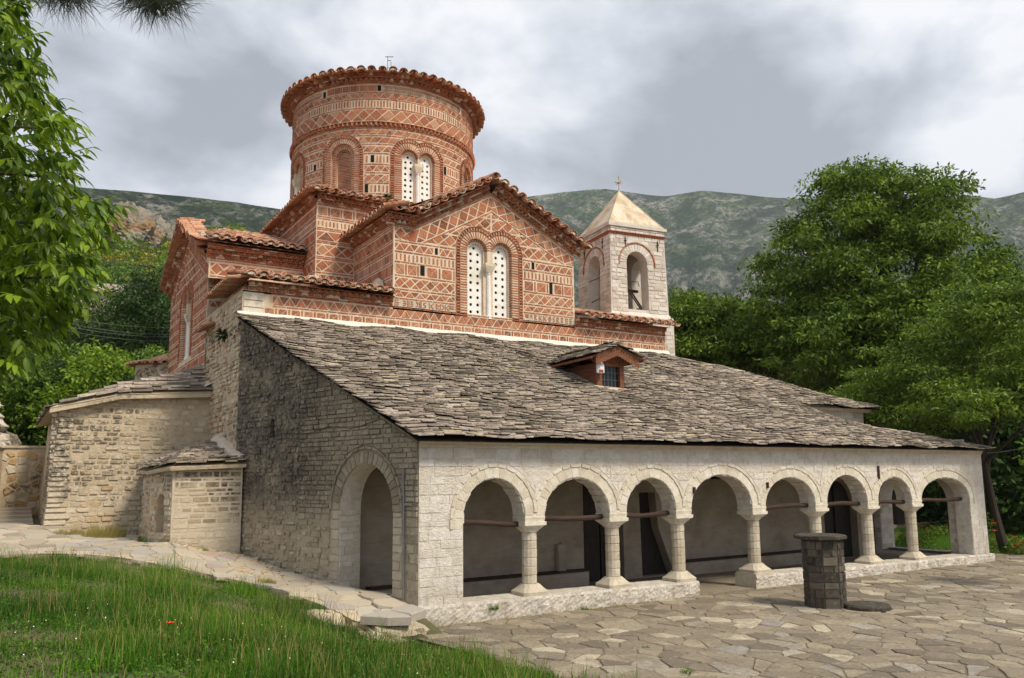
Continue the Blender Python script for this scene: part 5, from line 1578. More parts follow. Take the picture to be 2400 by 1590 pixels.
# white plastic can hung on the dormer post
mb = MB(); jx, jy, jz = 7.52, 3.24, 6.36
loft(mb, [ngon(jx, jy, .11, 8, jz - .16, .5, 1.1, .6), ngon(jx, jy, .13, 8, jz - .14, .5, 1.1, .6), ngon(jx, jy, .13, 8, jz + .08, .5, 1.1, .6), ngon(jx + .05, jy, .05, 8, jz + .15, .5), ngon(jx + .05, jy, .035, 8, jz + .2, .5)])
mb.tube([(jx - .10, jy, jz + .06), (jx - .13, jy, jz + .15), (jx - .02, jy, jz + .19), (jx + .04, jy, jz + .13)], .014, 5)
mb.tube([(jx + .02, jy, jz + .2), (jx - .04, jy + .05, jz + .32)], .006, 4)
mb.box(jx - .09, jx + .05, jy - .085, jy - .06, jz - .14, jz - .06, .5, 1)
jug = mb.obj('plastic_can', [PLASTIC, REDP]); jug['label'] = 'white plastic can with red patch hanging on the left dormer post'; jug['category'] = 'plastic can'
# ------------------------------------------------------------------ bell tower
bt = empty('bell_tower', (14.2, 10.2, 0), 'pale stone bell tower with pyramid roof, red brick arch bands and iron cross', 'bell tower')
P = Pieces()
TA_ = rad(-7.4); TE = np.array([math.cos(TA_), math.sin(TA_)]); TN = np.array([-math.sin(TA_), math.cos(TA_)]); TP = np.array([12.68, 9.0])
TW_, TD_ = 2.62, 2.60
def tw(u, v): p = TP + TE * u + TN * v; return (float(p[0]), float(p[1]))
faces = [plane(tw(0, 0), tuple(TE)), plane(tw(0, TD_), tuple(-TN)), plane(tw(TW_, 0), tuple(TN)), plane(tw(TW_, TD_), tuple(-TE))]
zs, ztp, zsp, zb_ = 9.62, 13.22, 11.72, 9.78
tops_ = []
for fi, Mf0 in enumerate(faces):
    wd = TW_ if fi in (0, 3) else TD_
    tap = lambda v: .06 * max(0, (ztp - v)) / 3.6
    Mf = (lambda M0: (lambda u, v, n=0.: M0(u, v, n + .07 * (ztp - v) / 3.6)))(Mf0)
    op = Arch(wd / 2 - (.08 if fi == 0 else 0), .50, zb_, zsp)
    mb = MB(); o = op.outline(14)
    e_ = .07
    sheet(mb, Mf, [(-e_ * 1, zs), (wd + e_ * 1, zs), (wd, ztp + .2), (0, ztp + .2)], [o]); reveal(mb, Mf, o, 0, -.52); sheet(mb, lambda u, v, n=0: Mf(u, v, n - .52), rect(.4, wd - .4, zs, ztp), [o])
    mb.obj('belfry_wall', PALE, bt)
    blocks(P, Mf, .0, wd, zs + .02, ztp - .34, (.14, .20), (.25, .5), m=PALE, ex=[Arch(op.cu, op.hw + .0, zb_, zsp), Arch(op.cu, op.hw + .34, zsp - .02, zsp)], n1=(.004, .026), gap=.022, ins=.008)
    ringstones(P, Mf, op, .0, .31, 17, -.02, .014, PALE, name='belfry_arch_stone', sp=.016)
    # red brick label round the arch
    pts = [(op.cu + (op.hw + .36) * math.cos(math.pi * i / 22 * 1.0), zsp + (op.hw + .36) * math.sin(math.pi * i / 22)) for i in range(23)]
    pts = [(pts[0][0], zsp - .10)] + pts + [(pts[-1][0], zsp - .10)]
    line_bricks(P, Mf, pts, .06, .045, .3)
    # red saw tooth band and cornice stones
    n = 20; p = wd / n
    for i in range(n):
        a = i * p; vs = [Mf(a, 12.88, .0), Mf(a + p, 12.88, 0), Mf(a + p / 2, 12.88, .09), Mf(a, 12.95, .0), Mf(a + p, 12.95, 0), Mf(a + p / 2, 12.95, .09)]
        P.raw('dogtooth_brick', BRICK, vs, [(0, 2, 5, 3), (2, 1, 4, 5), (0, 1, 2), (3, 5, 4)], RN.uniform(.2, .5), None, .02)
    P.add('brick_band', Mf, rect(-.03, wd + .03, 12.955, 12.985), 0, .08, BRICK, .2)
    blocks(P, Mf, -.0, wd, 12.99, 13.2, (.1, .11), (.25, .5), m=PALE, n1=(.04, .06), gap=.01)
    if fi < 2:
        for (u, v) in ((.70, 12.58), (wd - .35, 12.55)) if fi == 0 else ((.55, 12.5), (wd - .55, 12.58)):
            mb = MB(); mb.box(-.014, .014, -.22, .22, 0, .03, M=lambda x, y, z, u=u, v=v: Mf(u + x, v + y, z + .02)); mb.box(-.05, .05, -.02, .02, .0, .04, M=lambda x, y, z, u=u, v=v: Mf(u + x, v + y + .05, z + .03))
            mb.obj('wall_tie', IRON, bt)
        for (u, v) in ((.22, 9.34), (wd + .02, 9.40)):
            mb = MB(); mb.box(-.014, .014, -.2, .2, 0, .03, M=lambda x, y, z, u=u, v=v: Mf(u + x, v + y, z + .20)); mb.box(-.06, .06, -.02, .02, .0, .04, M=lambda x, y, z, u=u, v=v: Mf(u + x, v + y, z + .21)); mb.obj('wall_tie', IRON, bt)
    # shaft below, wider
    Ms_ = (lambda M0: (lambda u, v, n=0.: M0(u, v, n + .20 + .03 * (9.4 - v) / 3)))(Mf0)
    mb = MB(); sheet(mb, Ms_, rect(-.2, wd + .2, 0, 9.46)); mb.add([Ms_(-.2, 9.46, 0), Ms_(wd + .2, 9.46, 0), Mf(wd + .05, 9.66, .0), Mf(-.05, 9.66, .0)], [(0, 1, 2, 3)], .6); mb.obj('tower_shaft', PALE, bt)
    blocks(P, Ms_, -.18, wd + .18, 7.2, 9.44, (.15, .21), (.28, .5), m=PALE, n1=(.002, .02), gap=.014, ins=.008)
mb = MB(); rim = [tw(-.10, -.10), tw(TW_ + .10, -.10), tw(TW_ + .10, TD_ + .10), tw(-.10, TD_ + .10)]
loft(mb, [[(x, y, 13.20) for x, y in rim], [(x, y, 13.33) for x, y in rim]], .5); mb.obj('tower_cornice', PALE, bt)
mb = MB(); cxy = tw(TW_ / 2, TD_ / 2); rim = [tw(-.02, -.02), tw(TW_ + .02, -.02), tw(TW_ + .02, TD_ + .02), tw(-.02, TD_ + .02)]
for i in range(4):
    a, b = rim[i], rim[(i + 1) % 4]; mb.add([(a[0], a[1], 13.33), (b[0], b[1], 13.33), (cxy[0], cxy[1], 15.27)], [(0, 1, 2)], .5)
    mb.tube([(a[0], a[1], 13.34), (cxy[0], cxy[1], 15.27)], [.03, .02], 5)
mb.obj('pyramid_roof', OCHRE, bt)
mb = MB(); mb.box(-2.4, 2.4, -2.4, 2.4, 0, 0) if False else None
mb.add([tw(.3, .3) + (ztp - .02,), tw(TW_ - .3, .3) + (ztp - .02,), tw(TW_ - .3, TD_ - .3) + (ztp - .02,), tw(.3, TD_ - .3) + (ztp - .02,)], [(3, 2, 1, 0)]); mb.add([tw(.3, .3) + (9.7,), tw(TW_ - .3, .3) + (9.7,), tw(TW_ - .3, TD_ - .3) + (9.7,), tw(.3, TD_ - .3) + (9.7,)], [(0, 1, 2, 3)]); mb.obj('belfry_floor', PALE, bt)
mb = MB(); zc = 15.2
mb.tube([(cxy[0], cxy[1], zc), (cxy[0], cxy[1], zc + .72)], .02, 6)
d1 = TE
for s_ in (-1, 1):
    for dz, l_ in ((.44, .20),):
        e_ = (cxy[0] + d1[0] * s_ * l_, cxy[1] + d1[1] * s_ * l_, zc + dz)
        mb.tube([(cxy[0], cxy[1], zc + dz), e_], .016, 5)
        for q in (-1, 1): mb.tube([e_, (e_[0] - d1[0] * s_ * .05, e_[1] - d1[1] * s_ * .05, e_[2] + q * .06)], .013, 4)
    e_ = (cxy[0] + TN[0] * s_ * .16, cxy[1] + TN[1] * s_ * .16, zc + .44); mb.tube([(cxy[0], cxy[1], zc + .44), e_], .014, 5); mb.tube([(e_[0], e_[1], e_[2] - .05), (e_[0], e_[1], e_[2] + .05)], .013, 4)
    mb.tube([(cxy[0] + s_ * .05, cxy[1], zc + .66), (cxy[0], cxy[1], zc + .74)], .012, 4)
loft(mb, [ngon(cxy[0], cxy[1], .05, 8, zc + .40), ngon(cxy[0], cxy[1], .06, 8, zc + .44), ngon(cxy[0], cxy[1], .05, 8, zc + .48)])
mb.obj('cross', GILT, bt)
P.flush(bt, 290)
# bell, its yoke and lever
be = empty('church_bell', (cxy[0], cxy[1], 9.75), 'dark bronze bell on a rusty yoke with levers inside the belfry arches', 'bell')
mb = MB(); bx, by = tw(1.1, 1.15); prof = [(.02, .62), (.16, .60), (.22, .5), (.26, .3), (.33, .1), (.42, 0), (.40, -.03), (.3, .05)]
loft(mb, [ngon(bx, by, r, 18, 9.95 + z) for r, z in prof], .5, 0, False); mb.obj('bell_body', BRONZE, be)
mb = MB(); mb.tube([tw(.35, 1.15) + (10.85,), tw(2.0, 1.15) + (10.85,)], .06, 6); mb.tube([tw(1.35, .7) + (10.75,), tw(1.75, .45) + (9.95,)], .035, 5); mb.tube([tw(1.25, .72) + (10.75,), tw(1.65, .45) + (9.95,)], .03, 5)
mb.tube([tw(1.5, .5) + (9.93,), tw(1.95, .45) + (9.9,)], .045, 6); mb.obj('yoke', IRON, be)
mb = MB(); mb.tube([tw(1.3, .6) + (10.95,), tw(1.3, .6) + (11.1,), tw(1.6, .5) + (11.1,), tw(1.65, .5) + (10.9,)], .018, 5); mb.tube([tw(.1, 1.9) + (10.35,), tw(.3, 1.1) + (10.5,), tw(.45, .8) + (10.75,)], .02, 5)
mb.tube([tw(.35, .9) + (11.3,), tw(.28, .8) + (10.9,), tw(.3, .75) + (10.4,), tw(.4, .8) + (10.1,)], .035, 6); mb.obj('lever', IRON, be)
mb = MB(); mb.tube([tw(.05, 2.0) + (11.15,), tw(.02, 1.9) + (11.25,), tw(.0, .8) + (11.22,)], .015, 5); mb.obj('bracket', IRON, be)

# ------------------------------------------------------------------ stone chapels on the left
def rubble(P, M, u0, u1, v0, v1, clips=(), ex=(), hr=(.10, .19), wr=(.14, .40), m=None, n1=(.0, .045), name='rubble_stone', tintf=None, gap=.034):
    blocks(P, M, u0, u1, v0, v1, hr, wr, name=name, m=m or RUBBLE, ex=ex, clips=clips, n1=n1, gap=gap, ins=.020, rough=.32, tintf=tintf)
c1 = empty('large_stone_chapel', (-4.2, 14, 0), 'large cream rubble stone side building with a slate roof, left of the church', 'chapel')
P = Pieces()
CF = plane((-6.30, 11.3), (1, 0)); wC = 4.2
batter = lambda M, h0, k: (lambda u, v, n=0.: M(u, v, n + k * max(0, h0 - v)))
CFb = batter(CF, 5.3, .045)
topC = [(0, 5.22), (.9, 5.42), (1.85, 5.68), (2.6, 5.74), (wC, 5.78)]
mb = MB(); sheet(mb, CFb, [(-.30, 1.2), (wC, 1.2)] + topC[::-1] + [(0, 5.22)][1:]); mb.obj('chapel_wall', RUBMORT, c1)
tp_ = [((0, 5.18), (.55, -1.9) if False else (5.66 - 5.18, -1.85)), ((1.85, 5.64), (.10, -2.3))]
rubble(P, CFb, -.26, wC, 1.3, 5.75, clips=tp_, tintf=lambda u, v: min(.9, max(0, RN.gauss(.55, .2))))
# quoins of the left corner
v = 1.25
while v < 5.1:
    h = RN.uniform(.12, .2); P.add('quoin_stone', CFb, rect(-.30 * (5.2 - v) / 4 - .04, RN.uniform(.12, .4), v, v + h - .02), -.05, .06, RUBBLE, .7, ins=.02); v += h
CLf = batter(plane((-6.30, 20.5), (0, -1)), 5.3, .055)
mb = MB(); sheet(mb, CLf, rect(0, 9.2, 1.2, 5.25)); sheet(mb, plane((-2, 20.5), (-1, 0)), rect(0, 4.3, 1.2, 5.2)); mb.obj('chapel_side_wall', RUBMORT, c1)
rubble(P, CLf, 4, 9.2, 1.3, 5.15)
R0 = (-6.62, 11.05, 5.24); 
def Mch(x, d, t=0.):   # front slope: x from the left corner; rises backwards
    zx = float(np.interp(x, [0, .9, 1.9, 4.5], [5.26, 5.48, 5.74, 5.90]))
    return (-6.62 + x, 11.02 + d * .88, zx + .46 * d + t)
slates(P, Mch, [(0, 0), (4.50, 0), (4.50, 2.2), (3.8, 1.5), (2.2, .70), (.35, .08)], e=.13, wr=(.22, .6), th=(.018, .035), dep=.34)
mb = MB(); vs = [Mch(x, d, -.015) for x, d in ((0, 0), (.9, 0), (1.9, 0), (4.5, 0), (4.5, 2.25), (2.2, .85), (0.3, .18))]; mb.add(vs, [(0, 1, 6), (1, 5, 6), (1, 2, 5), (2, 3, 4, 5)], .1)
a, b = Mch(0, 0, -.03), Mch(4.5, 2.3, -.03)
mb.add([(-6.62, 11.02, 5.22), (-6.75, 20, 5.15), (-4.2, 20, 5.9), Mch(2.2, .85, -.02), b, (-2.1, 20, 6.9)], [(0, 3, 2, 1), (3, 4, 5, 2)], .2); mb.obj('chapel_roof_bed', RUBMORT, c1)
def MleftC(x, d, t=0.): return (-6.74 + d * .93, 11.15 + x, 5.20 + .26 * d + t)
slates(P, MleftC, [(0, 0), (8.5, 0), (8.5, 2.6), (1.2, 2.4)], e=.2, wr=(.35, .7), th=(.03, .055), dep=.42)
mb = MB()
for i in range(4):
    x0, x1 = [0, .9, 1.9, 3.2, 4.5][i:i + 2]; a, b = Mch(x0, .02, -.16), Mch(x1, .02, -.16); c, d_ = Mch(x1, .02, -.02), Mch(x0, .02, -.02); e1, e2 = Mch(x0, .3, -.3), Mch(x1, .3, -.3)
    mb.add([a, b, c, d_, e1, e2], [(0, 1, 2, 3), (4, 5, 1, 0)], .5)
mb.obj('eave_moulding', RUBBLE, c1)
mb = MB(); n = 14; vs = []
for i in range(n + 1):
    t = i / n; y = 11.2 + 2.1 * t; z = 6.03 + .80 * t; q = RN.uniform(-.02, .02)
    vs += [(-2.06, y, z + .16 + q), (-2.22 + q, y - .03, z + .13), (-2.42 + q, y - .05, z + .0)]
mb.add(vs, [(i * 3 + j, i * 3 + 3 + j, i * 3 + 4 + j, i * 3 + 1 + j) for i in range(n) for j in range(2)], .9); mb.obj('roof_flashing', PLASTER, c1)
P.flush(c1, 290)

c2 = empty('small_stone_chapel', (-3.2, 8.6, 0), 'small polygonal stone apse with slate roof and blind arch, against the church side wall', 'chapel')
P = Pieces()
pl = [(-2.05, 6.95), (-3.84, 6.95), (-4.20, 8.2), (-4.22, 9.5), (-3.9, 10.7), (-2.1, 10.7)]
ez_ = [3.52, 3.46, 3.36, 3.4, 3.45, 3.5]
for i in range(4):
    a, b = pl[i + 1], pl[i]; l = math.hypot(b[0] - a[0], b[1] - a[1]); Mq = plane(a, (b[0] - a[0], b[1] - a[1]))
    ni = Arch(l * .52, .23, 1.75, 2.55) if i == 1 else None
    mb = MB(); sheet(mb, Mq, [(0, 1.0), (l, 1.0), (l, ez_[i]), (0, ez_[i + 1])], [ni.outline(10)] if ni else []); 
    if ni: reveal(mb, Mq, ni.outline(10), 0, -.25); q = ccw(ni.outline(10)); mb.add([Mq(u, v, -.25) for u, v in q], [tuple(range(len(q)))])
    mb.obj('chapel_wall', PLASTER if i == 0 else RUBMORT, c2)
    if i == 0: blocks(P, Mq, .04, l - .02, 1.15, 3.44, (.09, .19), (.16, .55), name='coursed_stone', m=RUBBLE, n1=(.0, .012), gap=.05, ins=.010, rough=.12, tintf=lambda u, v: RN.choice([0, .08, .15, .25, .4, .6]) if v > 1.9 and u > .2 else RN.uniform(.35, .8))
    else: rubble(P, Mq, .02, l - .02, 1.1, min(ez_[i], ez_[i + 1]) - .05, ex=[Arch(ni.cu, ni.hw + .02, ni.vb, ni.vs)] if ni else ())
pk = (-2.12, 9.75, 4.28)
ov = [(-2.0, 6.76), (-3.96, 6.76), (-4.36, 8.1), (-4.40, 9.5), (-4.0, 10.9), (-2.1, 10.9)]
for i in range(4):
    a, b = ov[i + 1], ov[i]; za, zb2 = ez_[i + 1] + .02, ez_[i] + .04
    Mq = hipM((a[0], a[1], za), (b[0], b[1], zb2), pk); l = math.dist((a[0], a[1], za), (b[0], b[1], zb2))
    # apex in face coordinates
    o = np.array((a[0], a[1], za)); ux = (np.array((b[0], b[1], zb2)) - o) / l; rp = np.array(pk) - o; ax = rp @ ux; ad = np.linalg.norm(rp - ux * ax)
    slates(P, Mq, [(-.03, 0), (l + .03, 0), (ax + .04, ad), (ax - .04, ad)] if i else [(-.03, 0), (l - .05, 0), (l - .05, ad * .6), (ax, ad)], e=.11, wr=(.18, .5), th=(.02, .04), dep=.3)
    mb = MB(); mb.add([(a[0], a[1], za - .01), (b[0], b[1], zb2 - .01), pk, (a[0] * .98 - .05, a[1] * .98 + .15, za - .1), (b[0] * .98 - .05, b[1] * .98 + .15, zb2 - .1)], [(0, 1, 2), (3, 4, 1, 0)], .2); mb.obj('roof_bed', RUBMORT, c2)
mb = MB(); n = 12; vs = []
for i in range(n + 1):
    t = i / n; y = 7.0 + 2.6 * t; z = 3.62 + .70 * t; q = RN.uniform(-.02, .02); xw = -2.12 * min(1, y / 7.5) 
    vs += [(xw + .02, y, z + .20 + q), (xw - .12 + q, y - .05, z + .16), (xw - .30 + q, y - .05, z + .0)]
mb.add(vs, [(i * 3 + j, i * 3 + 3 + j, i * 3 + 4 + j, i * 3 + 1 + j) for i in range(n) for j in range(2)], .9); mb.obj('roof_flashing', PLASTER, c2)
P.flush(c2, 290)
# rough stones of the church corner above the chapels belong to the church
P = Pieces()
rubble(P, plane((-2.1, 12.4), (0, -1)), .0, 4.88, 1.0, 8.5, m=RUBBLE, n1=(-.01, .06), tintf=lambda u, v: min(1, max(0, RN.choice([.2, .35, .5, .6, .7, .97]))))
P.flush(ch, 150)

# ------------------------------------------------------------------ octagonal stone well head / pedestal in the yard
we = empty('stone_pedestal', (8.98, -3.0, 0), 'blackened octagonal stone block pillar with a flat slab top in the yard', 'stone pillar')
P = Pieces(); wx, wy, wr_ = 9.14, -3.08, .475
for i in range(8):
    a0 = rad(45 * i + 22.5 - 31); a1 = a0 + rad(45)
    A0 = (wx + wr_ * math.cos(a0), wy + wr_ * math.sin(a0)); A1 = (wx + wr_ * math.cos(a1), wy + wr_ * math.sin(a1)); l = math.dist(A0, A1)
    Mq = plane(A0, (A1[0] - A0[0], A1[1] - A0[1]))
    mb = MB(); sheet(mb, Mq, rect(0, l, 0, 1.6), (), -.02, tint=.95); mb.obj('pillar_face', WELLST, we)
    v = 0.0; j = 0
    while v < 1.58:
        h = [.27, .2, .16, .22, .15, .21, .17, .2][j % 8]; h = min(h, 1.6 - v); off_ = l * (RN.uniform(.3, .7) if RN.random() < .6 else .999)
        for x0, x1 in ((0, off_), (off_, l)):
            if x1 - x0 > .05: P.add('pillar_stone', Mq, rect(x0 + .008, x1 - .008, v + .008, v + h - .008), -.03, RN.uniform(.0, .014), WELLST, RN.random() * (1.0 if RN.random() < .15 else .8), ins=.008)
        v += h; j += 1
P.flush(we, 290)
mb = MB(); loft(mb, [ngon(wx - .04, wy + .02, .57, 8, 1.60, .5 - 31 / 45), ngon(wx - .04, wy + .02, .60, 8, 1.62, .5 - 31 / 45), ngon(wx - .04, wy + .02, .60, 8, 1.68, .5 - 31 / 45), [(p_[0] + RN.uniform(-.02, .02), p_[1] + RN.uniform(-.02, .02), p_[2]) for p_ in ngon(wx - .04, wy + .02, .57, 8, 1.70, .5 - 31 / 45)]], .35); mb.obj('slab_top', WELLST, we)
mb = MB(); loft(mb, [ngon(9.60, -3.86, .50, 18, .0), ngon(9.60, -3.86, .51, 18, .11), ngon(9.60, -3.86, .48, 18, .15)], .4)
st = mb.obj('round_step', WELLST); st['label'] = 'low round dark stone step at the foot of the octagonal pillar'; st['category'] = 'stone step'

# ------------------------------------------------------------------ ground
GP = [(-7.5, -16, 1.58), (-9, -20, 1.6), (-12, -10, 1.7), (-7.5, -7.5, 1.5), (-5.6, -8.8, 1.42), (-3.8, -10, 1.05), (-2.0, -8, .62), (-.03, -4.96, 0), (-.33, -2.5, 0), (-.9, -.9, .02), (.9, -9.5, 0), (2.5, -14, 0), (3, -20, 0),
      (-2.18, 3.16, .70), (-5, 4.5, 1.2), (-7.57, 7.5, 1.3), (-2.3, .49, .58), (-1.95, -.9, .33), (-5.9, -6.1, 1.34), (-3.6, -3.0, .85), (-3.4, -5.5, .80), (-1.6, -3.4, .28), (-4.5, 0, 1.05), (-7.5, 0, 1.42), (-10, 4, 1.55), (-.6, .3, .50), (-1.4, 2.5, .66), (-1.6, 4.3, .78), (-2.6, 6.5, 1.14), (-3.8, 6.6, 1.42), (-4.6, 8.5, 1.42),
      (-3.9, 10.8, 1.43), (-6.4, 11.1, 1.78), (-7.4, 13, 1.8), (-7.5, 20, 1.9), (-12, 20, 2.1), (-12, 12, 1.7), (-20, 10, 2.2), (-20, -10, 2.0), (0, 12, 1.2), (8, 20, 1.2), (-2, 28, 2.4), (-30, 30, 3.0)]
for x in np.arange(1, 34, 3.0):
    for y in (-20, -15, -10, -6.5, -3.5, -1, 2):
        if x > (1.0 if y > -9 else 3.5): GP.append((x, y, 0))
GP += [(23, 5, 0.05), (28, 6, .1), (35, 8, .2), (12, 8, .6), (18, 8, .5), (20, 20, 1.2), (40, 20, 1.4), (60, 0, .4), (60, 40, 2), (0, 60, 5), (-40, 60, 6), (60, 90, 6), (-10, -40, 1.5), (40, -40, 0), (-50, -20, 2.5)]
GPa = np.array(GP, float)
def kern(a, b): return np.sqrt(((a[:, None, :] - b[None, :, :]) ** 2).sum(-1) + .05)
Kc = np.linalg.solve(kern(GPa[:, :2], GPa[:, :2]) - 0 * np.eye(len(GPa)), GPa[:, 2])
def gz(x, y, raw=False):
    x = np.atleast_1d(np.asarray(x, float)); y = np.atleast_1d(np.asarray(y, float)); r = np.empty(x.size)
    q = np.stack([x.ravel(), y.ravel()], 1)
    for i in range(0, len(q), 4000): r[i:i + 4000] = kern(q[i:i + 4000], GPa[:, :2]) @ Kc
    z = r.reshape(x.shape)
    if raw: return z
    ins = (y > -.02) & (y < 7.3) & (x > -.2827 * y + .15) & (x < 22)
    z = np.where(ins, np.clip(z, -.3, -.02), z)
    yard = (x > .3 + np.clip((-y - 6.5) * .32, 0, 3)) & (y < 8) & (x < 40)
    return np.where(yard, np.clip(z, -.02, .02), z)
g1 = np.concatenate([-np.geomspace(1, 400, 22)[::-1] * 10 / 1 * .9 - 14, np.linspace(-14, 8, 110), np.linspace(9, 45, 40), 45 + np.geomspace(2, 4000, 22)])
g2 = np.concatenate([-22 - np.geomspace(2, 2000, 14)[::-1], np.linspace(-20, 24, 170), 24 + np.geomspace(1, 4000, 26)])
X, Y = np.meshgrid(g1, g2); Z = gz(X, Y)
far = np.hypot(X, Y); Z = np.where(far > 60, np.clip(Z, 0, 9) * np.clip(1 - (far - 60) / 200, .3, 1), Z)
Z = Z - .03 + .012 * np.sin(X * 7) * np.sin(Y * 9)
ny, nx = X.shape; idx = np.arange(nx * ny).reshape(ny, nx)
Fg = np.stack([idx[:-1, :-1], idx[:-1, 1:], idx[1:, 1:], idx[1:, :-1]], -1).reshape(-1, 4)
me = npmesh('ground', np.stack([X, Y, Z], -1).reshape(-1, 3), Fg, 4, np.full(len(Fg), .5), SOIL)
me.polygons.foreach_set('use_smooth', [True] * len(me.polygons))
link('ground', me, kind='structure')

def voronoi(sites, keep, gap):
    V_, E_, Fs, *_q = delaunay_2d_cdt([Vector(s) for s in sites], [], [], 0, 1e-6)
    cc = []; adj = {}
    for fi, f in enumerate(Fs):
        a, b, c = (V_[i] for i in f); d = 2 * (a.x * (b.y - c.y) + b.x * (c.y - a.y) + c.x * (a.y - b.y))
        if abs(d) < 1e-9: cc.append(None); continue
        ux = ((a.x ** 2 + a.y ** 2) * (b.y - c.y) + (b.x ** 2 + b.y ** 2) * (c.y - a.y) + (c.x ** 2 + c.y ** 2) * (a.y - b.y)) / d
        uy = ((a.x ** 2 + a.y ** 2) * (c.x - b.x) + (b.x ** 2 + b.y ** 2) * (a.x - c.x) + (c.x ** 2 + c.y ** 2) * (b.x - a.x)) / d
        cc.append((ux, uy))
        for i in f: adj.setdefault(i, []).append(fi)
    cells = []
    for i, fs in adj.items():
        s = V_[i]
        if not keep(s.x, s.y): continue
        pts = [cc[f] for f in fs if cc[f]]
        if len(pts) < 4: continue
        pts.sort(key=lambda p: math.atan2(p[1] - s.y, p[0] - s.x))
        if max(math.hypot(p[0] - s.x, p[1] - s.y) for p in pts) > 1.6: continue
        p2 = []
        for p in pts:
            if not p2 or math.dist(p, p2[-1]) > .05: p2.append(p)
        p = inset(p2, gap)
        if len(p) >= 3: cells.append(ccw(p))
    return cells
def flags(P, name, cells, hfun, m, th=(.012, .035), rnd=.03):
    for c in cells:
        # wobble the edges a little
        q = []
        for i in range(len(c)):
            a, b = c[i], c[(i + 1) % len(c)]; l = math.dist(a, b)
            if l > .12:
                q.append((a[0] + (b[0] - a[0]) * .12, a[1] + (b[1] - a[1]) * .12)); w_ = RN.uniform(-.02, .012) * min(1, l / .5)
                mx_, my_ = (a[0] + b[0]) / 2, (a[1] + b[1]) / 2; q.append((mx_ - (b[1] - a[1]) / l * -w_, my_ + (b[0] - a[0]) / l * -w_)); q.append((a[0] + (b[0] - a[0]) * .88, a[1] + (b[1] - a[1]) * .88))
            else: q.append(a)
        cx_, cy_ = cent(q); h = RN.uniform(*th); sl = (RN.uniform(-.012, .012), RN.uniform(-.012, .012))
        zc_ = hfun(cx_, cy_)
        gx, gy = (hfun(cx_ + .2, cy_) - zc_) / .2, (hfun(cx_, cy_ + .2) - zc_) / .2
        z = lambda x, y: zc_ + gx * (x - cx_) + gy * (y - cy_)
        ins_ = [(cx_ + (x - cx_) * .955, cy_ + (y - cy_) * .955) for x, y in q]
        k = len(q)
        vs = [(x, y, z(x, y) - .05) for x, y in q] + [(x, y, z(x, y) + h - .014) for x, y in q] + [(x, y, z(x, y) + h + sl[0] * (x - cx_) + sl[1] * (y - cy_)) for x, y in ins_]
        P.raw(name, m, vs, [tuple(range(2 * k, 3 * k))] + [(i, (i + 1) % k, k + (i + 1) % k, k + i) for i in range(k)] + [(k + i, k + (i + 1) % k, 2 * k + (i + 1) % k, 2 * k + i) for i in range(k)], min(1, max(0, RN.gauss(.52, .30))), None, abs(area(q)))
# yard paving
edge_x = lambda y: float(np.interp(y, [-20, -9.5, -4.96, -2.5, -1.0, 0], [3.2, .8, .0, -.30, -.55, -.1]))
yard = link('yard_paving', None); yard.empty_display_size = .3; yard['kind'] = 'structure'
YM = MB(); ys = [-20, -9.5, -4.96, -2.5, -1.0, -.05]
YM.add([(edge_x(y) + .05, y, .022) for y in ys] + [(60, y, .022) for y in ys], [(i, 6 + i, 7 + i, 1 + i) for i in range(5)], .5); YM.add([(XR - .5, -.05, .022), (60, -.05, .022), (60, 3.0, .022), (XR - .5, 3.0, .022)], [(0, 1, 2, 3)])
YM.obj('joint_bed', JOINT, yard)
P = Pieces(); sites = []
for i in range(-6, 90):
    for j in range(-54, 10):
        sx, sy = .54, .37
        if RN.random() < .16: continue
        x = i * sx + (j % 2) * sx / 2 + RN.uniform(-.29, .29); y = j * sy + RN.uniform(-.18, .18)
        d = np.array([x, y, 0]) - CAM; zc_ = d @ FW
        if zc_ < 3: continue
        px = 1200 + 1900 * (d @ RT) / zc_; py = 850 - 1900 * (d @ UP) / zc_
        if -500 < px < 2900 and py < 2100 and x < 44: sites.append((x + RN.uniform(-1e-3, 1e-3), y))
cells = voronoi(sites, lambda x, y: x > edge_x(y) + .1 and (y < -.22 or x > XR + .25) and y < 2.8, .010)
flags(P, 'paving_stone', cells, lambda x, y: .02, FLAG, th=(.012, .028))
P.flush(yard, 290)

# path along the side wall, its flagstones and ragged edge
pathpoly = [(-.02, .05), (-.12, -.22), (-.75, -.70), (-1.2, -.62), (-1.62, -.40), (-2.15, .9), (-2.6, 2.6), (-4.6, 4.6), (-7.6, 8.0), (-11, 9.5), (-11, 12.0), (-7.2, 13.5), (-6.8, 11.2), (-4.2, 10.2), (-4.45, 8.2), (-3.9, 6.8), (-2.2, 6.8), (-.9, 2.9)]
path = link('path', None); path['kind'] = 'structure'; path.empty_display_size = .3
hp = lambda x, y: float(gz(x, y, True)[0])
mb = MB(); dp = dens(pathpoly, .3); pts = list(dp)
for x in np.arange(-11, 0, .5):
    for y in np.arange(-1.3, 13.5, .5):
        if inpoly((x, y), pathpoly): pts.append((x, y))
V_, _e, Fs, *_q = delaunay_2d_cdt([Vector(p) for p in pts], [(i, (i + 1) % len(dp)) for i in range(len(dp))], [], 0, 1e-5)
xs_ = [v.x for v in V_]; ys_ = [v.y for v in V_]; zz = gz(xs_, ys_, True) + .085
o = 0; mb.v = [(v.x, v.y, float(z)) for v, z in zip(V_, zz)]
for f in Fs:
    c = (sum(V_[i].x for i in f) / 3, sum(V_[i].y for i in f) / 3)
    if inpoly(c, pathpoly): mb.f.append(tuple(f)); mb.t.append(.5); mb.m.append(0)
n0_ = len(mb.v); k = len(dp)
jz_ = [-.10 - RN.uniform(0, .25) for _ in dp]
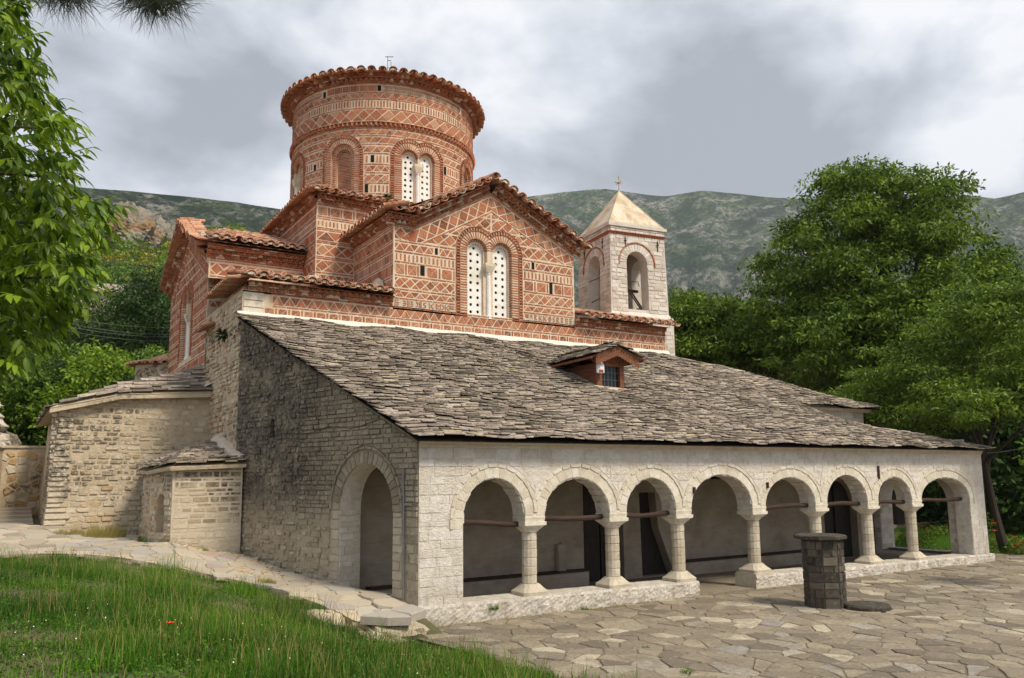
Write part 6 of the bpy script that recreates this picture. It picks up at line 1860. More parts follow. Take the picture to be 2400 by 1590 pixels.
e2 = [(x + RN.uniform(-.05, .05), y + RN.uniform(-.05, .05), hp(x, y) - .25) for x, y in dp]; e1 = [(x + RN.uniform(-.03, .03), y + RN.uniform(-.03, .03), hp(x, y) + .085) for x, y in dp]
mb.add(e1 + e2, [(i, k + i, k + (i + 1) % k, (i + 1) % k) for i in range(k)], .3)
mb.obj('path_bed', RUBMORT, path)
P = Pieces(); sites = [(-11.5 + i * .52 + RN.uniform(-.2, .2), -2 + j * .46 + RN.uniform(-.18, .18)) for i in range(24) for j in range(34)]
inner_ = lambda x, y: inpoly((x, y), pathpoly) and min(math.dist((x, y), q) for q in dp) > .14
cells = voronoi(sites, inner_, .016)
flags(P, 'path_stone', cells, lambda x, y: hp(x, y) + .085, PATHST, th=(.012, .035))
# large edge slabs at the near end
for c in ([(-.06, .15), (-.10, -.58), (-.62, -.98), (-.78, -.35), (-.45, .25)], [(-.66, -1.02), (-.72, -1.22), (-1.12, -1.02), (-1.5, -.55), (-1.0, -.2), (-.82, -.38)], [(-.5, .3), (-1.0, -.1), (-1.45, .5), (-1.2, 1.4), (-.7, 1.3)]):
    P_ = ccw(c); kk = len(P_); h0 = float(gz(*cent(P_))[0]) + .10
    h0 = .50
    zb_s = h0 - .17
    vs = [(x, y, zb_s) for x, y in P_] + [(x, y, h0 - .02) for x, y in P_] + [(cent(P_)[0] + (x - cent(P_)[0]) * .95, cent(P_)[1] + (y - cent(P_)[1]) * .95, h0 + RN.uniform(-.01, .012)) for x, y in P_]
    P.raw('edge_slab', PATHST, vs, [tuple(range(2 * kk, 3 * kk))] + [(i, (i + 1) % kk, kk + (i + 1) % kk, kk + i) for i in range(kk)] + [(kk + i, kk + (i + 1) % kk, 2 * kk + (i + 1) % kk, 2 * kk + i) for i in range(kk)], .7, None, .4)
P.flush(path, 290)
def boulder(name, loc, s, m, label=None, cat='rock', seed=0, parent=None, kind=None, res=(9, 14), rough=.12):
    r_ = random.Random(seed); mb = MB(); a, b = res; vs = []
    ph = [r_.uniform(0, 6.28) for _ in range(6)]
    for i in range(a):
        for j in range(b):
            t = math.pi * i / (a - 1); p = 2 * math.pi * j / b
            q = 1 + rough * (math.sin(3 * p + ph[0]) * math.sin(2 * t + ph[1]) + .6 * math.sin(5 * p + ph[2] + 4 * t) + r_.uniform(-.5, .5))
            vs.append((loc[0] + s[0] * q * math.sin(t) * math.cos(p), loc[1] + s[1] * q * math.sin(t) * math.sin(p), loc[2] + s[2] * q * math.cos(t)))
    mb.add(vs, [(i * b + j, (i + 1) * b + j, (i + 1) * b + (j + 1) % b, i * b + (j + 1) % b) for i in range(a - 1) for j in range(b)], r_.random())
    o = mb.obj(name, m, parent)
    if label: o['label'] = label; o['category'] = cat
    if kind: o['kind'] = kind
    return o
boulder('boulder', (-.78, -.78, .12), (.60, .36, .26), DARKST, 'brown mossy rock under the edge slab at the corner of the portico', seed=3)
boulder('boulder', (-1.75, -1.55, .12), (.45, .75, .22), RUBMORT, 'smooth tan rock sloping down into the grass below the path', seed=5)
boulder('boulder', (-2.15, -.35, .40), (.35, .7, .22), RUBBLE, 'rough stone edge between the path and the grass bank', seed=8)
# loose stones and dead leaves by the small chapel
LS = MB()
def pebble(x, y, z, s, tint):
    vs = [(x + s * RN.uniform(.8, 1.2) * math.cos(q), y + s * .8 * RN.uniform(.8, 1.2) * math.sin(q), z + (s * .35 if lv else -.03)) for lv in (0, 1) for q in np.arange(0, 6.2, 1.047)]
    LS.add(vs, [tuple(range(6, 12))] + [(i, (i + 1) % 6, 6 + (i + 1) % 6, 6 + i) for i in range(6)], tint)
for i in range(260):
    t = RN.random()
    if i < 150: x, y = -1.7 - RN.random() * 1.2, 3.6 + RN.random() * 3.0
    else: x, y = -2.3 - RN.random() * 2.6, 6.1 + RN.random() * .75
    pebble(x, y, float(gz(x, y)[0]) + .10, RN.uniform(.02, .09) if RN.random() < .3 else RN.uniform(.015, .04), RN.random())
LS.obj('rubble_debris', RUBBLE, kind='stuff')

# boundary wall far left
bw = empty('boundary_wall', (-6.6, 20, 1.5), 'tan and grey fieldstone boundary wall with flat coping at the far left', 'stone wall')
P = Pieces(); BWp = plane((-7.75, 20.0), (1, 0)); BWl = plane((-7.75, 20.0), (-.16, -1.0))
mb = MB(); sheet(mb, BWp, rect(-.05, 3.5, 1.2, 4.38)); mb.add([BWp(-.05, 4.38, .06), BWp(3.5, 4.38, .06), BWp(3.5, 4.46, .06), BWp(-.05, 4.46, .06), BWp(-.05, 4.46, -.5), BWp(3.5, 4.46, -.5)], [(0, 1, 2, 3), (3, 2, 5, 4)], .8)
mb.obj('wall_core', RUBMORT, bw)
sites = [(i * .36 + RN.uniform(-.12, .12), 1.1 + j * .27 + RN.uniform(-.09, .09)) for i in range(-2, 9) for j in range(0, 14)]
for c in voronoi(sites, lambda x, y: 0 < x < 2.4 and 1.6 < y < 4.30, .022): P.add('field_stone', BWp, c, -.02, RN.uniform(.01, .05), RUBBLE, RN.choice([.5, .6, .7, .8, .93, .92, .3]), ins=.02)
M2 = (lambda M0: (lambda u, v, n=0.: M0(u, v, -n)))(plane((-7.75, 20.0), (-.10, -1.0)))
mb = MB(); sheet(mb, M2, rect(0, 5.5, 1.2, 4.35)); mb.add([M2(0, 4.35, -.3), M2(5.5, 4.35, -.3), M2(5.5, 4.35, .05), M2(0, 4.35, .05)], [(0, 1, 2, 3)], .9); mb.obj('wall_core', RUBMORT, bw)
P.flush(bw, 200)
rp_ = empty('rock_pile', (-8.9, 23.5, 2.2), 'pile of grey rubble boulders rising behind the boundary wall at the far left', 'rock pile')
boulder('bedrock', (-8.9, 24.6, 3.6), (1.7, 1.3, 2.4), DARKST, seed=21, parent=rp_, res=(20, 30), rough=.14)
for i in range(150):
    t = RN.random() ** .7; a = RN.uniform(-3.4, .3); r_ = 1.9 * (1 - t * .75)
    s_ = RN.uniform(.14, .38); boulder('rock', (-8.9 + r_ * math.cos(a), 24.4 + r_ * .8 * math.sin(a), 2.6 + t * 3.7), (s_ * 1.2, s_, s_ * .75), PALE, seed=100 + i, parent=rp_, res=(5, 7), rough=.22)
# stone steps of the lane at far left
mb = MB()
for i in range(6):
    y = 12.6 + i * 1.15; z = 1.72 + i * .09
    mb.box(-10.2, -6.75, y, y + 1.2, z - .3, z)
ln = mb.obj('stone_lane', PATHST); ln['kind'] = 'structure'
# ------------------------------------------------------------------ vegetation
def rnd_dirs(n, up=0.0):
    d = NR.normal(size=(n, 3)); d[:, 2] += up; return d / np.linalg.norm(d, axis=1, keepdims=True)
def leaf_quads(p, d, L_, wd, tint):
    """rhombic leaves, slightly folded"""
    n = len(p); s = np.cross(d, rnd_dirs(n)); s /= np.linalg.norm(s, axis=1, keepdims=True) + 1e-9
    m = p + d * (L_ * .45)[:, None]
    V_ = np.stack([p, m + s * (wd / 2)[:, None], p + d * L_[:, None], m - s * (wd / 2)[:, None]], 1).reshape(-1, 3)
    F_ = np.arange(n * 4).reshape(n, 4)
    return V_, F_, tint
def crown_mesh(name, lobes, m, nclump, nleaf, size, clr=.55, flat=.55, droop=-.3, shell=.55, aspect=.42, seed=0, zmin=None):
    NR.seed(seed)
    lob = np.array(lobes, float); vol = np.prod(lob[:, 3:6], axis=1) ** (2 / 3); pick = NR.choice(len(lob), nclump, p=vol / vol.sum())
    u = rnd_dirs(nclump); r = shell + (1 - shell) * NR.rand(nclump) ** .6
    c = lob[pick, :3] + u * r[:, None] * lob[pick, 3:6]
    sp = NR.rand(nclump) < .16; c[sp] = lob[pick[sp], :3] + u[sp] * 1.13 * lob[pick[sp], 3:6]
    if zmin is not None: c = c[c[:, 2] > zmin]
    nc = len(c); cr = clr * NR.uniform(.6, 1.35, nc); ct = NR.uniform(0, 1, nc)
    k = np.repeat(np.arange(nc), nleaf); n = len(k)
    o = rnd_dirs(n) * (NR.rand(n) ** .45)[:, None]; o[:, 2] *= flat
    out_ = c - lob[:, :3].mean(0)
    p = c[k] + o * cr[k][:, None]
    # leaves lean outwards and down
    d = rnd_dirs(n) * .8 + o * .9 + np.array([0, 0, droop]); d /= np.linalg.norm(d, axis=1, keepdims=True)
    L_ = size * NR.uniform(.6, 1.3, n); t = np.clip(.25 + .45 * ct[k] + NR.normal(0, .18, n), 0, 1)
    V_, F_, t = leaf_quads(p, d, L_, L_ * aspect, t)
    return npmesh(name, V_, F_, 4, t, m)
def tree(name, label, base, top, lobes, m, nclump, nleaf, size, trunk_r=.25, group=None, cat='tree', limbs=6, seed=1, mesh=None, barkm=None, **kw):
    o = empty(name, base, label, cat, group)
    me = mesh or crown_mesh('crown', lobes, m, nclump, nleaf, size, seed=seed, **kw)
    cr_ = link('crown', me, o)
    r_ = random.Random(seed); mb = MB(); b = Vector(base); ct = Vector(np.mean([l[:3] for l in lobes], 0))
    t1 = Vector((ct.x, ct.y, base[2] + (ct.z - base[2]) * .55))
    pts = [b - Vector((0, 0, .2)), b.lerp(t1, .35) + Vector((r_.uniform(-.2, .2), r_.uniform(-.2, .2), 0)), t1, ct]
    mb.tube(pts, [trunk_r * 1.25, trunk_r, trunk_r * .75, trunk_r * .3], 8)
    tr_ = mb.obj('trunk', barkm or BARK, o)
    for i in range(limbs):
        l = lobes[i % len(lobes)]; e = Vector(l[:3]) + Vector((r_.uniform(-.6, .6) * l[3], r_.uniform(-.6, .6) * l[4], r_.uniform(-.2, .6) * l[5])); s_ = b.lerp(t1, r_.uniform(.55, 1.0))
        mb = MB(); mid = s_.lerp(e, .5) + Vector((0, 0, r_.uniform(-.3, .6))); mb.tube([s_, mid, e], [trunk_r * .45, trunk_r * .3, trunk_r * .08], 6); mb.obj('limb', barkm or BARK, tr_)
    return o
def at(az, r, z): return (CAM[0] + r * math.cos(rad(az)), CAM[1] + r * math.sin(rad(az)), z)
def lob(az, el0, r, rx, rz, ry=None):
    p = at(az, r, 3.2 + r * math.tan(rad(el0))); return (p[0], p[1], p[2], rx, ry or rx, rz)
# the large feathery tree right of the church
lb = [lob(33.6, 12.5, 46, 4.6, 4.6), lob(34.4, 16.6, 46, 2.5, 2.4), lob(31.0, 16.0, 45, 2.4, 2.2), lob(38.0, 13.0, 46, 2.4, 2.7), lob(39.2, 10.2, 45, 2.0, 2.0), lob(28.6, 13.2, 45, 1.9, 2.0), lob(27.9, 9.6, 45, 2.6, 2.4),
      lob(34.0, 11.0, 44.5, 3.0, 3.0), lob(36.0, 8.6, 44, 3.6, 2.6), lob(30.5, 8.5, 43, 3.6, 2.6), lob(33.0, 18.0, 46, 1.2, 1.0), lob(35.6, 18.3, 46, 1.0, .9), lob(29.6, 17.4, 45.5, 1.1, .9), lob(37.6, 16.2, 46, 1.0, 1.0), lob(27.0, 12.0, 45, 1.2, .9)]
tree('locust_tree', 'tallest bright green feathery tree rising against the mountain right of the bell tower', at(33.5, 46, .8), 19, lb, LEAF_BIG, 1050, 100, .27, .45, limbs=16, seed=3, clr=.85, flat=.42, droop=-.45, shell=.62, aspect=.38)
lb = [lob(44.3, 8.6, 50, 4.0, 3.4), lob(46.6, 9.4, 50, 2.2, 2.2), lob(42.4, 9.2, 50, 2.4, 2.0), lob(44.8, 11.0, 50, 1.6, 1.0)]
tree('walnut_tree', 'rounded mid green tree just right of the bell tower', at(44.3, 50, 1), 13, lb, LEAF_BIG, 420, 90, .27, .3, seed=4, clr=.9, flat=.42, shell=.45, aspect=.4)
lb = [lob(40.2, 7.0, 52, 3.4, 3.2), lob(39.4, 9.2, 52, 1.8, 1.4), lob(41.0, 8.8, 51, 1.4, 1.2)]
tree('walnut_tree', 'tree with yellowing upper leaves between the round tree and the tallest tree', at(40.2, 52, 1), 12, lb, LEAF_DRY, 300, 46, .30, .3, seed=5, clr=.8, shell=.4)
lb = [lob(27.2, 8.0, 36, 2.8, 1.8), lob(31.0, 5.6, 37, 2.8, 1.7), lob(25.2, 10.0, 36, 2.2, 1.2), lob(28.8, 4.4, 34, 2.4, 1.2), lob(33.6, 4.2, 38, 2.4, 1.4), lob(24.4, 5.6, 34, 2.0, 1.3)]
tree('locust_tree', 'locust tree with layered drooping branches over the garden at the right edge', at(27.7, 37, .3), 10, lb, LEAF_BIG, 250, 190, .20, .15, limbs=10, seed=6, clr=.85, flat=.26, droop=-.5, shell=.3, aspect=.34)
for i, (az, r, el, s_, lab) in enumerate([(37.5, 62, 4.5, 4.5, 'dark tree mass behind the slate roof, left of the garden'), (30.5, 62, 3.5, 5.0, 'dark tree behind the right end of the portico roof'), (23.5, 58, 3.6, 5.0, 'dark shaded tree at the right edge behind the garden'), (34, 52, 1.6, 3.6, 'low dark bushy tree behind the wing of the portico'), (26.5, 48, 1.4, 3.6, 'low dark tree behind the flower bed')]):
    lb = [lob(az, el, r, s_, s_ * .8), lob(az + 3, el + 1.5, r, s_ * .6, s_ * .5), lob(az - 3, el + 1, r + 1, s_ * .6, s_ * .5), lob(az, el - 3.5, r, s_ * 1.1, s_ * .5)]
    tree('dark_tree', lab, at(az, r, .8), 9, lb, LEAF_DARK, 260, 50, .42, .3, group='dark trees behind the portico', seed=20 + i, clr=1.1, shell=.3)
lb = [lob(24.9, .6, 27, .55, .45), lob(24.2, 1.8, 27, .4, .3)]
tree('small_shrub', 'small bright green sapling beside the right corner of the portico', at(24.9, 27, .3), 4, lb, LEAF_MID, 60, 40, .16, .05, cat='shrub', seed=9, clr=.35, droop=-.5, limbs=3)
# dark hillside behind them
def hill(name, az0, az1, r0, r1, prof, m, nu=90, nv=40, namp=1., nscale=.02, pw=1.2, seed=0., kind='structure', back=True):
    from mathutils import noise as nz
    pa = np.array(prof, float); o = pa[:, 0].argsort(); pa = pa[o]
    V_ = []; rr = np.linspace(0, 1, nv)
    for a in np.linspace(az0, az1, nu):
        H = r1 * math.tan(rad(float(np.interp(a, pa[:, 0], pa[:, 1]))))
        for s_ in rr:
            r = r0 + (r1 - r0) * s_; x, y = CAM[0] + r * math.cos(rad(a)), CAM[1] + r * math.sin(rad(a))
            z = 1.0 + (H + 2.2) * s_ ** pw
            q = nz.ridged_multi_fractal(Vector((x * nscale + seed, y * nscale, seed)), 1.0, 2.1, 5, 1.0, 2.0) - 1.0
            edge = 4 * s_ * (1 - s_)
            z += namp * q * (edge * (1 - s_ ** 4) + .012)
            if namp > 10: z += namp * .9 * (nz.ridged_multi_fractal(Vector((a * .30 + .10 * nz.noise(Vector((a * .5, s_ * 4, 1))), s_ * .9, seed)), 1.0, 2.2, 4, 1.0, 2.0) - 1.1) * edge * (1 - s_ ** 3)
            z += namp * .02 * (nz.noise(Vector((x * nscale * 9, y * nscale * 9, 3))) ) * s_
            V_.append((x, y, z))
        if back:
            r = r1 * 1.25; V_.append((CAM[0] + r * math.cos(rad(a)), CAM[1] + r * math.sin(rad(a)), 1 + H * .85))
    k = nv + (1 if back else 0); idx = np.arange(nu * k).reshape(nu, k)
    F_ = np.stack([idx[:-1, :-1], idx[:-1, 1:], idx[1:, 1:], idx[1:, :-1]], -1).reshape(-1, 4)
    me = npmesh(name, np.array(V_), F_[:, ::-1], 4, np.full(len(F_), .5), m); me.polygons.foreach_set('use_smooth', [True] * len(me.polygons))
    return link(name, me, kind=kind)
def m_mount(sc_, rockamt, tree_d, grass):
    def f(t, b):
        g = G(t)
        big = g.noise(.006 * sc_, 6, .6, dist=.5)
        c = g.mix(g.rng(big, .42, .60), tree_d, grass)
        dots = g.noise(.075 * sc_, 4, .8)
        c = g.mix(g.rng(dots, .49, .54, 1, 0), c, tuple(x * .8 for x in tree_d))
        rock = g.math('MULTIPLY', g.rng(g.noise(.011 * sc_, 7, .7, dist=1.0), .47, .58), g.rng(g.noise(.06 * sc_, 6, .85, stretch=(1, 1, .45)), .46, .54))
        c = g.mix(g.math('MULTIPLY', rock, rockamt), c, (.42, .39, .35))
        g.l(c, b.inputs[0]); b.inputs['Roughness'].default_value = 1; b.inputs['Specular IOR Level'].default_value = 0
        bp = g.n('ShaderNodeBump'); bp.inputs['Strength'].default_value = 1; bp.inputs['Distance'].default_value = 26 / sc_
        g.l(g.noise(.05 * sc_, 8, .75), bp.inputs['Height']); g.l(bp.outputs[0], b.inputs['Normal'])
    return f
MT = mat('far_mountain_cover', m_mount(1., .8, (.016, .046, .016), (.12, .18, .05)))
MT2 = mat('left_ridge_cover', m_mount(1.6, .75, (.014, .036, .016), (.085, .115, .04)))
MH = mat('near_hillside_cover', m_mount(9., .45, (.030, .065, .016), (.22, .19, .055)))
RR = [(-4, 12), (10, 13.2), (18.9, 14.7), (22.8, 16.2), (24.95, 16.4), (26.5, 16.3), (28.1, 16.8), (34.6, 17.6), (38.1, 18.0), (41.5, 18.6), (44.4, 19.2), (47, 19.0), (48.9, 19.3), (51.3, 19.75), (54.4, 19.66), (56.9, 19.4), (61, 18.6), (66, 17.4), (74, 16)]
hill('mountain', -4, 74, 1250, 2300, RR, MT, 300, 90, 95, .0018, 1.18, 1.7)
LR = [(60, 15.5), (65.9, 16.4), (70.5, 17.4), (74, 17.95), (77.5, 18.2), (80.5, 18.25), (84.4, 18.15), (86.8, 18.0), (91.6, 17.7), (95.8, 17.4), (115, 15)]
hill('mountain_ridge', 60, 115, 620, 1150, LR, MT2, 190, 60, 22, .004, 1.12, 5.2)
NH = [(56, 7), (66, 10), (73.4, 15.2), (75.7, 16.2), (77.4, 16.5), (79, 16.5), (81.2, 16.2), (83.4, 15.8), (86.9, 15.6), (91.5, 15.8), (110, 13)]
nh = hill('hillside', 56, 110, 48, 230, NH, MH, 120, 60, 5, .02, 1.15, 2.1)
hill('wooded_slope', 5, 60, 66, 190, [(5, 3.5), (20, 4), (40, 5.5), (60, 8)], mat('dark_slope', m_mount(12., .1, (.012, .026, .010), (.03, .05, .018))), 60, 20, 3, .02, 1.1, .4)
def hz(az, r, prof=NH, r0=48, r1=230, pw=1.15):
    pa = np.array(prof); s_ = (r - r0) / (r1 - r0); return 1 + (r1 * math.tan(rad(float(np.interp(az, pa[:, 0], pa[:, 1])))) + 2.2) * max(0, s_) ** pw
# rock outcrop on the hillside
m_or = lambda t, b: None
def m_outcrop(t, b):
    g = G(t)
    c = g.ramp(g.noise(.35, 7, .7), [(.3, (.26, .23, .19)), (.5, (.50, .45, .38)), (.7, (.66, .60, .50))])
    c = g.mix(g.rng(g.noise(.16, 4, .6), .52, .64, 0, .8), c, (.58, .34, .15))
    c = g.mix(g.rng(g.noise(.55, 7, .8), .54, .62, 0, .85), c, (.045, .05, .03))  # dark crevices: their shade is put into the colour by noise
    g.l(c, b.inputs[0])
    bp = g.n('ShaderNodeBump'); bp.inputs['Strength'].default_value = 1; bp.inputs['Distance'].default_value = 2.5; g.l(g.noise(.5, 9, .8), bp.inputs['Height']); g.l(bp.outputs[0], b.inputs['Normal'])
OUT = mat('orange_stained_limestone', m_outcrop)
rk = empty('rock_outcrop', at(82.8, 205, hz(82.8, 205)), 'grey and orange limestone crags on the hillside left of the church', 'rock outcrop')
for i, (az, el, w_, h_) in enumerate([(84.3, 15.9, 5.6, 6.5), (82.9, 15.6, 4.2, 6), (81.7, 15.6, 3.2, 5), (80.3, 15.5, 3.4, 3.2), (79.0, 15.4, 3.6, 2.4), (83.9, 14.0, 3, 3.5), (77.8, 15.3, 3, 1.8), (85.4, 15.2, 3.4, 3.4)]):
    p = at(az, 205 + (i % 3) * 2, 3.2 + 205 * math.tan(rad(el - .35))); boulder('crag', p, (w_, w_ * .9, h_), OUT, seed=40 + i, parent=rk, res=(40, 60), rough=.15)
# shrubs of the hillside: merged mass far off, single trees nearer
NR.seed(77); Vs = []; Fs_ = []; Ts = []; off_ = 0
for i in range(420):
    az = NR.uniform(72, 96); r = NR.uniform(70, 225); z = hz(az, r); s_ = NR.uniform(.8, 2.0) * (1 + r / 300); p = np.array(at(az, r, z + s_ * .4)); n = 150
    o = rnd_dirs(n) * (NR.rand(n) ** .4)[:, None]; V_, F_, t = leaf_quads(p + o * np.array([s_, s_, s_ * .75]), rnd_dirs(n), np.full(n, .5) * NR.uniform(.6, 1.3, n), np.full(n, .32), np.clip(NR.normal(NR.uniform(.2, .8), .15, n), 0, 1))
    Vs.append(V_); Fs_.append(F_ + off_); Ts.append(t); off_ += len(V_)
link('hillside_bushes', npmesh('hillside_bushes', np.concatenate(Vs), np.concatenate(Fs_), 4, np.concatenate(Ts), LEAF_MID), kind='stuff')
YEL = foliage('yellow_broom', (.16, .15, .02), (.62, .46, .03), .3)
NR.seed(78); Vs = []; Fs_ = []; Ts = []; off_ = 0
for i in range(150):
    az = NR.uniform(74, 87); r = NR.uniform(130, 226) if az > 79 else NR.uniform(205, 226); z = hz(az, r); s_ = NR.uniform(.5, 1.3); p = np.array(at(az, r, z + .4)); n = 60
    o = rnd_dirs(n); V_, F_, t = leaf_quads(p + o * np.array([s_ * 1.5, s_ * 1.5, s_ * .6]), rnd_dirs(n), np.full(n, .6), np.full(n, .4), np.clip(NR.normal(.4, .3, n), 0, 1))
    Vs.append(V_); Fs_.append(F_ + off_); Ts.append(t); off_ += len(V_)
link('broom_bushes', npmesh('broom_bushes', np.concatenate(Vs), np.concatenate(Fs_), 4, np.concatenate(Ts), YEL), kind='stuff')
# trees on the left, between the hill and the chapel
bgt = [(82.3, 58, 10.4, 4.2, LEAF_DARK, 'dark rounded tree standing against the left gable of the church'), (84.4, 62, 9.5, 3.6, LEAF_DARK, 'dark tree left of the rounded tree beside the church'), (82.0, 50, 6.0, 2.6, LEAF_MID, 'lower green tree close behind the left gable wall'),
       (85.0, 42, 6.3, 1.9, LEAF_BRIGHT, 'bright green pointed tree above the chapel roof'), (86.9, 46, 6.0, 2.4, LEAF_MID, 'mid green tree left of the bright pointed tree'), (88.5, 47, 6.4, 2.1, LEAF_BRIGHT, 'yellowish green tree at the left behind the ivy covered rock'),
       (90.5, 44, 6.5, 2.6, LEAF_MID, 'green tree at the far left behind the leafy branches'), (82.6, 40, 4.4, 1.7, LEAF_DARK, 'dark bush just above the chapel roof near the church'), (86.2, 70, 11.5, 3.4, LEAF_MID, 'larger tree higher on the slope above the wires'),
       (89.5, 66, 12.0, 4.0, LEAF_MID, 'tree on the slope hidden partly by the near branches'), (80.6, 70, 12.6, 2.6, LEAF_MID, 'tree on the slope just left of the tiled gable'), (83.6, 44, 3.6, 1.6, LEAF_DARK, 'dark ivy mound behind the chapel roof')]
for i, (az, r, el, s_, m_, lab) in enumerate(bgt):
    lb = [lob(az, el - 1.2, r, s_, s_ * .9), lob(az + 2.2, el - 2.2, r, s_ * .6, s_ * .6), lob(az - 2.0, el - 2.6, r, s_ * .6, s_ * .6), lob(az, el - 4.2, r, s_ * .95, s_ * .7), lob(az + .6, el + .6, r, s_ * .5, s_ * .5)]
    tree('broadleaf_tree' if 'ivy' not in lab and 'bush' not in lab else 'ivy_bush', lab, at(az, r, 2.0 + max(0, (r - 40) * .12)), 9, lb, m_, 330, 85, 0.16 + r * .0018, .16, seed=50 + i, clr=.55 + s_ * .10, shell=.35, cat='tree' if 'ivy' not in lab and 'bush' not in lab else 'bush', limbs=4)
lb = [lob(87.0, 4.6, 43, 1.9, 2.4), lob(85.6, 3.2, 43, 1.4, 1.9), lob(88.0, 5.0, 44, 1.4, 1.8), lob(86.0, 2.6, 42, 1.8, 1.3)]
tree('ivy_bush', 'dense dark ivy cone climbing the rubble rock behind the boundary wall', at(87, 43, 3.2), 7, lb, LEAF_DARK, 380, 70, .15, .1, seed=90, clr=.4, shell=.7, cat='bush', limbs=3)
# bits of a stone roofed house among the trees
hs = empty('house', at(85.4, 63, 8), 'small grey stone slate roof showing between the trees on the left slope', 'house')
p = at(85.4, 63, 3.2 + 63 * math.tan(rad(12.0))); mb = MB(); mb.box(p[0] - 2, p[0] + 1.6, p[1], p[1] + 3, p[2] - 4, p[2] - .3); mb.obj('wall', RUBBLE, hs)
mb = MB(); mb.add([(p[0] - 2.2, p[1] - .3, p[2] - .4), (p[0] + 1.9, p[1] - .3, p[2] - .4), (p[0] + 1.2, p[1] + 1.5, p[2] + .6), (p[0] - 1.6, p[1] + 1.5, p[2] + .6), (p[0] - 2.2, p[1] + 3.2, p[2] - .4), (p[0] + 1.9, p[1] + 3.2, p[2] - .4)], [(0, 1, 2, 3), (3, 2, 5, 4)], .6); mb.obj('roof', SLATE, hs)

# near ash branches at the left edge ----------------------------------
bnd = lambda py: float(np.interp(py, [60, 95, 170, 210, 250, 330, 355, 400, 470, 500, 560, 620, 690, 740, 800, 850, 900], [6, 75, 75, 110, 120, 165, 120, 175, 175, 262, 235, 225, 215, 170, 112, 60, 0]))
ash = empty('ash_tree', (-10.6, -8.6, 1.5), 'near leafy tree with drooping bright green compound leaves filling the left edge', 'tree')
def leafshape():
    # outline along y, folded at the midrib, tip drooping
    st = [(0, 0), (.12, .10), (.35, .17), (.6, .15), (.82, .07), (1.0, 0)]; V_ = []; F_ = []
    for y, w_ in st:
        z = -.18 * y * y; V_ += [(-w_, y, z + w_ * .35), (0, y, z), (w_, y, z + w_ * .35)]
    for i in range(5):
        a = i * 3; F_ += [(a, a + 1, a + 4, a + 3), (a + 1, a + 2, a + 5, a + 4)]
    return np.array(V_), np.array(F_)
LV, LF_ = leafshape()
RL = random.Random(31); leaves = []; twigs = MB()
def spray(p, d, ln, n, d0):
    """one compound leaf: opposite leaflets on a drooping stalk"""
    p = Vector(p); d = Vector(d).normalized(); pts = [p.copy()]; q = p.copy(); dd = d.copy()
    for i in range(n):
        q = q + dd * (ln / n); dd = (dd + Vector((0, 0, -.10))).normalized(); pts.append(q.copy())
        side = dd.cross(Vector((0, 0, 1))).normalized()
        for s_ in ((-1, 1) if i < n - 1 else (0,)):
            ld = (dd * .55 + side * s_ * RL.uniform(.5, .9) + Vector((0, 0, RL.uniform(-.75, -.25)))).normalized(); L_ = ln * RL.uniform(.42, .62)
            if i == n - 1: ld = (dd + Vector((0, 0, -.3))).normalized()
            x = ld.cross(Vector((RL.gauss(0, .35), RL.gauss(0, .35), 1))).normalized(); z = x.cross(ld).normalized()
            leaves.append((Matrix(((x.x * L_, ld.x * L_, z.x * L_, q.x), (x.y * L_, ld.y * L_, z.y * L_, q.y), (x.z * L_, ld.z * L_, z.z * L_, q.z), (0, 0, 0, 1))), RL.random()))
    twigs.tube(pts, [.004] * len(pts), 3, cap=False)
cnt = 0
while cnt < 1250:
    py = RL.uniform(-40, 900); px = RL.uniform(-140, 270)
    if py < 90:
        if not (py < 90 and px < 25): continue
    elif px > bnd(py) - 26 * RL.random() - 12: continue
    dep = RL.uniform(6.3, 9.2); v = FW + RT * (px - 1200) / 1900 + UP * (850 - (py - 18)) / 1900; p = CAM + v * (dep / (v @ FW)) * 1.0
    out_ = RT * RL.uniform(.1, 1.0) + np.array([RL.gauss(0, .35), RL.gauss(0, .35), RL.uniform(-.5, .35)])
    if px < bnd(max(py, 95)) - 100: out_ = np.array([RL.gauss(0, 1), RL.gauss(0, 1), RL.uniform(-.6, .4)])
    spray(p, out_, RL.uniform(.20, .30), RL.choice([3, 4, 4]), dep); cnt += 1
for (px, py) in ((185, 365), (262, 505), (230, 480), (120, 250), (70, 95), (245, 560), (190, 640)):
    v = FW + RT * (px - 30 - 1200) / 1900 + UP * (850 - py) / 1900; p = CAM + v * (7.2 / (v @ FW)); spray(p, RT * 1 + np.array([0, 0, .5]), .24, 4, 7)
lm = [npmesh('leaf', LV, LF_, 4, np.full(len(LF_), t), LEAF_NEAR) for t in (.15, .4, .65, .9)]
def leafkey(l):
    c = np.array(l[0].translation) - CAM; z = c @ FW; px = 1200 + 1900 * (c @ RT) / z; py = 850 - 1900 * (c @ UP) / z
    return (0 if 0 < px < 400 and 0 < py < 900 else 1, z)
leaves.sort(key=leafkey)
for M_, t in leaves[:290]:
    o = link('leaf', lm[int(t * 3.99)], ash); o.matrix_local = M_
NL = len(leaves) - 290; mats_ = np.array([np.array(M_) for M_, t in leaves[290:]]); tt = np.array([t for M_, t in leaves[290:]])
VV = np.einsum('nij,kj->nki', mats_, np.concatenate([LV, np.ones((len(LV), 1))], 1))[:, :, :3].reshape(-1, 3)
FF = (LF_[None] + (np.arange(NL) * len(LV))[:, None, None]).reshape(-1, 4)
link('leaves', npmesh('leaves', VV, FF, 4, np.repeat(tt, len(LF_)), LEAF_NEAR), ash, kind='stuff')
twigs.obj('leaf_stalks', LEAF_NEAR, ash, kind='stuff')
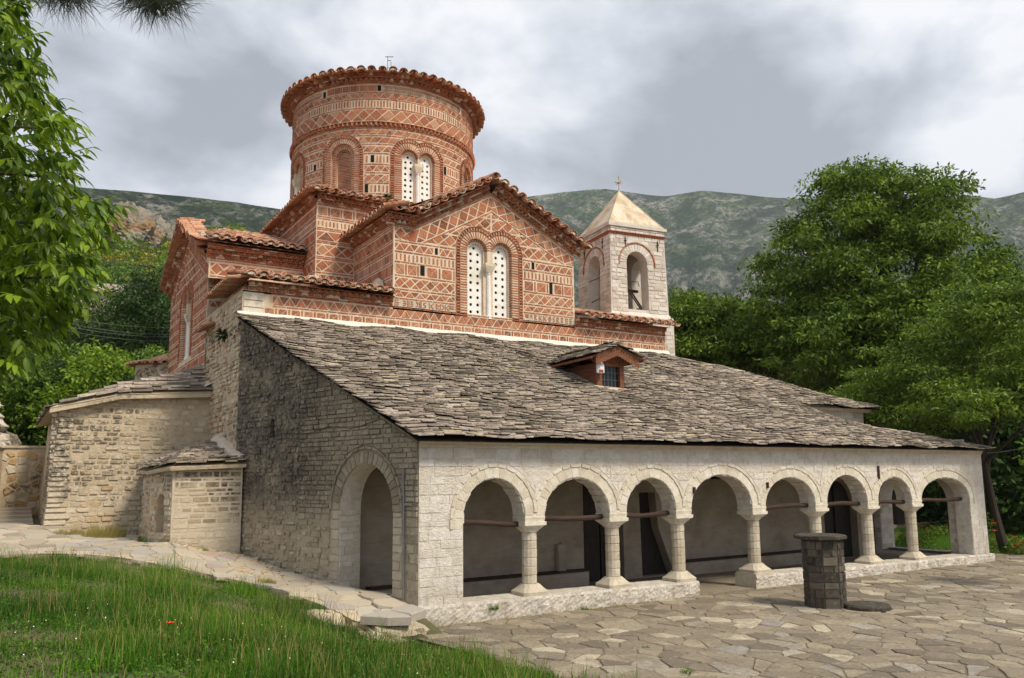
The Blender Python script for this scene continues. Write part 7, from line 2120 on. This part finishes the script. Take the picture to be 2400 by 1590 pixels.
mb = MB(); mb.tube([(-10.6, -8.6, 1.2), (-10.5, -8.7, 3.5), (-10.3, -8.9, 6.5), (-10.0, -9.0, 8.5)], [.16, .13, .1, .05], 8); tk = mb.obj('trunk', BARK, ash)
for (px, py, z0) in ((90, 300, 5.0), (150, 520, 4.2), (120, 650, 3.8), (60, 780, 3.4), (60, 160, 6.0), (200, 420, 4.8), (40, 450, 4.6)):
    v = FW + RT * (px - 1200) / 1900 + UP * (850 - py) / 1900; p = CAM + v * (7.6 / (v @ FW)); a = Vector((-10.5, -8.7, z0)); b = Vector(p)
    mb = MB(); mb.tube([a, a.lerp(b, .5) + Vector((0, 0, .25)), b], [.05, .03, .01], 6); mb.obj('branch', BARK, tk)
# pine twigs hanging into the top of the frame
for (px, py, nn, rp, lab) in ((360, 2, 1300, .16, 'dark pine twig with long needles hanging from the top edge, the larger bunch'), (140, -14, 900, .16, 'dark pine twig with long needles at the top left, the smaller bunch')):
    v = FW + RT * (px - 1200) / 1900 + UP * (850 - py) / 1900; c = CAM + v * (4.3 / (v @ FW))
    pb = empty('pine_twig', tuple(c), lab, 'pine twig', 'pine twigs at the top edge'); NR.seed(int(px))
    n = nn; base = c + RT * NR.normal(0, .065, n)[:, None] + UP * NR.uniform(-.03, .12, n)[:, None] + FW * NR.normal(0, .06, n)[:, None]
    d = rnd_dirs(n) + RT * ((base - c) @ RT / .10)[:, None] * .9 - UP * .55; d /= np.linalg.norm(d, axis=1, keepdims=True)
    L_ = NR.uniform(.11, .19, n); s_ = np.cross(d, FW[None]); s_ /= np.linalg.norm(s_, axis=1, keepdims=True)
    V_ = np.stack([base - s_ * .0016, base + s_ * .0016, base + d * L_[:, None] + s_ * .0005 + np.array([0, 0, -.012])], 1).reshape(-1, 3)
    link('needles', npmesh('needles', V_, np.arange(n * 3).reshape(n, 3), 3, NR.rand(n), NEEDLE), pb, kind='stuff')
    mb = MB(); mb.tube([Vector(c) - Vector(RT) * .14, Vector(c) + Vector(UP) * .05, Vector(c) + Vector(UP) * .5 + Vector(RT) * .1, Vector(c) + Vector(UP) * 1.3 - Vector(RT) * .3], [.006, .012, .016, .025], 6); mb.obj('stem', BARK, pb)
# lantern whose lower edge shows in the top left corner
v = FW + RT * (4 - 1200) / 1900 + UP * (850 + 22) / 1900; c = CAM + v * (5.0 / (v @ FW)); la = empty('lantern', tuple(c), 'dark metal lantern with a curled bracket cut off by the top left corner', 'lantern')
mb = MB(); q = Vector(c); mb.box(q.x - .13, q.x + .07, q.y - .1, q.y + .1, q.z, q.z + .05); mb.obj('lantern_base', IRON, la)
mb = MB(); mb.box(q.x - .10, q.x + .05, q.y - .07, q.y + .07, q.z + .05, q.z + .28); mb.obj('lantern_glass', GLASS, la)
mb = MB(); loft(mb, [ngon(q.x - .03, q.y, .16, 8, q.z + .28), ngon(q.x - .03, q.y, .03, 8, q.z + .40)]); mb.tube([q + Vector((.06, 0, 0)), q + Vector((.07, 0, -.03)), q + Vector((.03, 0, -.045)), q + Vector((-.02, 0, -.02))], .006, 5); mb.obj('lantern_cap', IRON, la)

# grass bank ----------------------------------------------------------
def ingrass(x, y):
    if y > -.1 and x > -.2827 * y - .1: return False
    if x > edge_x(y) + .02 + .06 * math.sin(y * 5): return False
    if inpoly((x, y), pathpoly): return False
    if y > -1.7 and x > -2.2 and y < .2 and x > -1.9: return False
    return True
NR.seed(9)
def scatter(n, az0, az1, r0, r1):
    az = np.radians(NR.uniform(az0, az1, n)); r = NR.uniform(r0, r1, n) ; x = CAM[0] + r * np.cos(az); y = CAM[1] + r * np.sin(az)
    k = np.array([ingrass(a, b) for a, b in zip(x, y)]); x, y = x[k], y[k]
    return x, y, gz(x, y) - .03
def blades(name, n, r0, r1, h, wd, m, lean=.35, tmean=.5, clump=0, az=(50, 97)):
    x, y, z = scatter(n, az[0], az[1], r0, r1)
    from mathutils import noise as nz
    pn = np.array([nz.noise(Vector((a * .9, b * .9, 2.0))) for a, b in zip(x, y)]); pn2 = np.array([nz.noise(Vector((a * .35, b * .35, 7.0))) for a, b in zip(x, y)])
    keep = NR.rand(len(x)) < np.clip(.75 + pn * 1.5, .15, 1); 
    # worn bare patch in the near left corner
    bare = (x < -5.6) & (np.hypot(x + 7.2, (y + 8.3) * 1.1) < 1.1); keep &= ~(bare & (NR.rand(len(x)) < .93))
    x, y, z, pn, pn2 = x[keep], y[keep], z[keep], pn[keep], pn2[keep]; k = len(x)
    H = h * NR.uniform(.4, 1.3, k) * np.clip(1 + pn * 1.6, .35, 2.2); a = NR.uniform(0, 6.28, k); w_ = wd * NR.uniform(.7, 1.3, k)
    sx, sy = np.cos(a) * w_, np.sin(a) * w_; b = NR.uniform(0, 6.28, k); le = H * lean * NR.uniform(.2, 1.4, k); lx, ly = np.cos(b) * le, np.sin(b) * le
    B0 = np.stack([x - sx, y - sy, z], 1); B1 = np.stack([x + sx, y + sy, z], 1); M0 = np.stack([x - sx * .8 + lx * .35, y - sy * .8 + ly * .35, z + H * .6], 1); M1 = np.stack([x + sx * .8 + lx * .35, y + sy * .8 + ly * .35, z + H * .6], 1); T = np.stack([x + lx, y + ly, z + H], 1)
    V_ = np.stack([B0, B1, M0, M1, T], 1).reshape(-1, 3); i = np.arange(k) * 5
    F_ = np.stack([i, i + 1, i + 2, i + 1, i + 3, i + 2, i + 2, i + 3, i + 4], 1).reshape(-1, 3)
    t = np.clip(tmean - .08 + pn2 * .9 + pn * .5 + NR.normal(0, .24, k), 0, 1)
    return link(name, npmesh(name, V_, F_, 3, np.repeat(t, 3), m), kind='stuff')
blades('grass', 270000, 5.0, 27, .125, .0038, GRASSM, .6, .45)
blades('tall_grass', 20000, 5.0, 27, .30, .0045, GRASSM, .35, .55)
blades('dry_grass', 16000, 5.0, 27, .28, .003, DRYG, .3)
x, y, z = scatter(60000, 50, 97, 5, 20); n = len(x); p = np.stack([x, y, z + NR.uniform(.02, .10, n)], 1); d = rnd_dirs(n); d[:, 2] = np.abs(d[:, 2]) * .5; V_, F_, t = leaf_quads(p, d, NR.uniform(.02, .05, n), NR.uniform(.015, .035, n), NR.rand(n))
link('clover', npmesh('clover', V_, F_, 4, t, GRASSM), kind='stuff')
x, y, z = scatter(170, 55, 92, 6, 14); n = len(x); p = np.stack([x, y, z + NR.uniform(.12, .26, n)], 1); d = rnd_dirs(n); V_, F_, t = leaf_quads(p, d, np.full(n, .016), np.full(n, .016), NR.rand(n))
link('tiny_white_flowers', npmesh('tiny_white_flowers', V_, F_, 4, t, FLOWER_W), kind='stuff')
pp = (-5.92, -6.3, float(gz(-5.92, -6.3)[0])); po_ = empty('poppy', pp, 'single small red poppy flower low in the grass', 'flower')
mb = MB()
for i in range(6):
    a = i * 1.05; c_x, c_y, c_z = pp[0], pp[1], pp[2] + .27; mb.add([(c_x, c_y, c_z), (c_x + .035 * math.cos(a), c_y + .035 * math.sin(a), c_z + .015), (c_x + .045 * math.cos(a + .5), c_y + .045 * math.sin(a + .5), c_z + .025), (c_x + .035 * math.cos(a + 1.05), c_y + .035 * math.sin(a + 1.05), c_z + .015)], [(0, 1, 2, 3)])
mb.obj('petals', FLOWER_R, po_); mb = MB(); mb.tube([pp, (pp[0], pp[1], pp[2] + .27)], .003, 4); mb.obj('stem', GRASSM, po_)
# dry tufts on the path, weeds on the plinth
def drytuft(loc, r, n, h, m, label, cat='grass tuft', name='grass_tuft', **kw):
    mb = MB()
    for i in range(n):
        a = RN.uniform(0, 6.28); q = r * math.sqrt(RN.random()); x, y = loc[0] + q * math.cos(a) * kw.get('sx', 1), loc[1] + q * math.sin(a); z = loc[2]; H = h * RN.uniform(.4, 1.2) * (1.2 - q / r * .7); b = a + RN.gauss(0, .8); le = H * .5; s_ = .005
        mb.v += [(x - s_, y, z), (x + s_, y, z), (x + math.cos(b) * le, y + math.sin(b) * le, z + H)]; o = len(mb.v) - 3; mb.f.append((o, o + 1, o + 2)); mb.t.append(RN.random()); mb.m.append(0)
    ob = mb.obj(name, m); ob['label'] = label; ob['category'] = cat
gg = lambda x, y: float(gz(x, y)[0]) + .06
drytuft((-5.15, 9.6, gg(-5.15, 9.6)), .55, 1500, .42, DRYG, 'large olive yellow grass tuft at the foot of the large chapel')
drytuft((-6.0, 10.0, gg(-6.0, 10.0)), .42, 700, .22, DRYG, 'low dry grass tuft left of the large olive tuft')
drytuft((-2.45, 2.9, gg(-2.45, 2.9)), .38, 900, .16, DRYG, 'flat dry grass patch on the path beside the church wall', sx=.6)
drytuft((-3.2, 6.3, gg(-3.2, 6.3)), .2, 260, .12, LEAF_DRY, 'small weed at the foot of the small chapel')
drytuft((1.75, -.16, .26), .10, 130, .17, GRASSM, 'small green weed growing from the plinth under the first arch', 'weed', 'weed')
drytuft((4.2, -.2, .02), .08, 90, .14, GRASSM, 'small weed at the foot of the plinth under the second arch', 'weed', 'weed')
drytuft((1.9, -6.0, .02), .10, 70, .14, GRASSM, 'lone weed growing between paving stones near the grass', 'weed', 'weed')
drytuft((2.6, -4.2, .02), .07, 60, .08, GRASSM, 'tiny weed between the yard paving stones', 'weed', 'weed')
mb = MB(); n = 900   # thin dry moss line along the plinth foot
for i in range(n):
    x = RN.uniform(0.3, 8); y = -.16 - abs(RN.gauss(0, .06)); z = .02; H = RN.uniform(.015, .05); a = RN.uniform(0, 6.28); mb.v += [(x - .01, y, z), (x + .01, y, z), (x + math.cos(a) * .02, y + math.sin(a) * .02, z + H)]; o = len(mb.v) - 3; mb.f.append((o, o + 1, o + 2)); mb.t.append(RN.random()); mb.m.append(0)
mb.obj('moss_line', DRYG, kind='stuff')

# garden beyond the portico ------------------------------------------
NR.seed(15); n = 60000; x = NR.uniform(22.6, 44, n); y = NR.uniform(.5, 16, n); k = (y > 3.2 + .0 * x) | (x > 24.5); x, y = x[k], y[k]; n = len(x); z = np.maximum(gz(x, y), 0) ; H = NR.uniform(.1, .34, n); a = NR.uniform(0, 6.28, n)
V_ = np.stack([np.stack([x - .012, y, z], 1), np.stack([x + .012, y, z], 1), np.stack([x + np.cos(a) * .08, y + np.sin(a) * .08, z + H], 1)], 1).reshape(-1, 3)
link('garden_grass', npmesh('garden_grass', V_, np.arange(n * 3).reshape(n, 3), 3, NR.rand(n), GRASSM), kind='stuff')
def flowers(loc, r, n, h, m, label, cat='flower bush', name='flower_bush', fs=.055, nl=1200, leafm=None):
    o = empty(name, loc, label, cat); NR.seed(int(abs(loc[0]) * 10)); d = rnd_dirs(nl) * (NR.rand(nl) ** .4)[:, None]; d[:, 2] = np.abs(d[:, 2]); p = np.array(loc) + d * np.array([r, r, h])
    V_, F_, t = leaf_quads(p, rnd_dirs(nl, .4), np.full(nl, .10), np.full(nl, .045), NR.rand(nl)); link('foliage', npmesh('foliage', V_, F_, 4, t, leafm or LEAF_MID), o, kind='stuff')
    for i in range(n):
        dd = rnd_dirs(1)[0]; dd[2] = abs(dd[2]) * .8 + .25; q = Vector(np.array(loc) + dd / np.linalg.norm(dd) * np.array([r, r, h]) * 1.05); mb = MB()
        for j in range(6):
            b = j * 1.05; mb.add([tuple(q), tuple(q + Vector((fs * math.cos(b), fs * math.sin(b), fs * .3))), tuple(q + Vector((fs * 1.1 * math.cos(b + .5), fs * 1.1 * math.sin(b + .5), fs * .7))), tuple(q + Vector((fs * math.cos(b + 1), fs * math.sin(b + 1), fs * .3)))], [(0, 1, 2, 3)])
        mb.obj('flower', m, o)
flowers((24.4, 4.2, .2), .75, 9, .75, FLOWER_O, 'green leafy bush with orange flowers seen through the seventh arch')
flowers((23.6, .9, .1), .35, 3, 1.7, FLOWER_O, 'tall rose bush with orange blooms beside the right corner of the portico', fs=.09, nl=500)
flowers((26.0, 1.2, .1), .9, 10, .5, FLOWER_O, 'low flower bed with orange and yellow flowers right of the portico')
flowers((27.5, 2.6, .1), .9, 7, .5, FLOWER_R, 'low flower bed with dark red flowers behind the orange ones', fs=.06)
flowers((25.2, .4, .1), .7, 12, .55, FLOWER_R, 'dense low bush with bright red flowers at the right corner of the portico', fs=.07)
flowers((29.5, 6.0, .1), 1.0, 4, .6, FLOWER_O, 'green bed with few orange flowers in front of the low garden wall')
for (x0, y0, l, lab) in ((25, 9.0, 12, 'low mossy stone kerb wall in the shaded garden behind the portico'), (30, 13.0, 14, 'second low dark garden wall farther back under the trees')):
    g_ = empty('garden_wall', (x0 + l / 2, y0, 0), lab, 'low wall'); Mq = plane((x0, y0), (1, 0)); P = Pieces(); mb = MB(); mb.box(x0, x0 + l, y0 + .01, y0 + .4, -.1, .52); mb.obj('wall_core', RUBMORT, g_); rubble(P, Mq, 0, l, 0, .5, hr=(.14, .2), wr=(.25, .6)); P.flush(g_, 120)
mb = MB(); mb.box(21.9, 22.3, 4.3, 4.7, 0, .5); 
# wires
def wire(px0, py0, r0, px1, py1, r1, lab, sag=.2, rad_=.012, grp=None):
    pts = []
    a = CAM + dirof(px0, py0) * r0; b = CAM + dirof(px1, py1) * r1
    for i in range(13):
        t = i / 12; q = a * (1 - t) + b * t; q[2] -= sag * 4 * t * (1 - t); pts.append(tuple(q))
    mb = MB(); mb.tube(pts, rad_, 5); o = mb.obj('overhead_wire', PIPE); o['label'] = lab; o['category'] = 'wire'
    if grp: o['group'] = grp
for i, (a, b, lab) in enumerate(((722, 768, 'topmost overhead wire running from the trees to the left church wall'), (735, 784, 'second overhead wire from the top, left of the church'), (742, 790, 'third overhead wire from the top, left of the church'), (752, 800, 'lowest overhead wire running to the left church wall'))):
    wire(60, a, 34, 398, b, 38, lab, grp='overhead wires left of the church', rad_=.008)
wire(2312, 1062, 35, 2500, 1015, 35, 'single sagging cable from the right corner of the portico into the trees', sag=.15, rad_=.014)

# ------------------------------------------------------------------ air
mb = MB(); mb.box(-5200, 5200, -5200, 5200, -14, 1100)
hzm = bpy.data.materials.new('haze'); hzm.use_nodes = True; t_ = hzm.node_tree; t_.nodes.clear()
o_ = t_.nodes.new('ShaderNodeOutputMaterial'); v_ = t_.nodes.new('ShaderNodeVolumePrincipled'); v_.inputs['Color'].default_value = (.80, .88, 1, 1); v_.inputs['Density'].default_value = .00011; v_.inputs['Anisotropy'].default_value = .2
t_.links.new(v_.outputs[0], o_.inputs['Volume'])
hb_ = mb.obj('haze', hzm, kind='stuff')
reparent_fix()
